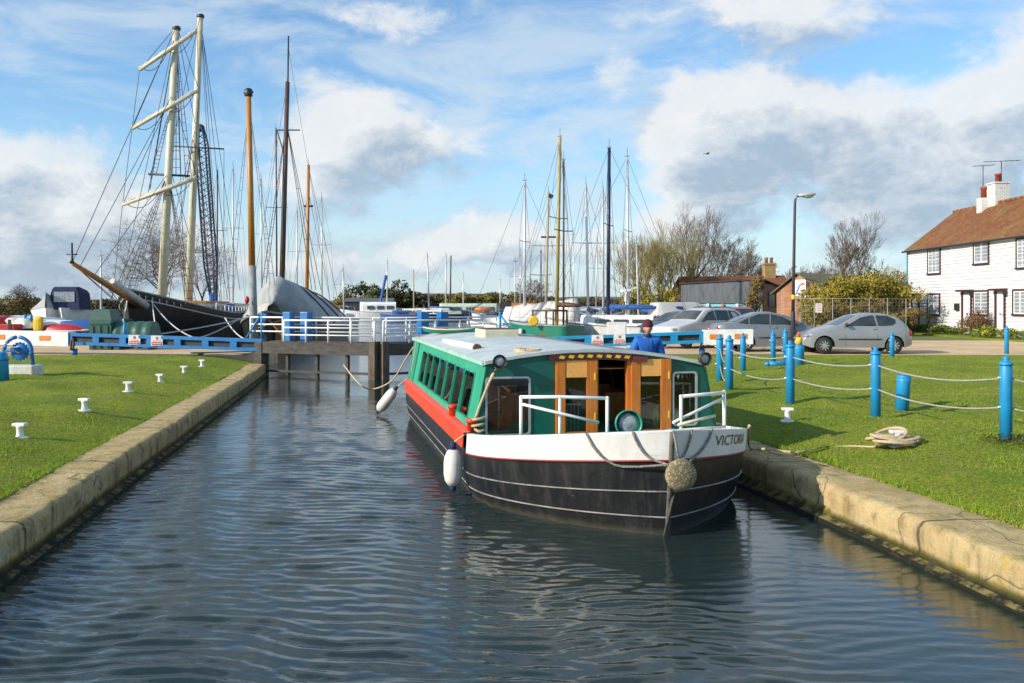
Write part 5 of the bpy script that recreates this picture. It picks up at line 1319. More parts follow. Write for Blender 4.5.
# ------------------------------------------------------------------ sheds and bungalow beyond the track
brick,t_,b_=newmat('red_brick'); co_=coord(t_,'Pos'); bk=t_.n('ShaderNodeTexBrick'); vv=t_.n('ShaderNodeSeparateXYZ'); t_.set(vv,0,co_); cv=t_.n('ShaderNodeCombineXYZ'); t_.set(cv,0,t_.m('ADD',vv.outputs[0],vv.outputs[1])); t_.set(cv,1,vv.outputs[2]); t_.set(bk,'Vector',cv.outputs[0])
bk.inputs['Scale'].default_value=1; bk.inputs['Brick Width'].default_value=.23; bk.inputs['Row Height'].default_value=.075; bk.inputs['Mortar Size'].default_value=.010
bk.inputs['Color1'].default_value=(.42,.16,.06,1); bk.inputs['Color2'].default_value=(.30,.105,.045,1); bk.inputs['Mortar'].default_value=(.34,.27,.2,1)
t_.set(b_,'Base Color',t_.mix(t_.m('MULTIPLY',t_.mr(t_.noise(co_,1.5,6,.7),.45,.7),.6),bk.outputs[0],(.20,.10,.05))); b_.inputs['Roughness'].default_value=.9
K['brick']=brick
K['slate']=M('dark_slate_cladding',(.075,.085,.10),(.11,.12,.135),2,.7,stretch=(3,3,.5),dirt=.3)
K['teal_wall']=M('pale_blue_wall',(.16,.42,.52),(.20,.48,.58),2,.6,dirt=.25)
def obox(o,name,mat,c0,u,w,s0,s1,t0,t1,z0,z1,top=None,par=None):
    """box in an oblique frame: corner c0, directions u,w; top=(z at s0,z at s1) for a sloping top"""
    za,zb_=top or (z1,z1); P=lambda s,t,z:(c0[0]+u[0]*s+w[0]*t,c0[1]+u[1]*s+w[1]*t,z)
    mb=MB(); mb.add([P(s0,t0,z0),P(s1,t0,z0),P(s1,t1,z0),P(s0,t1,z0),P(s0,t0,za),P(s1,t0,zb_),P(s1,t1,zb_),P(s0,t1,za)],[(3,2,1,0),(4,5,6,7),(0,1,5,4),(1,2,6,5),(2,3,7,6),(3,0,4,7)])
    q=mb.build(name,mat,par or o); q.data.transform(Matrix.Translation(-o.location)); return q
c0=(17.2,62); u=(-.88,.475); w=(.55,.835)
sh=thing('slate_shed','low shed with dark slate upper wall, pale blue lower wall and brick end','shed',(17.2,62,0))
obox(sh,'lower_wall',K['teal_wall'],c0,u,w,.02,5.6,.02,6.8,0,1.9)
obox(sh,'upper_cladding',K['slate'],c0,u,w,-.06,5.7,-.10,.0,1.85,3.35,top=(3.42,3.15))
obox(sh,'end_wall',K['brick'],c0,u,w,-.05,.0,.01,5.5,0,3.2)
obox(sh,'inner_wall',K['brick'],c0,u,w,.03,5.5,.03,6.7,1.91,3.05)
P_=lambda s,t,z:(c0[0]+u[0]*s+w[0]*t-sh.location.x,c0[1]+u[1]*s+w[1]*t-sh.location.y,z)
mb=MB(); mb.prism([P_(-.25,-.2,3.46),P_(-.25,5.8,2.78),P_(5.8,5.8,2.6),P_(5.8,-.2,3.22)],(0,0,.06)); mb.build('roof',K['dark'],sh)
for k,(t0,t1) in enumerate(((1.2,2.6),(2.8,4.2))):
    f=obox(sh,'window',K['dark'],c0,u,w,-.09,-.055,t0,t1,1.55,2.72-.12*k); obox(sh,'pane',K['glassdark'],c0,u,w,-.11,-.095,t0+.08,t1-.08,1.63,2.64-.12*k,par=f)
for k in range(5): obox(sh,'hanging_float',M('float_%s'%'ab'[k%2],(.55,.20,.05) if k%2==0 else (.7,.72,.74),rough=.6),c0,u,w,.5+k*1.05,.68+k*1.05,-.15,-.105,1.35,1.82)
def willow_bush(name,label,px,Y,z0,z1,rx,n,mat,seed):
    c=at(px,HY,Y); o=thing(name,label,'bush',(c.x,c.y,0)); rs=random.Random(seed)
    mb=MB()
    for i in range(26):
        a=rs.uniform(0,6.28); d=rs.uniform(.2,1)*rx; mb.tube([(d*.15*math.cos(a),d*.15*math.sin(a),0),(d*.6*math.cos(a),d*.6*math.sin(a),z1*.5),(d*math.cos(a),d*math.sin(a),z1*rs.uniform(.75,1))],[.025,.018,.008],4,smooth=False)
    mb.build('stems',K['bark'],o)
    leafcloud('foliage',[(c.x+rs.uniform(-.6,.6)*rx,c.y+rs.uniform(-.6,.6)*rx,z0+(z1-z0)*rs.random(),rx*.45,rx*.45,(z1-z0)*.25) for _ in range(9)],n,.09,mat,o,seed); return o
K['bark']=M('bark',(.10,.075,.045),(.065,.05,.032),3,.9,bmp=.5,dirt=.3)
K['bark_g']=M('greenish_bark',(.16,.13,.055),(.10,.085,.04),3,.9,bmp=.4)
willow_bush('shrub','tall thin brown shrub growing against the slate shed',754,60.5,.8,3.2,.75,1500,K['lf_brown'],3)
# bungalow with brick chimney behind
bg_=thing('bungalow','long bungalow behind the sheds with red brown roof and brick chimney','house',(19.5,80,0))
mb=MB(); mb.box((19.5,80,1.3),(9.5,5,2.6)); mb.build('wall',K['brick'],bg_,world=True)
mb=MB(); A=[(14.4,77.2,2.45),(24.6,77.2,2.45),(24.2,80,4.25),(14.8,80,4.15)]; mb.prism(A,(0,0,.1)); mb.prism([(14.4,82.8,2.45),(24.6,82.8,2.45),(24.2,80.02,4.25),(14.8,80.02,4.15)],(0,0,.1))
rf2=mb.build('roof',M('red_brown_tiles',(.22,.062,.03),(.15,.06,.03),1.2,.9,c3=(.20,.17,.04),bmp=.6),bg_,world=True)
mb=MB(); cx=at(769,270,80).x; mb.box((cx,80,4.6),(.95,.8,1.7)); mb.box((cx,80,5.35),(1.1,.95,.12)); g=mb.build('chimney',M('yellow_brick',(.36,.25,.10),(.28,.18,.08),3,.9),rf2); g.data.transform(Matrix.Translation(-bg_.location))
for s in(-.25,.2):
    mb=MB(); mb.lathe([(.16,5.42),(.14,5.85),(.17,5.87),(.17,5.95)],(cx+s,80,0),12); g=mb.build('chimney_pot',K['brick'],rf2); g.data.transform(Matrix.Translation(-bg_.location))
# brick hut with the white sign board
c0=(19.2,56); u=(-.66,.75); w=(.75,.66)
ht_=thing('brick_hut','small brick hut with corrugated roof and a white sign on its gable','hut',(19.2,56,0))
Q=lambda s,t,z:(c0[0]+u[0]*s+w[0]*t-19.2,c0[1]+u[1]*s+w[1]*t-56,z)
mb=MB(); g0=[Q(0,0,0),Q(3.1,0,0),Q(3.1,0,2.55),Q(1.55,0,3.62),Q(0,0,2.75)]; d=Vector((w[0]*8,w[1]*8,0)); mb.prism(g0,d); mb.build('wall',K['brick'],ht_)
mb=MB(); mb.prism([Q(-.35,-.25,2.55),Q(-.35,8.2,2.55),Q(1.55,8.2,3.72),Q(1.55,-.25,3.72)],(0,0,.06)); mb.prism([Q(3.4,-.25,2.42),Q(3.4,8.2,2.42),Q(1.56,8.2,3.72),Q(1.56,-.25,3.72)],(0,0,.06))
mb.build('roof',M('lichened_corrugated_roof',(.20,.19,.10),(.13,.125,.075),1.5,.9,stretch=(3,3,.4),c3=(.26,.22,.07),bmp=.5),ht_)
mb=MB()
for k in range(9): 
    t0=.3+k*.8; mb.prism([Q(-.015,t0,0),Q(-.015,t0+.70,0),Q(-.015,t0+.70,2.6),Q(-.015,t0,2.6)],(-u[0]*.03,-u[1]*.03,0))
mb.build('side_boards',M('pale_grey_boards',(.42,.41,.38),(.34,.33,.30),2,.8,dirt=.4),ht_)
mb=MB(); mb.prism([Q(.55,-.012,0),Q(1.35,-.012,0),Q(1.35,-.012,1.95),Q(.55,-.012,1.95)],(-w[0]*.03,-w[1]*.03,0)); mb.build('door',M('grey_door',(.20,.21,.22),(.16,.17,.18),3,.6),ht_)
mb=MB(); mb.prism([Q(.95,-.05,2.2),Q(1.85,-.05,2.2),Q(1.85,-.05,3.32),Q(.95,-.05,3.32)],(-w[0]*.04,-w[1]*.04,0)); sg=mb.build('sign_board',K['white'],ht_)
sd=Vector((w[0],w[1],0)); 
def sgn(name,mat,pts,dd):
    mb=MB(); mb.prism([Vector(Q(s,0,z))-sd*(.093+dd) for s,z in pts],tuple(-sd*.004)); mb.build(name,mat,sg)
sgn('blue_stroke',M('sign_blue',(.03,.12,.45),rough=.5),[(1.70,2.40),(1.58,2.40),(1.36,2.92),(1.46,2.92)],0)
sgn('red_stroke',M('sign_red_paint',(.60,.04,.03),rough=.5),[(1.46,2.96),(1.20,3.14),(1.05,3.08),(1.05,2.98),(1.20,3.02),(1.40,2.90)],.002)
sgn('lettering',K['redp'],[(1.02,2.36),(1.5,2.36),(1.5,2.44),(1.02,2.44)],0); sgn('lettering',M('sign_navy_text',(.03,.05,.2),rough=.5),[(1.02,2.26),(1.75,2.26),(1.75,2.31),(1.02,2.31)],0); sgn('lettering',K['redp'],[(1.02,2.58),(1.38,2.58),(1.38,2.66),(1.02,2.66)],0)
# wheelie bins
for px,lab in((777,'grey wheelie bin on the left of a pair by the lamp post'),(786.5,'grey wheelie bin on the right of a pair by the lamp post')):
    c=at(px,300,50); o=thing('wheelie_bin',lab,'bin',(c.x,50,0),0,'wheelie bins by the brick hut')
    mb=MB(); mb.loft([[Vector((x*a,y*b_,z)) for x,y in((-1,-1),(1,-1),(1,1),(-1,1))] for a,b_,z in((.21,.22,.06),(.27,.30,.95))],smooth=False); mb.build('body',M('bin_grey',(.13,.14,.15),(.10,.11,.12),3,.6),o)
    mb=MB(); mb.bbox((0,0,1.0),(.60,.66,.09),.02); mb.tube([(-.22,.36,.98),(.22,.36,.98)],.025,6); mb.build('lid',M('bin_lid',(.30,.31,.32),(.25,.26,.27),3,.6),o)
    for s in(-1,1): mb=MB(); mb.lathe([(.02,-.03),(.10,-.03),(.10,.03),(.02,.03)],(s*.24,.22,.10),14,'X'); mb.build('wheel',K['rubber'],o)
K['steelgrey0']=M('dull_fence_steel',(.30,.31,.30),(.22,.23,.22),4,.6)
Yf=49.0; x0=at(796,300,Yf).x; x1=at(906,300,Yf).x; fo=thing('mesh_fence','galvanised wire mesh fence running in front of the overgrown hedge','fence',(x0,Yf,0))
zf=zpx(298.6,Yf); npn=6; dx=(x1-x0)/npn
for k in range(npn+1): mb=MB(); mb.tube([(k*dx,0,-.05),(k*dx,0,zf+.03)],.022,8); mb.build('fence_post',K['steelgrey0'],fo)
mb=MB(); mb.tube([(0,0,zf),(npn*dx,0,zf)],.020,6); mb.tube([(0,0,.15),(npn*dx,0,.15)],.022,6); mb.build('rail',K['steelgrey0'],fo)
mb=MB()
for k in range(int(npn*dx/.17)): mb.tube([(k*.17,0,.15),(k*.17,0,zf)],.0035,3,cap=False)
for k in range(11): mb.tube([(0,.006,.15+k*.17),(npn*dx,.006,.15+k*.17)],.0035,3,cap=False)
mb.build('wire_mesh',K['steelgrey0'],fo)
for px,nm in((884.5-66,'white notice'),):
    c=at(px,308,Yf); mb=MB(); mb.box((c.x-x0,-.05,c.z),(.36,.015,.5)); nt_=mb.build('notice',K['white'],fo)
    mb=MB()
    for k in range(4): mb.box((c.x-x0,-.061,c.z+.16-.1*k),(.25,.004,.03))
    mb.build('lettering',K['redp'],nt_)
# overgrown hedge: separate bushes behind the fence
rs=random.Random(8)
for k,(px,Y,top,rx,mt,lab) in enumerate(((835,53,280,1.7,'lf_olive','yellow olive bush draping over the brick hut roof'),(852,52.5,275,1.8,'lf_olive','big yellow olive bush in the middle of the hedge behind the fence'),(868,54,271,1.9,'lf_olive','tallest olive bush of the hedge behind the silver hatchback'),(884,55,275,1.7,'lf_dark','dark green bush of the hedge left of the cottages'),(890,58.6,290,.9,'lf_brown','brown bush of the hedge touching the cottage corner'),(846,50.6,304,1.1,'lf_brown','low brown undergrowth bush just behind the fence notice'),(889,50.8,303,1.3,'lf_brown','low brown undergrowth bush near the cottage end of the fence'),(868,50.5,306,1.2,'lf_olive','low olive undergrowth bush in the middle of the fence'))):
    zt_=zpx(top,Y); c=at(px,HY,Y); o=thing('hedge_bush',lab,'bush',(c.x,Y,0),0,'overgrown hedge bushes behind the mesh fence')
    cl=[(c.x+rs.uniform(-1,1)*rx,Y+rs.uniform(-.7,.7)*rx,zt_*rs.uniform(.22,.98)*(1-.12*rs.random()),rx*rs.uniform(.3,.6),rx*.5,zt_*rs.uniform(.13,.24)) for _ in range(14)]
    leafcloud('foliage',cl,4600,.10,K[mt],o,k+40,.4)
    mb=MB()
    for i in range(16):
        a=rs.uniform(0,6.28); d=rx*rs.uniform(.3,1.1); mb.tube([(d*.2*math.cos(a),d*.2*math.sin(a),0),(d*.7*math.cos(a),d*.7*math.sin(a),zt_*.6),(d*math.cos(a),d*math.sin(a),zt_*rs.uniform(.9,1.15))],[.035,.022,.008],4,smooth=False)
    mb.build('stems',K['bark'],o)
# ------------------------------------------------------------------ hulls and rigs
def hullshape(L,B,sheer,bowp=1.6,sternw=.7,zb=-.5,full=.75,n=26,inset=0,rake=.0):
    """hull with its bow at +x; returns (hull MB, deck MB, edge function)"""
    def hb(u):   # half beam, u from 0 stern to 1 bow
        if u<.45: return B/2*(sternw+(1-sternw)*math.sin(math.pi/2*u/.45))
        return B/2*max(0,1-((u-.45)/.55)**(1.0+bowp))
    rings=[]; edge=[]
    for i in range(n+1):
        u=1-(1-i/n)**1.5 if i/n>0 else 0; x=-L/2+L*u; z=sheer(u); w=max(hb(u),.012)
        r=[]
        for k in range(7):
            v=k/6; ww=w*(full+(1-full)*v**.7)*(1 if u<.93 else 1); xx=x-(1-v)*rake*max(0,u-.5)*2
            r.append((ww,xx,zb+(z-zb)*v))
        rings.append([Vector((xx,-ww,zz)) for ww,xx,zz in reversed(r)]+[Vector((xx,ww,zz)) for ww,xx,zz in r]); edge.append((x,w,z))
    mb=MB(); mb.loft(rings,closed=False,cap=False); mb.poly(rings[0])
    dk=MB(); dz=inset; dk.poly([(x,w*.97,z-dz) for x,w,z in edge]+[(x,-w*.97,z-dz) for x,w,z in reversed(edge)])
    dk=MB(); dk.loft([[Vector((x,-w*.97,z-dz)),Vector((x,0,z-dz+.03)),Vector((x,w*.97,z-dz))] for x,w,z in edge],closed=False,cap=False)
    E=lambda u,s,dz=0: (lambda q: Vector((q[0],s*q[1],q[2]+dz)))(min(edge,key=lambda e:abs(e[0]-(-L/2+L*u))))
    return mb,dk,E,edge
def mast(o,name,p0,p1,r0,r1,mat,n=8):
    mb=MB(); mb.tube([p0,Vector(p0).lerp(Vector(p1),.5),p1],[r0,(r0+r1)/2,r1],n); return mb.build(name,mat,o)
def lines(o,name,segs,r,mat):
    mb=MB()
    for s in segs: mb.tube(s,r,3,cap=False,smooth=False)
    return mb.build(name,mat,o,fix=False)
def ratlines(o,top,feet,n,mat,r=.016):
    """a gang of shrouds with ratlines between the outermost two"""
    mb=MB()
    for f in feet: mb.tube([top,f],r,3,cap=False,smooth=False)
    for i in range(1,n):
        u=i/n*.9; a=Vector(feet[0]).lerp(Vector(top),u); b=Vector(feet[-1]).lerp(Vector(top),u); mb.tube([a,b],r*.75,3,cap=False,smooth=False)
    return mb.build('shrouds',mat,o,fix=False)
K['steelgrey']=M('weathered_mast_base',(.30,.31,.30),(.22,.23,.22),3,.7,dirt=.3)
K['navyhull']=M('navy_hull_paint',(.015,.022,.06),(.02,.03,.075),2,.35,dirt=.15)
K['ghull']=M('green_hull_paint',(.01,.17,.10),(.012,.20,.12),2,.4,dirt=.2)
# ---- brigantine on the left, bow towards the camera
sx,sy=-20.9,57.5
br=thing('sailing_ship','black hulled two masted square rigger with cream masts and yards on the left','sailing ship',(sx,sy,ZW),R(-88))
BI=(Matrix.Translation(br.location)@Matrix.Rotation(R(-88),4,'Z')).inverted()
def L_(p): return BI@Vector(p)
hl,dk,E,edge=hullshape(19,5.4,lambda u:1.75+.15*(1-u)**2+1.45*max(0,(u-.35)/.65)**1.8,1.5,.75,-.6,.6,28,.55,.9)
hl.build('hull',K['black'],br); dk.build('deck',K['canvas'],br)
for s in(-1,1):
    mb=MB(); mb.tube([Vector((x,s*(w+.02),z+.02)) for x,w,z in edge],.06,5); mb.build('cap_rail',K['steelgrey'],br)
    mb=MB(); mb.tube([Vector((x,s*(w+.015),z-.38)) for x,w,z in edge[:-1]],.035,4); mb.build('rubbing_strake',K['offwhite'],br)
mb=MB()
for k in range(7): q=E(.97-.025*k,1); mb.box((q.x,q.y*.99+.03,q.z-.22),(.10,.02,.16),ry=R(20))
mb.build('name_letters',K['offwhite'],br)
tip=L_(at(72,263,42.2)); heel=L_(at(137,303,48.6)); mb=MB(); mb.tube([heel+(heel-tip)*.12,heel,tip.lerp(heel,.5),tip],[.20,.20,.16,.10],10); mb.build('bowsprit',K['spar'],br)
mb=MB(); mb.tube([tip,tip+Vector((0,0,.15)),tip+Vector((0,0,.95))],[.13,.06,.04],8); mb.tube([tip+Vector((0,-.25,.4)),tip+Vector((0,.25,.4))],.03,5); mb.build('bowsprit_cap',K['dark'],br)
b1=L_(at(146,306,48.8)); b2=L_(at(112,281,46)); mb=MB(); mb.tube([b1,b2],[.22,.16],10); mb.build('furled_jib',K['canvas'],br)
f0=L_(at(160.5,299,53)); f1=L_(at(176.5,26,53)); m0=L_(at(188,296,58.5)); m1=L_(at(200.5,14,58.5))
mast(br,'mast',f0-Vector((0,0,1.4)),f1,.27,.19,K['cream'],12); mast(br,'mast',m0-Vector((0,0,1.4)),m1,.26,.18,K['cream'],12)
for q in(f1,m1): mb=MB(); mb.lathe([(.22,-.25),(.24,-.2),(.22,-.05),(.10,.0)],q,10); mb.tube([q+Vector((0,-.25,-.15)),q+Vector((0,.25,-.15))],.04,5); mb.build('mast_cap',K['dark'],br)
for (xa,ya,xb,yb) in((122.5,205,197,178),(132,129,199,90),(139.5,70,197,31)):
    a=L_(at(xa,ya,52.6)); b=L_(at(xb,yb,52.6)); mb=MB(); mb.tube([a,a.lerp(b,.5),b],[.09,.125,.09],10); yd=mb.build('yard',K['cream'],br)
    mb=MB(); mb.tube([p+Vector((0,-.02,.12+.02*math.sin(i*2.1))) for i,p in enumerate([a.lerp(b,k/24) for k in range(25)])],[.035+.035*(i%3==0) for i in range(25)],5); mb.build('furled_sail',K['canvas'],yd)
    lines(br,'footropes',[sag(a.lerp(b,.05),a.lerp(b,.5),.55,6),sag(a.lerp(b,.5),a.lerp(b,.95),.55,6)],.022,K['rig'])
ct_=L_(at(148.5,174,53)); ct2=L_(at(190,176,53)); mb=MB(); mb.tube([ct_,ct2],.07,6); mb.build('crosstree',K['dark'],br)
ct_=L_(at(171,146,58)); ct2=L_(at(224,149,58)); mb=MB(); mb.tube([ct_,ct2],.05,6); mb.build('crosstree',K['dark'],br)
def deckpt(px,py,Y): return L_(at(px,py,Y))
ft=f0.lerp(f1,.46); mt=m0.lerp(m1,.62)
for top,feet in((f0.lerp(f1,.46),[(118,300,50),(124,300,51),(131,300,52)]),(f0.lerp(f1,.46),[(186,306,51),(189,306,51.5),(192,306,52),(197,306,53)]),(f0.lerp(f1,.97),[(147,200,53),(150,190,53)]),(f0.lerp(f1,.97),[(186,180,53),(192,180,53)]),(f1,[(171,176,53),(176,176,53),(181,176,53)]),(f0.lerp(f1,.72),[(150,176,53),(156,176,53)]),
    (m0.lerp(m1,.60),[(212,306,57),(216,306,58),(221,306,59)]),(m0.lerp(m1,.60),[(165,304,56),(168,304,57)])):
    ratlines(br,top,[deckpt(*f) for f in feet],16,K['rig'],.022)
lines(br,'stays',[[f1,tip],[f0.lerp(f1,.46),tip.lerp(heel,.3)],[f0.lerp(f1,.75),tip.lerp(heel,.1)],[m1,f0.lerp(f1,.5)],[m1,deckpt(230,300,68)],[m0.lerp(m1,.98),deckpt(240,290,68)],[m0.lerp(m1,.6),f0.lerp(f1,.1)],
   [deckpt(122.5,205,52.6),f1.lerp(f0,.25)],[deckpt(197,178,52.6),f1.lerp(f0,.25)],[deckpt(132,129,52.6),f1],[deckpt(199,90,52.6),f1],[deckpt(139.5,70,52.6),f1],[deckpt(122.5,205,52.6),deckpt(112,300,50)],[deckpt(132,129,52.6),deckpt(122.5,205,52.6)],[deckpt(139.5,70,52.6),deckpt(132,129,52.6)],[deckpt(199,90,52.6),deckpt(197,178,52.6)],[deckpt(197,31,52.6),deckpt(199,90,52.6)],[deckpt(224,149,58),deckpt(224,300,62)],[tip,E(.99,0,-1.2)],[tip,E(.96,1,-.8)],[tip,E(.96,-1,-.8)],[tip.lerp(heel,.45),E(.99,0,-1.2)],[f0.lerp(f1,.46),deckpt(110,300,50)],[f1,deckpt(118,300,50)],[f1.lerp(f0,.05),deckpt(185,300,54)],[m1,deckpt(216,304,58)],[m1,deckpt(222,304,60)],[m0.lerp(m1,.6),deckpt(228,300,66)],[f0.lerp(f1,.5),m0.lerp(m1,.2)],[f1,m0.lerp(m1,.6)],[deckpt(197,178,52.6),deckpt(212,304,57)],[deckpt(199,90,52.6),m0.lerp(m1,.3)]],.020,K['rig'])
lines(br,'mooring_lines',[sag(E(.93,1,-.4),L_((-12.5,38.2,.2)),.6),sag(E(.93,1,-.2),L_((-15,38.2,.2)),.3),sag(E(.99,0,-.5),L_((-17,38.4,.2)),.5)],.035,K['chainw'])
mb=MB(); mb.bbox((-2.6,0,1.95),(5.0,2.4,1.1),.06); dh=mb.build('deck_house',K['offwhite'],br)
mb=MB(); mb.bbox((-2.6,0,2.55),(5.3,2.7,.12),.03); mb.build('house_roof',K['spar'],dh)
for k in range(4): mb=MB(); mb.box((-4.2+1.1*k,1.215,2.1),(.55,.02,.35)); mb.build('window',K['glassdark'],dh)
for k in range(3): mb=MB(); mb.box((1.8+.5*k,-.6+.6*k,2.2),(.5,.4,.5)); mb.build('deck_locker',[K['spar'],K['blue'],K['offwhite']][k],br)
mb=MB(); 
for i in range(12):
    q=E(.04+.05*i,1,.42); mb.tube([E(.04+.05*i,1),q],.03,5)
mb.tube([E(.04+.05*i,1,.42) for i in range(12)],.03,5); mb.build('stanchion_rail',K['white'],br)
mb=MB(); mb.bbox((6.1,0,2.65),(.9,.9,.6),.08); mb.build('windlass',K['dark'],br)

# ---- barge under a grey tarpaulin, bow towards the camera
bx,by=-13.35,56.0
bg=thing('barge','old black sailing barge covered by a grey tarpaulin tent, bow to the camera','barge',(bx,by,ZW),R(-86))
BI=(Matrix.Translation(bg.location)@Matrix.Rotation(R(-86),4,'Z')).inverted()
hl,dk,E,edge=hullshape(19,5.2,lambda u:1.15+.9*max(0,(u-.5)/.5)**2.0,2.6,.85,-.6,.85,26,.3,.15)
hl.build('hull',K['black'],bg); dk.build('deck',K['brown'],bg)
for s in(-1,1): mb=MB(); mb.tube([Vector((x,s*(w+.03),z-.05)) for x,w,z in edge],.07,5); mb.build('wale',K['steelgrey'],bg)
def tent(name,mat,x0,x1,top,low,wid,n=30,seed=0,sweep=.8,half=False):
    rs=np.random.RandomState(seed); rings=[]
    for i in range(n+1):
        u=i/n; x=x0+(x1-x0)*u; zt=top(u); zl=low(u); w=wid(u); r=[]
        for k in range(-8,1 if half else 9):
            a=k/8; y=w*(abs(a)**.85)*(1 if a>0 else -1); z=zt+(zl-zt)*abs(a)**(1.2 if seed==0 else 1.5) + .03*math.sin(u*17+k*.9)+.012*math.sin(u*41+a*7)+rs.normal(0,.006)-.05*abs(math.sin(u*math.pi*4))*(1-abs(a))
            r.append(Vector((x-sweep*u**3*abs(a)**1.3,y,z)))
        rings.append(r)
    if seed==0:
        L0=rings[-1]; hem=1.35
        for fx,fy,ft in((.30,.95,.96),(.65,.82,.84),(1.05,.58,.66),(1.35,.25,.48)):
            rings.append([Vector((p.x+fx*(1-.35*abs(k-8)/8),p.y*fy,max(hem-.25,hem-.1+(p.z-hem+.1)*ft)+.03*math.sin(k*1.7+fx*9))) for k,p in enumerate(L0)])
    mb=MB(); mb.loft(rings,closed=False,cap=False)
    if seed==0: mb.poly(rings[-1])
    return mb
tp=tent('t',0,-9.2,6.3,lambda u:2.9+1.1*u**.8,lambda u:.55+.75*u+.9*max(0,u-.8),lambda u:2.65-.25*u-.9*max(0,u-.8))
o_=tp.build('tarpaulin',K['tarp'],bg); sd=o_.modifiers.new('thick','SOLIDIFY'); sd.thickness=.02
mb=tent('t',0,4.0,8.9,lambda u:2.9-.55*u,lambda u:1.75+.1*u,lambda u:2.3*(1-u)**.6+.15,12,4,0,True); o_=mb.build('fore_canvas',K['canvas'],bg); sd=o_.modifiers.new('thick','SOLIDIFY'); sd.thickness=.02
for k,x in enumerate((2.6,-1.5,-5.4)):
    u=(x+9.2)/16.4; zt=2.9+1.0*u**.8; mb=MB(); mb.tube([Vector((x+.05*abs(a),2.6*abs(a)**.85*(1 if a>0 else -1)*(1.01),zt+(1.2-zt)*abs(a)**1.2+.07)) for a in[k_/8 for k_ in range(-8,9)]],.05,5); mb.build('tarp_lashing',K['spar_d'],bg)
s0=L_(at(254.5,338,46.0)); s1=L_(at(252,266,46.4)); s2=L_(at(248.5,92,47.0))
mast(bg,'mast_case',s0-Vector((0,0,.5)),s1,.21,.20,K['steelgrey'],12); mast(bg,'mast',s1,s2,.175,.13,K['spar'],12)
mb=MB(); mb.lathe([(.15,-.25),(.21,-.2),(.21,.12),(.10,.2)],s2,10); mb.tube([s2+Vector((0,.25,0)),s2+Vector((0,-.25,-.05))],.05,5); mb.build('mast_cap',K['dark'],bg)
ratlines(bg,s1.lerp(s2,.90),[deckpt(226,300,47),deckpt(233,300,48)],14,K['rig'],.014); ratlines(bg,s1.lerp(s2,.95),[deckpt(275,285,48),deckpt(270,285,48)],14,K['rig'],.014)
mb=MB(); mb.tube([deckpt(253,330,46.5),deckpt(288,318,47)],.05,6); mb.tube([deckpt(290,345,45.9),deckpt(262,312,46.0)],.035,5); mb.build('bow_spars',K['spar'],bg)
mb=MB(); mb.ball(deckpt(247,300,45.8),(.12,.12,.2)); mb.build('navigation_lamp',K['redp'],bg); mb=MB(); mb.ball(deckpt(266,318,45.8),(.13,.13,.24)); mb.build('blue_fender',K['bluecover'],bg)
lines(bg,'mooring_lines',[sag(deckpt(240,318,46.6),L_((-13.8,38.2,.2)),.15),sag(deckpt(225,318,47),L_((-11,38.2,.2)),.3),sag(deckpt(258,315,46),L_((-18.5,38.5,.15)),.2)],.035,K['chainw'])
mb=MB(); mb.prism([E(.98,1,-.6),E(.93,1,-.6),E(.93,1,-1.9),E(.98,1,-1.9)],(.05,.05,0)); mb.build('rust_streaks',M('rust_patch',(.30,.13,.04),(.20,.09,.03),6,.9),bg)

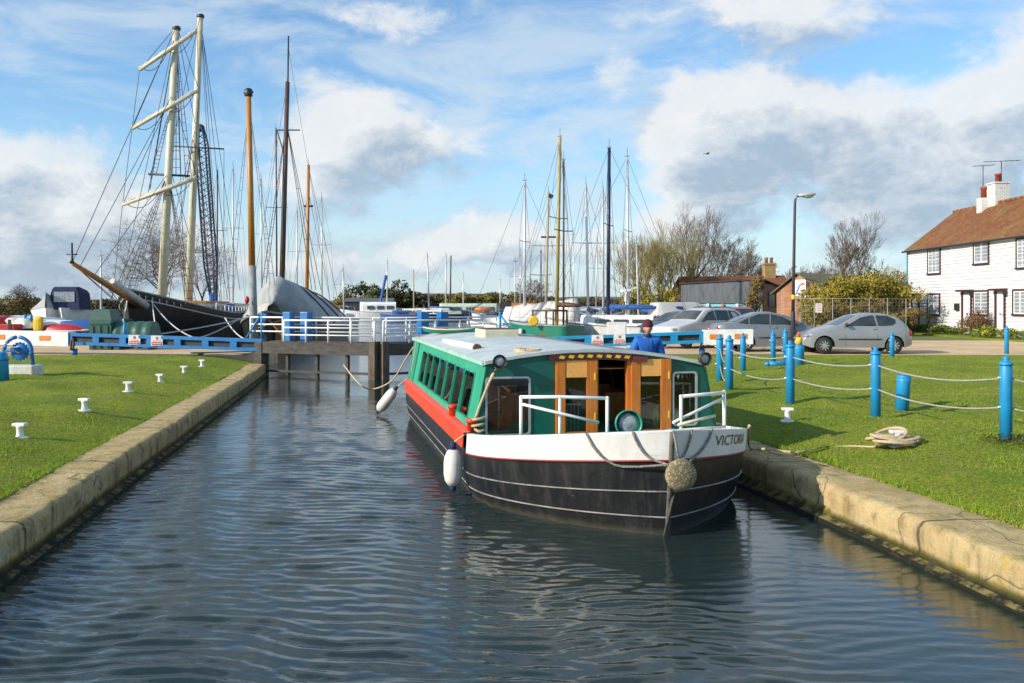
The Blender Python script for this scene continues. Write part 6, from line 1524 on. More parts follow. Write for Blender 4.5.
# ---- loose ships' masts that rise behind the two ships: each on its own hull hidden behind them
def simple_boat(name,label,cat,pxc,Y,L,B,rz,hullm,masts,sheer=None,rig=True,cabin=None,group=None,zhull=1.0,extra=None,covers=None):
    """masts: (px_base,py_base,px_top,py_top,r,mat)"""
    c=at(pxc,HY,Y); o=thing(name,label,cat,(c.x,Y,ZW),R(rz),group)
    IV=(Matrix.Translation(o.location)@Matrix.Rotation(R(rz),4,'Z')).inverted()
    sheer=sheer or (lambda u:zhull*(1+.35*max(0,(u-.4)/.6)**2))
    hl,dk,E,edge=hullshape(L,B,sheer,1.4,.7,-.3,.72,18,.06,.35)
    hl.build('hull',hullm,o); dk.build('deck',K['offwhite'],o)
    for s in(-1,1): mb=MB(); mb.tube([Vector((x,s*(w+.01),z)) for x,w,z in edge],.03,4,smooth=False); mb.build('toe_rail',K['steel'],o)
    if cabin:
        x0,x1,w,h,mt=cabin; zc=zhull
        mb=MB(); mb.loft([[Vector((x,y*w*f,zc+z*h)) for y,z in((-1,-.1),(-.92,.75),(-.7,1),(.7,1),(.92,.75),(1,-.1))] for x,f in((x0,1),(x0+(x1-x0)*.55,.98),(x1-.35,.86),(x1,.70))],closed=True,smooth=False); cb=mb.build('cabin',mt,o)
        for s in(-1,1):
            for k in range(3):
                xa=x0+.3+k*(x1-x0-1.0)/3; mb=MB(); mb.prism([(xa,s*(w*.985),zc+h*.28),(xa+(x1-x0)*.2,s*(w*.975),zc+h*.28),(xa+(x1-x0)*.2,s*(w*.955),zc+h*.62),(xa,s*(w*.965),zc+h*.62)],(0,s*.02,0)); mb.build('window',K['glassdark'],cb)
        mb=MB(); mb.prism([(x0-.004,-w*.7,zc+.15*h),(x0-.004,w*.7,zc+.15*h),(x0-.004,w*.6,zc+.85*h),(x0-.004,-w*.6,zc+.85*h)],(-.02,0,0)); mb.build('companionway',K['glassdark'],cb)
    for i,(xb,yb,xt,yt,r,mt) in enumerate(masts):
        a=IV@at(xb,yb,Y); b=IV@at(xt,yt,Y); a.y*=.3 if False else 1
        mm=mast(o,'mast',Vector((a.x,a.y,min(a.z,zhull)-.1)),b,r,r*.75,mt,8)
        mb=MB(); mb.tube([b,b+Vector((0,0,.5))],.012,4); mb.tube([b+Vector((-.15,0,.05)),b+Vector((.15,0,.05))],.015,4); mb.build('masthead',K['dark'],mm)
        if rig and b.z>6:
            sp=a.lerp(b,.55); wd_=B*.36
            mb=MB(); mb.tube([sp+Vector((0,-wd_,.05)),sp,sp+Vector((0,wd_,.05))],.028,4,smooth=False); mb.build('spreaders',mt,mm)
            lines(o,'rigging',[[b,E(.995,0)],[b,E(.0,0)],[b,sp+Vector((0,wd_,.05)),Vector((a.x-.1,B*.45,zhull))],[b,sp+Vector((0,-wd_,.05)),Vector((a.x-.1,-B*.45,zhull))]],.011,K['rig'])
            bx0=Vector((a.x-.1,a.y,zhull+1.05)); bx1=Vector((max(a.x-L*.36,-L*.46),a.y,zhull+1.0)); mb=MB(); mb.tube([bx0,bx0.lerp(bx1,.5),bx1],[.14,.12,.07],8); mb.build('boom_cover',covers or K['bluecover'],o)
    if extra: extra(o,E,IV)
    # pulpit rails
    if L>6:
        mb=MB(); pr=[E(u,s,.55) for s,u in((-1,.80),(-1,.9),(0,.998),(1,.9),(1,.80))]; mb.tube(pr,.018,5); 
        for s,u in((-1,.80),(-1,.9),(0,.998),(1,.9),(1,.80)): mb.tube([E(u,s),E(u,s,.55)],.015,4)
        mb.build('pulpit',K['steel'],o)
        mb=MB(); lo_=[E(u,s,.55) for s,us in((1,(.78,.6,.4,.2,.02)),) for u in us]; mb.tube(lo_,.008,3,smooth=False); lo2=[E(u,-1,.55) for u in(.78,.6,.4,.2,.02)]; mb.tube(lo2,.008,3,smooth=False)
        for u in(.6,.4,.2,.02):
            for s in(-1,1): mb.tube([E(u,s),E(u,s,.57)],.012,4)
        mb.build('guard_wires',K['steel'],o)
    return o
simple_boat('tall_barge','black smack with a tall dark mast rising behind the tarpaulin','sailing ship',286,72,15,4.2,-95,K['black'],[(281,300,287.5,82,.24,K['spar_d']),],zhull=1.4,rig=False,
  extra=lambda o,E,IV:(mast(o,'topmast',IV@at(287,130,72),IV@at(288.5,36,72),.10,.06,K['dark']),ratlines(o,IV@at(286.5,122,72),[IV@at(262,285,71),IV@at(266,285,71)],18,K['rig'],.03),ratlines(o,IV@at(286.5,122,72),[IV@at(312,290,71),IV@at(316,290,71),IV@at(321,290,71)],3,K['rig'],.03),
   lines(o,'crosstree',[[IV@at(277,130,72),IV@at(300,130,72)],[IV@at(277,130,72),IV@at(286,160,72)]],.06,K['dark']),lines(o,'stays',[[IV@at(288,45,72),IV@at(330,296,72)],[IV@at(287.5,82,72),IV@at(256,270,66)]],.016,K['rig'])))
simple_boat('old_yacht','old gaff yacht with a varnished orange mast behind the tarpaulin','yacht',309,76,11,3.2,-92,K['black'],[(306.5,300,308.5,165,.17,K['spar'])],zhull=1.2,rig=False,
  extra=lambda o,E,IV:(lines(o,'stays',[[IV@at(308.3,166,76),IV@at(338,300,76)],[IV@at(308.3,190,76),IV@at(330,300,76)],[IV@at(308.3,190,76),IV@at(292,300,76)]],.022,K['rig']),lines(o,'hounds',[[IV@at(304,206,76),IV@at(313,206,76)]],.10,K['spar_d'])))
for k,(pxb,pxt,top,Y,lab,mt) in enumerate(((277,276,128,80,'slim yacht behind the barge with a dark grey mast and red pennant',K['spar_d']),(233,233,166,82,'slim yacht behind the square rigger with a grey mast, right one','alu'),(217,217.5,170,84,'slim yacht behind the square rigger with a brown mast, left one',K['spar_d']),(262,261,176,88,'slim yacht showing a thin mast between barge masts','alu'),(322,321.5,196,90,'slim yacht showing a thin mast right of the orange mast','alu'),(297,297,208,92,'small yacht showing a short thin mast behind the smack','alu'),(344,343,268,95,'small yacht with the shortest mast right of the barge','alu'),(101,101,256,64,'small yacht with a short mast left of the square rigger','alu'))):
    mt=K[mt] if isinstance(mt,str) else mt
    simple_boat('yacht',lab,'yacht',pxb,Y,8.5,2.7,-90,K['offwhite'],[(pxb,305,pxt,top,.085,mt)],zhull=.95,cabin=(-1.8,1.8,.85,.5,K['white']),group='yachts moored behind the ships on the left')
# lattice crane jib
c=at(211,305,70); cr=thing('crane','dark blue lattice crane jib standing behind the square rigger','crane',(c.x,70,0))
IVc=Matrix.Translation(-cr.location); a=IVc@at(213,300,70); b=IVc@at(200.5,128,70); d=(b-a); mb=MB()
ch_=[]
for ox,oy in((-.38,-.38),(.38,-.38),(.38,.38),(-.38,.38)):
    f=lambda u,ox=ox,oy=oy:(a+d*u)+Vector((ox,oy,0))*(.35+.65*min(1,u*5,(1-u)*9+.2))
    pts=[f(i/26) for i in range(27)]; ch_.append(pts); mb.tube(pts,.075,4,smooth=False)
for i in range(26):
    for k in range(4): mb.tube([ch_[k][i],ch_[(k+1)%4][i+1]],.032,3,smooth=False,cap=False)
mb.build('lattice_jib',M('crane_blue',(.02,.035,.09),(.03,.04,.08),3,.5),cr)
mb=MB(); mb.bbox((0,0,.9),(3.0,2.4,1.8),.08); mb.tube([a-Vector((0,0,1)),a+Vector((0,0,.6))],.3,8); mb.build('crane_body',K['bluecover'],cr)
mb=MB(); mb.lathe([(.05,-.12),(.3,-.12),(.3,.12),(.05,.12)],b,12,'Y'); mb.tube([b+Vector((-.2,0,0)),b+Vector((-.25,0,-1.6))],.03,4); mb.build('sheave_block',K['dark'],cr)

# ---- yachts on the right of the basin
K['tanmast']=M('tan_mast',(.42,.36,.22),(.36,.30,.18),2,.5)
def boomtent(o,E,IV):
    mb=MB(); n=10; rr=[]
    for i in range(n+1):
        u=i/n; x=-3.2+4.6*u; z=2.75-.5*u+.05*math.sin(u*19); rr.append([Vector((x,s*1.05*abs(s)**.2,z-(z-1.25)*abs(s)**1.1+.03*math.sin(u*31+s*5))) for s in(-1,-.6,-.25,0,.25,.6,1)])
    mb.loft(rr,closed=False,cap=False); mb.poly(rr[0]); mb.poly(rr[-1]); mb.build('boom_tent',K['offwhite'],o)
GY='yachts crowded on the right of the basin'
def green_extra(o,E,IV):
    mb=MB(); mb.bbox((-.6,0,2.05),(1.5,1.3,.10),.03); 
    for x in(-1.3,.1):
        for y in(-.6,.6): mb.box((x,y,1.65),(.07,.07,.75))
    w=mb.build('wheelhouse',K['brown'],o)
    mb=MB(); mb.lathe([(.19,-.05),(.27,-.05),(.27,.05),(.19,.05)],(0,0,0),18,'Y'); q=IV@at(533.5,321,47.4); q3=IV.to_3x3(); mb.v=[tuple(q3@Vector((x,y,z))+q) for x,y,z in mb.v]; mb.build('life_ring',K['yellow'],o)
    for s in(-1,1): mb=MB(); mb.tube([E(.6,s,-.2)+Vector((0,s*.15,0)),E(.6,s,-.75)+Vector((0,s*.15,0))],.11,8); mb.build('fender',K['offwhite'],o)
simple_boat('yacht','green hulled motor sailer with a brown wheelhouse and yellow life ring','yacht',541,49,4.6,2.3,140,K['ghull'],[(556.5,318,560,137,.11,M('olive_spar',(.40,.31,.10),(.33,.25,.08),2,.5)),(563.5,318,563.8,160,.06,K['spar_d'])],zhull=1.32,sheer=lambda u:1.25+.25*max(0,(u-.4)/.6)**2,extra=green_extra,covers=K['brown'])
simple_boat('yacht','white yacht with a white boom tent left of the green motor sailer','yacht',527,55,7.6,2.6,160,K['white'],[(524.5,316,524.8,181,.095,K['alu'])],zhull=1.05,cabin=(-1.8,2.0,.95,.55,K['white']),covers=K['offwhite'],group=GY,extra=boomtent)
simple_boat('motor_cruiser','white motor cruiser with orange varnished wheelhouse behind the white boom tent','motor boat',524,68,8,2.8,175,K['white'],[(515,305,515,262,.05,K['alu'])],zhull=1.3,cabin=(-.9,.9,.9,1.2,K['spar']),rig=False)
simple_boat('yacht','ketch with a tan mast and dark radar flag behind the green motor sailer','yacht',548,61,9.0,2.9,95,K['offwhite'],[(545.5,312,548.5,192,.10,K['tanmast'])],zhull=1.0,cabin=(-2.0,2.0,1.0,.5,K['white']),group=GY,covers=K['brown'],
  extra=lambda o,E,IV:(lines(o,'crosstree',[[IV@at(541,237,61),IV@at(556,237,61)]],.07,K['dark']),lines(o,'burgee',[[IV@at(549,195,61),IV@at(553,197,61)]],.16,K['dark'])))
simple_boat('motor_cruiser','navy canvas topped motor cruiser between the yacht masts','motor boat',578,63,7,2.6,20,K['navyhull'],[(573.3,303,573.5,235,.05,K['alu'])],zhull=1.35,cabin=(-1.6,1.7,1.05,.9,K['white']),rig=False,
  extra=lambda o,E,IV:(lambda mb:(mb.bbox((-2.2,0,1.9),(1.4,2.0,1.0),.2),mb.build('canvas_hood',K['navy'],o)))(MB()))
def turb(o,E,IV):
    p=IV@at(626,291,50); b=p-Vector((0,0,1.9)); mb=MB(); mb.tube([b,p],.035,6); mb.build('turbine_pole',K['white'],o)
    mb=MB(); mb.tube([p+Vector((-.3,0,0)),p+Vector((.3,0,0))],.07,8)
    q=IV.to_3x3()
    for k in range(3):
        a=R(20+120*k); mb.prism([p+q@Vector((math.cos(a)*s*.5+math.sin(a)*w,-.12,math.sin(a)*s*.5-math.cos(a)*w)) for s,w in((0,-.05),(1.2,-.03),(1.2,.03),(0,.06))],tuple(q@Vector((0,.03,0))))
    mb.build('wind_turbine',K['white'],o)
simple_boat('yacht','large white cruising yacht with a blue sail cover and white wind turbine','yacht',617,50,8.4,3.0,160,K['offwhite'],[(608,320,609.2,148,.12,K['navyhull']),(628.5,322,627.2,157,.085,K['alu'])],zhull=1.2,cabin=(-2.2,1.9,1.05,.6,K['white']),extra=turb)
simple_boat('yacht','white yacht with a pale mast left of the large cruising yacht','yacht',586,57,8.2,2.7,96,K['white'],[(588.5,316,585.8,184,.09,K['alu'])],zhull=1.0,cabin=(-1.8,1.9,.95,.5,K['white']),group=GY,covers=K['navy'])
simple_boat('yacht','white yacht with the pale mast just left of the navy mast','yacht',604,62,8.6,2.8,98,K['offwhite'],[(603.5,312,602.6,187,.09,K['alu'])],zhull=1.0,cabin=(-1.8,1.9,.95,.5,K['white']),group=GY)
simple_boat('yacht','white yacht with a thin pale mast in front of the olive trees','yacht',640,57,7.6,2.5,170,K['white'],[(639,312,636.5,244,.07,K['alu'])],zhull=.95,cabin=(-1.6,1.7,.9,.5,K['white']),group=GY)
simple_boat('yacht','small yacht with a thin mast between the white tent and tan mast','yacht',541,74,7.8,2.5,92,K['navyhull'],[(541,306,541,250,.06,K['spar_d'])],zhull=.95,cabin=(-1.6,1.7,.9,.5,K['white']),group=GY)
simple_boat('yacht','small yacht with a mast seen just left of the white boom tent','yacht',519,80,8.2,2.5,92,K['offwhite'],[(520,306,520.5,253,.07,K['alu'])],zhull=.95,cabin=(-1.6,1.7,.9,.5,K['white']),group=GY)
simple_boat('yacht','small yacht with a short mast between the two pale masts','yacht',594,78,7.6,2.4,92,K['navyhull'],[(596,306,597,238,.06,K['alu'])],zhull=.95,cabin=(-1.6,1.7,.9,.5,K['white']),group=GY)
# far moorings in the middle
GF='boats moored along the far shore'
simple_boat('motor_yacht','white motor yacht with a leaning blue furled sail on the far mooring','motor boat',378,132,11,3.4,188,K['white'],[(386.8,305,387.5,261,.12,K['alu'])],zhull=1.3,cabin=(-2.6,2.6,1.4,1.5,K['white']),rig=False,
  extra=lambda o,E,IV:lines(o,'furled_sail',[[IV@at(380,304,132),IV@at(386,275,132)]],.22,K['bluecover']))
simple_boat('yacht','low cream boat with a tan mast on the far mooring','yacht',416,140,9,2.8,170,K['cream'],[(413.8,306,413.5,271,.12,K['tanmast'])],zhull=1.0,cabin=(-1.8,2.0,1.0,.8,K['offwhite']),rig=False,group=GF)
simple_boat('yacht','navy yacht with a grey mast and radar dome on the far mooring','yacht',429,135,10,3,175,K['navyhull'],[(429.2,308,427.2,254,.13,K['alu'])],zhull=1.0,cabin=(-2,2,1.0,.6,K['white']),group=GF)
simple_boat('yacht','white yacht with the left of two close masts on the far mooring','yacht',446,145,10,3,185,K['white'],[(446,308,446,254,.12,K['alu'])],zhull=1.0,cabin=(-2,2,1.0,.6,K['white']),group=GF)
simple_boat('yacht','dark yacht with the right of two close masts on the far mooring','yacht',451,150,10,3,178,K['navyhull'],[(450,308,451,256,.14,K['spar_d'])],zhull=1.0,cabin=(-2,2,1.0,.6,K['white']),group=GF)
simple_boat('houseboat','pale house boat with a row of windows on the far mooring','house boat',468,140,12,3.6,182,K['offwhite'],[(463.2,305,463.3,274,.10,K['alu'])],zhull=1.1,cabin=(-4.4,4.4,1.6,1.5,M('houseboat_green',(.50,.58,.48),(.42,.5,.4),1,.6)),rig=False)
simple_boat('work_boat','dark work boat with an orange dinghy on the far mooring','work boat',497,138,11,3.4,186,K['navyhull'],[(500.2,305,500.2,280,.10,K['alu'])],zhull=1.2,cabin=(-3,0,1.3,1.4,K['dark']),rig=False,
  extra=lambda o,E,IV:(lambda mb:(mb.ball((2.2,0,1.7),(1.3,.8,.4)),mb.build('orange_dinghy',K['orange'],o)))(MB()))
simple_boat('yacht','small blue hulled boat moored far off right of the barge','yacht',401,128,6,2.2,184,K['bluecover'],[],zhull=.9,cabin=(-1.2,1.2,.8,.7,K['bluecover']),group=GF)
simple_boat('yacht','small cream boat without a mast moored far off in the middle','yacht',437,150,7,2.4,176,K['cream'],[],zhull=1.0,cabin=(-1.6,1.4,.9,.9,K['cream']),group=GF)

# ------------------------------------------------------------------ dinghies and stores on the left bank
tk=thing('oil_tank','dark green moulded plastic tank block standing behind the left beam','tank',gp(106,349,0))
mb=MB(); mb.loft([[Vector((x*a,y*b,z)) for x,y in((-1,-1),(1,-1),(1,1),(-1,1))] for a,b,z in((.42,.5,0),(.43,.52,.9),(.42,.50,1.15),(.33,.42,1.50),(.29,.38,1.56))],smooth=False); mb.build('tank_body',K['tank'],tk)
mb=MB()
for k in range(3): mb.box((-.28+.28*k,-.53,.5),(.06,.05,.85))
mb.box((0,-.53,1.0),(.80,.05,.06)); mb.build('moulded_ribs',K['tank'],tk)
mb=MB(); mb.lathe([(.13,1.56),(.13,1.63),(.05,1.66)],(0,0,0),14); mb.build('filler_cap',K['dark'],tk)
tk=thing('oil_tank','long low dark green plastic tank with rounded ribs behind the danger signs','tank',gp(136,349,0))
mb=MB(); rr=[]
for i in range(25):
    u=i/24; x=-.78+1.56*u; q=1-.05*(math.cos(u*math.pi*8)>.4); rr.append([Vector((x,.52*q*math.cos(a)*(1 if abs(math.cos(a))<.9 else 1),.56+.56*q*math.sin(a)*(.96))) for a in[R(22.5*k+11) for k in range(16)]])
mb.loft(rr); mb.build('tank_body',K['tank'],tk)
mb=MB(); mb.lathe([(.16,1.05),(.16,1.16),(.06,1.19)],(-.3,0,0),14); mb.build('filler_cap',K['dark'],tk)
for x in(-.55,.55): mb=MB(); mb.box((x,0,.03),(.22,1.0,.14)); mb.build('cradle',K['tank'],tk)
def covered_boat(label,px,Y,L,B,rz,hullm,coverm,zh,peak,supports=True):
    c=at(px,HY,Y); o=thing('dinghy',label,'boat',(c.x,Y,0),R(rz))
    hl,dk,E,edge=hullshape(L,B,lambda u:zh+.25*u*u,1.3,.75,zh-.75,.55,14,.05,.4); hl.build('hull',hullm,o)
    mb=MB(); mb.loft([[Vector((x,s*(w+.03),z+(peak*(1-abs(s)**1.2)))) for s in(-1,-.7,-.35,0,.35,.7,1)] for x,w,z in edge],closed=False,cap=False); mb.build('cover',coverm,o)
    for x in(-L*.28,L*.25): mb=MB(); mb.box((x,0,(zh-.72)/2),(.12,B*.7,max(zh-.72,.12))); mb.build('trestle',K['timber'],o)
    return o
covered_boat('large white boat ashore under a pale grey cover',53,45.5,4.0,2.0,-72,K['white'],K['tarp'],1.35,.75)
c=at(81,305,46); mc=thing('motor_cruiser','white motor cruiser ashore with a navy canopy and clear window','motor boat',(c.x,46,0),R(-86)); mc.scale=(.85,.85,1)
hl,dk,E,edge=hullshape(5.6,2.2,lambda u:1.35+.25*u*u,1.3,.85,.45,.6,16,.05,.5); hl.build('hull',K['white'],mc); dk.build('deck',K['offwhite'],mc)
mb=MB(); mb.loft([[Vector((x,y*w,z)) for y,z in((-1,1.5),(-.9,2.3),(-.75,h),(.75,h),(.9,2.3),(1,1.5))] for x,w,h in((.9,.95,2.45),(2.0,.92,2.62),(2.35,.85,2.55))],smooth=False); cn_=mb.build('canopy',K['navy'],mc)
mb=MB(); mb.box((2.37,0,2.12),(.02,1.15,.5)); mb.build('clear_window',K['lamp'],cn_)
mb=MB(); mb.box((0,0,.28),(3.2,1.6,.3)); mb.build('trailer',K['blue'],mc)
for s in(-1,1): mb=MB(); mb.lathe([(.08,-.08),(.27,-.08),(.27,.08),(.08,.08)],(0,s*.95,.27),16,'Y'); mb.build('wheel',K['rubber'],mc)
GD='upturned dinghies racked on the left bank'
for k,(px,Y,h,mt,lab) in enumerate(((6,41.5,.95,'redp','red open dinghy propped on its side at the far left'),(22,42.5,.95,'white','white upturned dinghy at the left end of the rack'),(33,42.0,.92,'offwhite','cream upturned dinghy in the middle of the rack'),(43,41.6,.9,'white','white upturned dinghy leaning at the right of the rack'),(57,41.2,.75,'white','white upturned dinghy below the grey covered boat'),(77,41.0,.55,'redp','low red upturned dinghy beside the blue trailer'),(92,41.2,.72,'bluecover','dinghy under a bright blue cover beside the green tanks'))):
    c=at(px,HY,Y); o=thing('dinghy',lab,'dinghy',(c.x,Y,.42),R(70 if k<4 else 10),GD)
    mb=MB(); rr=[]
    L=2.6; 
    for i in range(13):
        u=i/12; w=.60*math.sin(math.pi*min(.12+u*.88,1))**.6 if u<1 else .03; hh=h*.62*(1-.35*abs(u-.4)); rr.append([Vector((-L/2+L*u,w*math.cos(a),hh*math.sin(a)**.8+.25*h)) for a in[max(0.0001,math.pi*q/8) if q<8 else math.pi-.0001 for q in range(9)]])
    mb.loft(rr,closed=False,cap=False); mb.poly(rr[0]); mb.build('hull',K[mt],o)
    mb=MB(); mb.tube([r_[0] for r_ in rr]+[r_[-1] for r_ in reversed(rr)],.035,5); mb.build('gunwale',K['offwhite'] if mt!='white' else K['tank'],o)
    mb=MB(); mb.box((-.6,0,-.09),(.08,1.0,.66)); mb.build('trestle',K['timber'],o)
    mb=MB(); mb.box((.6,0,-.09),(.08,1.0,.66)); mb.build('trestle',K['timber'],o)
c=at(39,300,40.5); o=thing('outboard_cover','bright yellow covered outboard hanging beside a blue post','outboard',(c.x,40.5,0))
mb=MB(); mb.tube([(0,0,0),(0,0,.7)],.04,6); mb.build('stand',K['blue'],o); mb=MB(); mb.bbox((0,-.05,.85),(.40,.30,.72),.13); mb.build('cover',K['yellow'],o)
for px,lab in((31,'thin blue post behind the dinghy rack'),(25,'short blue post at the left of the dinghy rack')):
    c=at(px,300,40.6); o=thing('rack_post',lab,'post',(c.x,40.6,0)); mb=MB(); mb.lathe([(.07,0),(.07,1.25),(.03,1.3)],(0,0,0),10); mb.build('shaft',K['blue'],o)
    mb=MB(); mb.lathe([(.085,1.05),(.085,1.12)],(0,0,0),10,cap=False); mb.build('collar',K['blue2'],o)
c=at(4,300,40); o=thing('red_bin','red storage bin with dark edges at the far left','bin',(c.x,40,0)); mb=MB(); mb.bbox((0,0,.45),(1.3,.7,.85),.04); mb.build('body',K['redp'],o); mb=MB(); mb.box((.45,-.36,.5),(.14,.03,1.15)); mb.build('dark_strap',K['dark'],o)
# low sleepers and trailer in front of the boats
c=at(75,340,39.5); o=thing('boat_trailer','empty blue boat trailer on the grass behind the left beam','trailer',(c.x,39.5,0))
mb=MB(); mb.tube([(-1.6,-.4,.32),(1.6,-.05,.36)],.06,6); mb.tube([(-1.6,.4,.32),(1.6,.05,.36)],.06,6); mb.tube([(-.8,-.6,.32),(-.8,.6,.32)],.05,6); mb.build('frame',K['blue'],o)
for s in(-1,1): mb=MB(); mb.lathe([(.05,-.06),(.24,-.06),(.24,.06),(.05,.06)],(-.8,s*.68,.24),16,'Y'); mb.build('wheel',K['rubber'],o)
# pale slipway plank leading to the gate
p=gp(229,353.5,0); o=thing('gangplank','pale plank lying on the path near the left gate pivot','plank',(p.x,p.y,0),R(38)); mb=MB(); mb.box((0,0,.06),(2.6,.32,.05)); mb.build('plank',K['concrete'],o)
for x in(-1,1): mb=MB(); mb.box((x,0,.015),(.1,.34,.045)); mb.build('batten',K['timber'],o)
# white cabinets behind the right beam
for px,py,w,h,lab in((617,349,.75,1.05,'white electricity cabinet behind the right danger sign'),(634,347,.5,.8,'small white cabinet beside the person')):
    b=gp(px,py,0); o=thing('service_cabinet',lab,'cabinet',(b.x,b.y,0)); mb=MB(); mb.bbox((0,0,h/2),(w,.4,h),.03); mb.build('body',K['offwhite'],o); mb=MB(); mb.box((0,-.205,h*.55),(w*.8,.012,h*.7)); mb.build('door',K['white'],o)
# bird
c=at(707,154,70); o=thing('bird','small dark bird gliding high in the cloudy sky','bird',c,R(20))
mb=MB(); mb.tube([(-.22,0,0),(-.05,0,.02),(.12,0,.01),(.24,0,-.01)],[.01,.05,.045,.01],6)
for s in(-1,1): mb.add([(-.07,0,.03),(.10,0,.03),(.05,s*.34,.12),(-.06,s*.32,.11),(.0,s*.68,.02)],[(0,1,2,3),(3,2,4)])
mb.build('body',M('gull_grey',(.12,.11,.10),(.08,.075,.07),9,.8),o)
# ------------------------------------------------------------------ bare winter trees
def bare_tree(label,px,Y,ytop,spread,seed,bark='bark',multi=1,group=None,twigs=1.0,up=.5,lean=0.0,name='bare_tree',levels=5,pxoff=0,tw=None):
    c=at(px,HY,Y); H=(HY-ytop)/F*Y+EYE; o=thing(name,label,'tree',(c.x,Y,0),0,group); rs=random.Random(seed)
    T=MB(); C=MB(); cnt=[0]
    def branch(p,d,L,r,lv):
        n=3 if lv>2 else 4; pts=[p]; q=p.copy(); dd=d.copy()
        for i in range(n):
            dd=(dd+Vector((rs.gauss(0,.10),rs.gauss(0,.10),rs.gauss(.05*up,.06)))+Vector((lean*.10,0,0))).normalized(); q=q+dd*(L/n); pts.append(q.copy())
        r1=r*.62 if lv<levels else r*.4; rad=[max(r+(r1-r)*i/n,Y*.00010) for i in range(n+1)]
        (T if lv<2 else C).tube(pts,rad,6 if lv<1 else (4 if lv<3 else 3),cap=False,smooth=False)
        if lv>=levels: return
        k=rs.choice((2,3,3)) if lv else rs.choice((3,4))
        for i in range(k):
            ang=rs.uniform(.25,.62)*(1 if lv else .8); az=rs.uniform(0,6.28)
            a=dd.orthogonal().normalized(); b=dd.cross(a)
            nd=(dd*math.cos(ang)+(a*math.cos(az)+b*math.sin(az))*math.sin(ang)*spread); nd.z=nd.z*(1) + .18*up; nd.normalize()
            branch(q,nd,L*rs.uniform(.62,.85),r1*rs.uniform(.7,.95),lv+1)
        for i in range(int((2 if lv>0 else 1)*twigs+.5)):
            j=rs.randint(1,n); az=rs.uniform(0,6.28); a=dd.orthogonal().normalized(); b=dd.cross(a); nd=(dd*.55+(a*math.cos(az)+b*math.sin(az))*.75*spread+Vector((0,0,.25*up))).normalized()
            branch(pts[j],nd,L*rs.uniform(.45,.7),rad[j]*.5,min(lv+2,levels))
    for m in range(multi):
        off=Vector((rs.uniform(-.5,.5)*multi*.35,rs.uniform(-.5,.5)*multi*.3,0)) if multi>1 else Vector((0,0,0)); az=rs.uniform(0,6.28)
        d=Vector((math.cos(az)*.16*(multi>1),math.sin(az)*.16*(multi>1),1)).normalized()
        branch(off-Vector((0,0,.2)),d,H*.30,max(.13,H*.020)*(1 if multi==1 else .75),0)
    zmax=max(max((v[2] for v in C.v),default=1),1); k=H/zmax
    for q in(T,C): q.v=[(x*k,y*k,z*k) for x,y,z in q.v]
    T.build('trunk',K[bark],o,fix=False); C.build('crown',K[tw or bark],o,fix=False); return o
K['twig_p']=M('purple_brown_twigs',(.19,.13,.09),(.13,.09,.065),2,.9); K['twig_o']=M('olive_twigs',(.30,.24,.07),(.22,.17,.05),2,.9)
bare_tree('broad bare tree behind the masts of the square rigger',163,88,206,1.8,5,'bark',2,None,1.1,.15,levels=6,tw='twig_p')
bare_tree('smaller bare tree showing right of the cream masts',203,96,238,1.1,9,'bark',1,None,1.2,.4,levels=5,tw='twig_p')
GT='bare trees behind the parked cars'
for a in (('olive twigged tree left of the tall bare trees, nearest the yachts',643,78,230,.8,11,'bark_g',3,.75,'twig_o'),('dense olive twigged tree with several stems behind the white van',661,76,224,.75,12,'bark_g',4,.95,'twig_o'),('olive twigged tree between the van and the tallest tree',677,80,216,.7,13,'bark_g',3,.9,'twig_o'),
  ('tallest bare tree in the group behind the parked cars',691,84,202,.85,14,'bark',2,.7,'twig_p'),('bare tree right of the tallest tree with spreading top',707,86,222,.9,15,'bark',1,.6,'twig_p'),('slim bare tree above the slate shed left side',722,92,238,.8,16,'bark',2,.6,'twig_p'),('low wide bare tree above the slate shed middle',738,94,240,1.0,17,'bark',2,.5,'twig_p'),
  ('bare tree at the left end of the group behind the cruising yacht',628,92,240,.9,18,'bark',2,.6,'twig_p'),('bare tree with reddish twigs leaning right behind the hedge, left one',838,78,232,.6,20,'bark',1,.8,'twig_p'),('tall bare tree leaning right behind the hedge',862,76,212,.65,21,'bark',1,.8,'twig_p'),('thin bare tree behind the street lamp',801,88,268,.8,22,'bark',2,.6,'twig_p'),('thin bare tree between the chimney and the street lamp',783,92,265,.8,23,'bark',2,.6,'twig_p'),('short bare tree behind the brick hut roof',822,84,258,.8,24,'bark',2,.6,'twig_p'),('short bare tree beside the cottage gable',893,74,265,.9,25,'bark',2,.6,'twig_p'),('low bare tree behind the bungalow chimney',756,98,262,.9,26,'bark',2,.6,'twig_p')):
    lab,px,Y,top,sp,sd,bk,mu,up,tw=a
    bare_tree(lab,px,Y,top,sp,sd,bk,mu,GT,1.0,up,.12,levels=5 if mu>1 else 6,tw=tw)
bare_tree('small bare bush tree on the far left skyline',27,92,283,1.2,31,'bark',2,None,1.2,.3,levels=5,tw='twig_p')
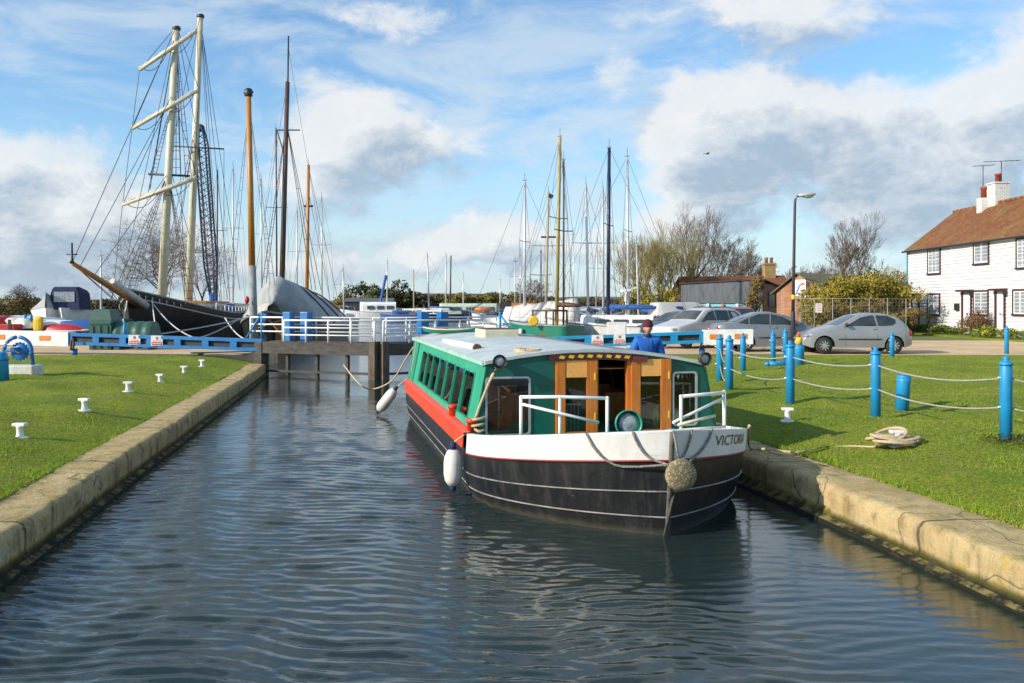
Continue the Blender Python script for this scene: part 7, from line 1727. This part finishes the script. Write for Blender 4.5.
# ---- bushy trees and scrub
def bush_tree(label,px,Y,top,rx,n,mat,seed,ls,grp,zl=0.):
    c=at(px,HY,Y); H=(HY-top)/F*Y+EYE; o=thing('bushy_tree',label,'tree',(c.x,Y,zl),0,grp); rs=random.Random(seed)
    mb=MB(); 
    for i in range(7):
        a=rs.uniform(0,6.28); mb.tube([(0,0,-.1),(rx*.25*math.cos(a),rx*.25*math.sin(a),H*.4),(rx*.7*math.cos(a),rx*.7*math.sin(a),H*rs.uniform(.65,.9))],[.16,.1,.03],5,smooth=False)
    mb.build('trunk',K['bark'],o)
    cl=[(c.x+rs.uniform(-.75,.75)*rx,Y+rs.uniform(-.5,.5)*rx,H*rs.uniform(.25,.85),rx*rs.uniform(.28,.5),rx*.4,H*rs.uniform(.12,.22)) for _ in range(13)]
    leafcloud('crown',cl,n,ls,mat,o,seed,.55); return o
GB='bushes and trees along the far shore'
K['lf_far']=leafmat('far_evergreen',(.055,.075,.022),(.085,.095,.03),(.035,.045,.015),.3); K['lf_far2']=leafmat('far_olive_trees',(.17,.145,.035),(.21,.17,.045),(.11,.10,.03),.3); K['lf_far3']=leafmat('far_brown_trees',(.11,.085,.045),(.13,.10,.05),(.075,.06,.035),.3)
for k,(px,Y,top,w,mt,lab) in enumerate(((357,225,292,13,'lf_far2','low olive bushes right of the tarpaulin on the far shore'),(370,228,283,11,'lf_far','dark evergreen tree with a rounded top on the far shore'),(384,224,280,10,'lf_far','tallest dark evergreen behind the far motor yacht mast'),(395,226,286,10,'lf_far','dark evergreen right of the far motor yacht'),(408,230,292,14,'lf_far3','brown leafless thicket on the far shore'),(424,232,294,14,'lf_far','dark low thicket left of the two close masts'),(441,236,297,15,'lf_far3','brown low thicket behind the two close masts'),(467,222,293,12,'lf_far2','yellow olive rounded bush behind the house boat'),(480,224,293,11,'lf_far2','second yellow olive bush right of the house boat'),(494,226,292,12,'lf_far2','yellow olive bush behind the far work boat'),(508,230,291,12,'lf_far2','yellow olive bush near the white boom tent mast'))):
    bush_tree(lab,px,Y,top,w*.5,1500,K[mt],k+60,.42,GB,.2)
GS='scrub bushes around the boat yard'
for k,(px,Y,top,w,mt,n,lab) in enumerate(((12,92,293,6,'lf_brown',1800,'low brown scrub at the far left skyline'),(-10,88,290,6,'lf_brown',1500,'brown scrub beyond the far left dinghies'),(38,95,296,6,'lf_far2',1800,'olive scrub behind the grey covered boat'),(60,100,298,6,'lf_brown',1500,'brown scrub behind the navy canopy'),(95,110,298,6,'lf_far3',1500,'dark scrub behind the bowsprit'),(125,112,299,7,'lf_far3',1500,'dark scrub left of the square rigger bow'),
  (655,72,283,3.2,'lf_olive',2200,'olive bush below the dense olive trees'),(672,74,287,3.0,'lf_dark',2000,'dark green bush behind the white van'),(641,70,292,2.6,'lf_olive',1800,'olive bush behind the turbine yacht'),(683,70,286,1.6,'lf_olive',1300,'yellow green bush at the left end of the bungalow'),(720,88,281,3.0,'lf_olive',2000,'olive creeper bush above the red brown roof'),(748,87,279,3.2,'lf_olive',2200,'mossy olive bush left of the bungalow chimney'),(784,86,279,2.8,'lf_olive',2000,'olive bush right of the bungalow chimney'),(812,82,276,2.8,'lf_brown',2000,'russet bush behind the brick hut'),(612,110,296,5,'lf_far3',1800,'distant brown bush behind the navy mast'),(585,150,297,9,'lf_far3',1600,'distant brown thicket behind the yacht masts'),(555,170,297,10,'lf_far3',1600,'distant thicket behind the green motor sailer'),(530,180,296,10,'lf_far3',1600,'distant thicket behind the orange wheelhouse'))):
    bush_tree(lab,px,Y,top,w*.55,n,K[mt],k+90,.10*Y/70 if Y<120 else .3,GS)
bare_tree('distant bare tree behind the white boom tent yacht',530,175,278,1.0,41,'bark',2,None,1.0,.5,levels=5,tw='twig_p')
# ---- far houses on the skyline
rs=random.Random(5); hw=[M('far_house_wall_a',(.50,.40,.34),rough=.9),M('far_house_wall_b',(.62,.60,.56),rough=.9),M('far_house_wall_c',(.36,.20,.14),rough=.9)]; hr=[M('far_roof_a',(.22,.10,.07),rough=.9),M('far_roof_b',(.14,.12,.12),rough=.9)]
for k,(px,Y,w,lab) in enumerate(((432,330,9,'far pale house left of the two close masts'),(440,340,11,'far house with red roof between two masts'),(453,345,10,'far brick house right of the two close masts'),(461,335,9,'far house above the house boat left end'),(474,350,10,'far house between the olive bushes'),(484,340,9,'far pale house behind the tall dome'),(520,360,10,'far house behind the white yacht'))):
    c=at(px,HY,Y); o=thing('far_house',lab,'house',(c.x,Y,1.6),R(rs.uniform(-30,30)),'small houses on the far skyline'); h=2.4
    mb=MB(); mb.prism([(-w/2,-3,-1),(w/2,-3,-1),(w/2,-3,h),(-w/2,-3,h)],(0,6,0)); mb.build('wall',hw[k%3],o)
    mb=MB(); mb.prism([(-w/2-.3,-3.4,h+.02),(-w/2-.3,3.4,h+.02),(-w/2-.3,0,h+2.0)],(w+.6,0,0)); mb.build('roof',hr[k%2],o)
    for s in(-.25,.25): mb=MB(); mb.box((w*s,-3.03,h*.5),(1.4,.05,1.2)); mb.build('window',K['glassdark'],o)
mb=MB(); 
c=at(484.5,300,345); o=thing('far_tower','small white domed turret on the far skyline','tower',(c.x,345,1)); mb.lathe([(1.0,0),(1.0,4.2),(.8,4.3)],(0,0,0),10); mb.build('shaft',K['offwhite'],o); mb=MB(); mb.ball((0,0,4.6),(.9,.9,.8)); mb.build('dome',K['white'],o)
# dark boat shed on the far shore
c=at(352,HY,190); o=thing('boat_shed','long dark shed on the far shore right of the barge','shed',(c.x,214,.2)); mb=MB(); mb.box((0,0,1.0),(11,5,2.6)); mb.build('wall',K['dark'],o); mb=MB(); mb.prism([(-5.8,-2.9,2.3),(-5.8,2.9,2.3),(-5.8,0,3.2)],(11.6,0,0)); mb.build('roof',K['slate'],o)
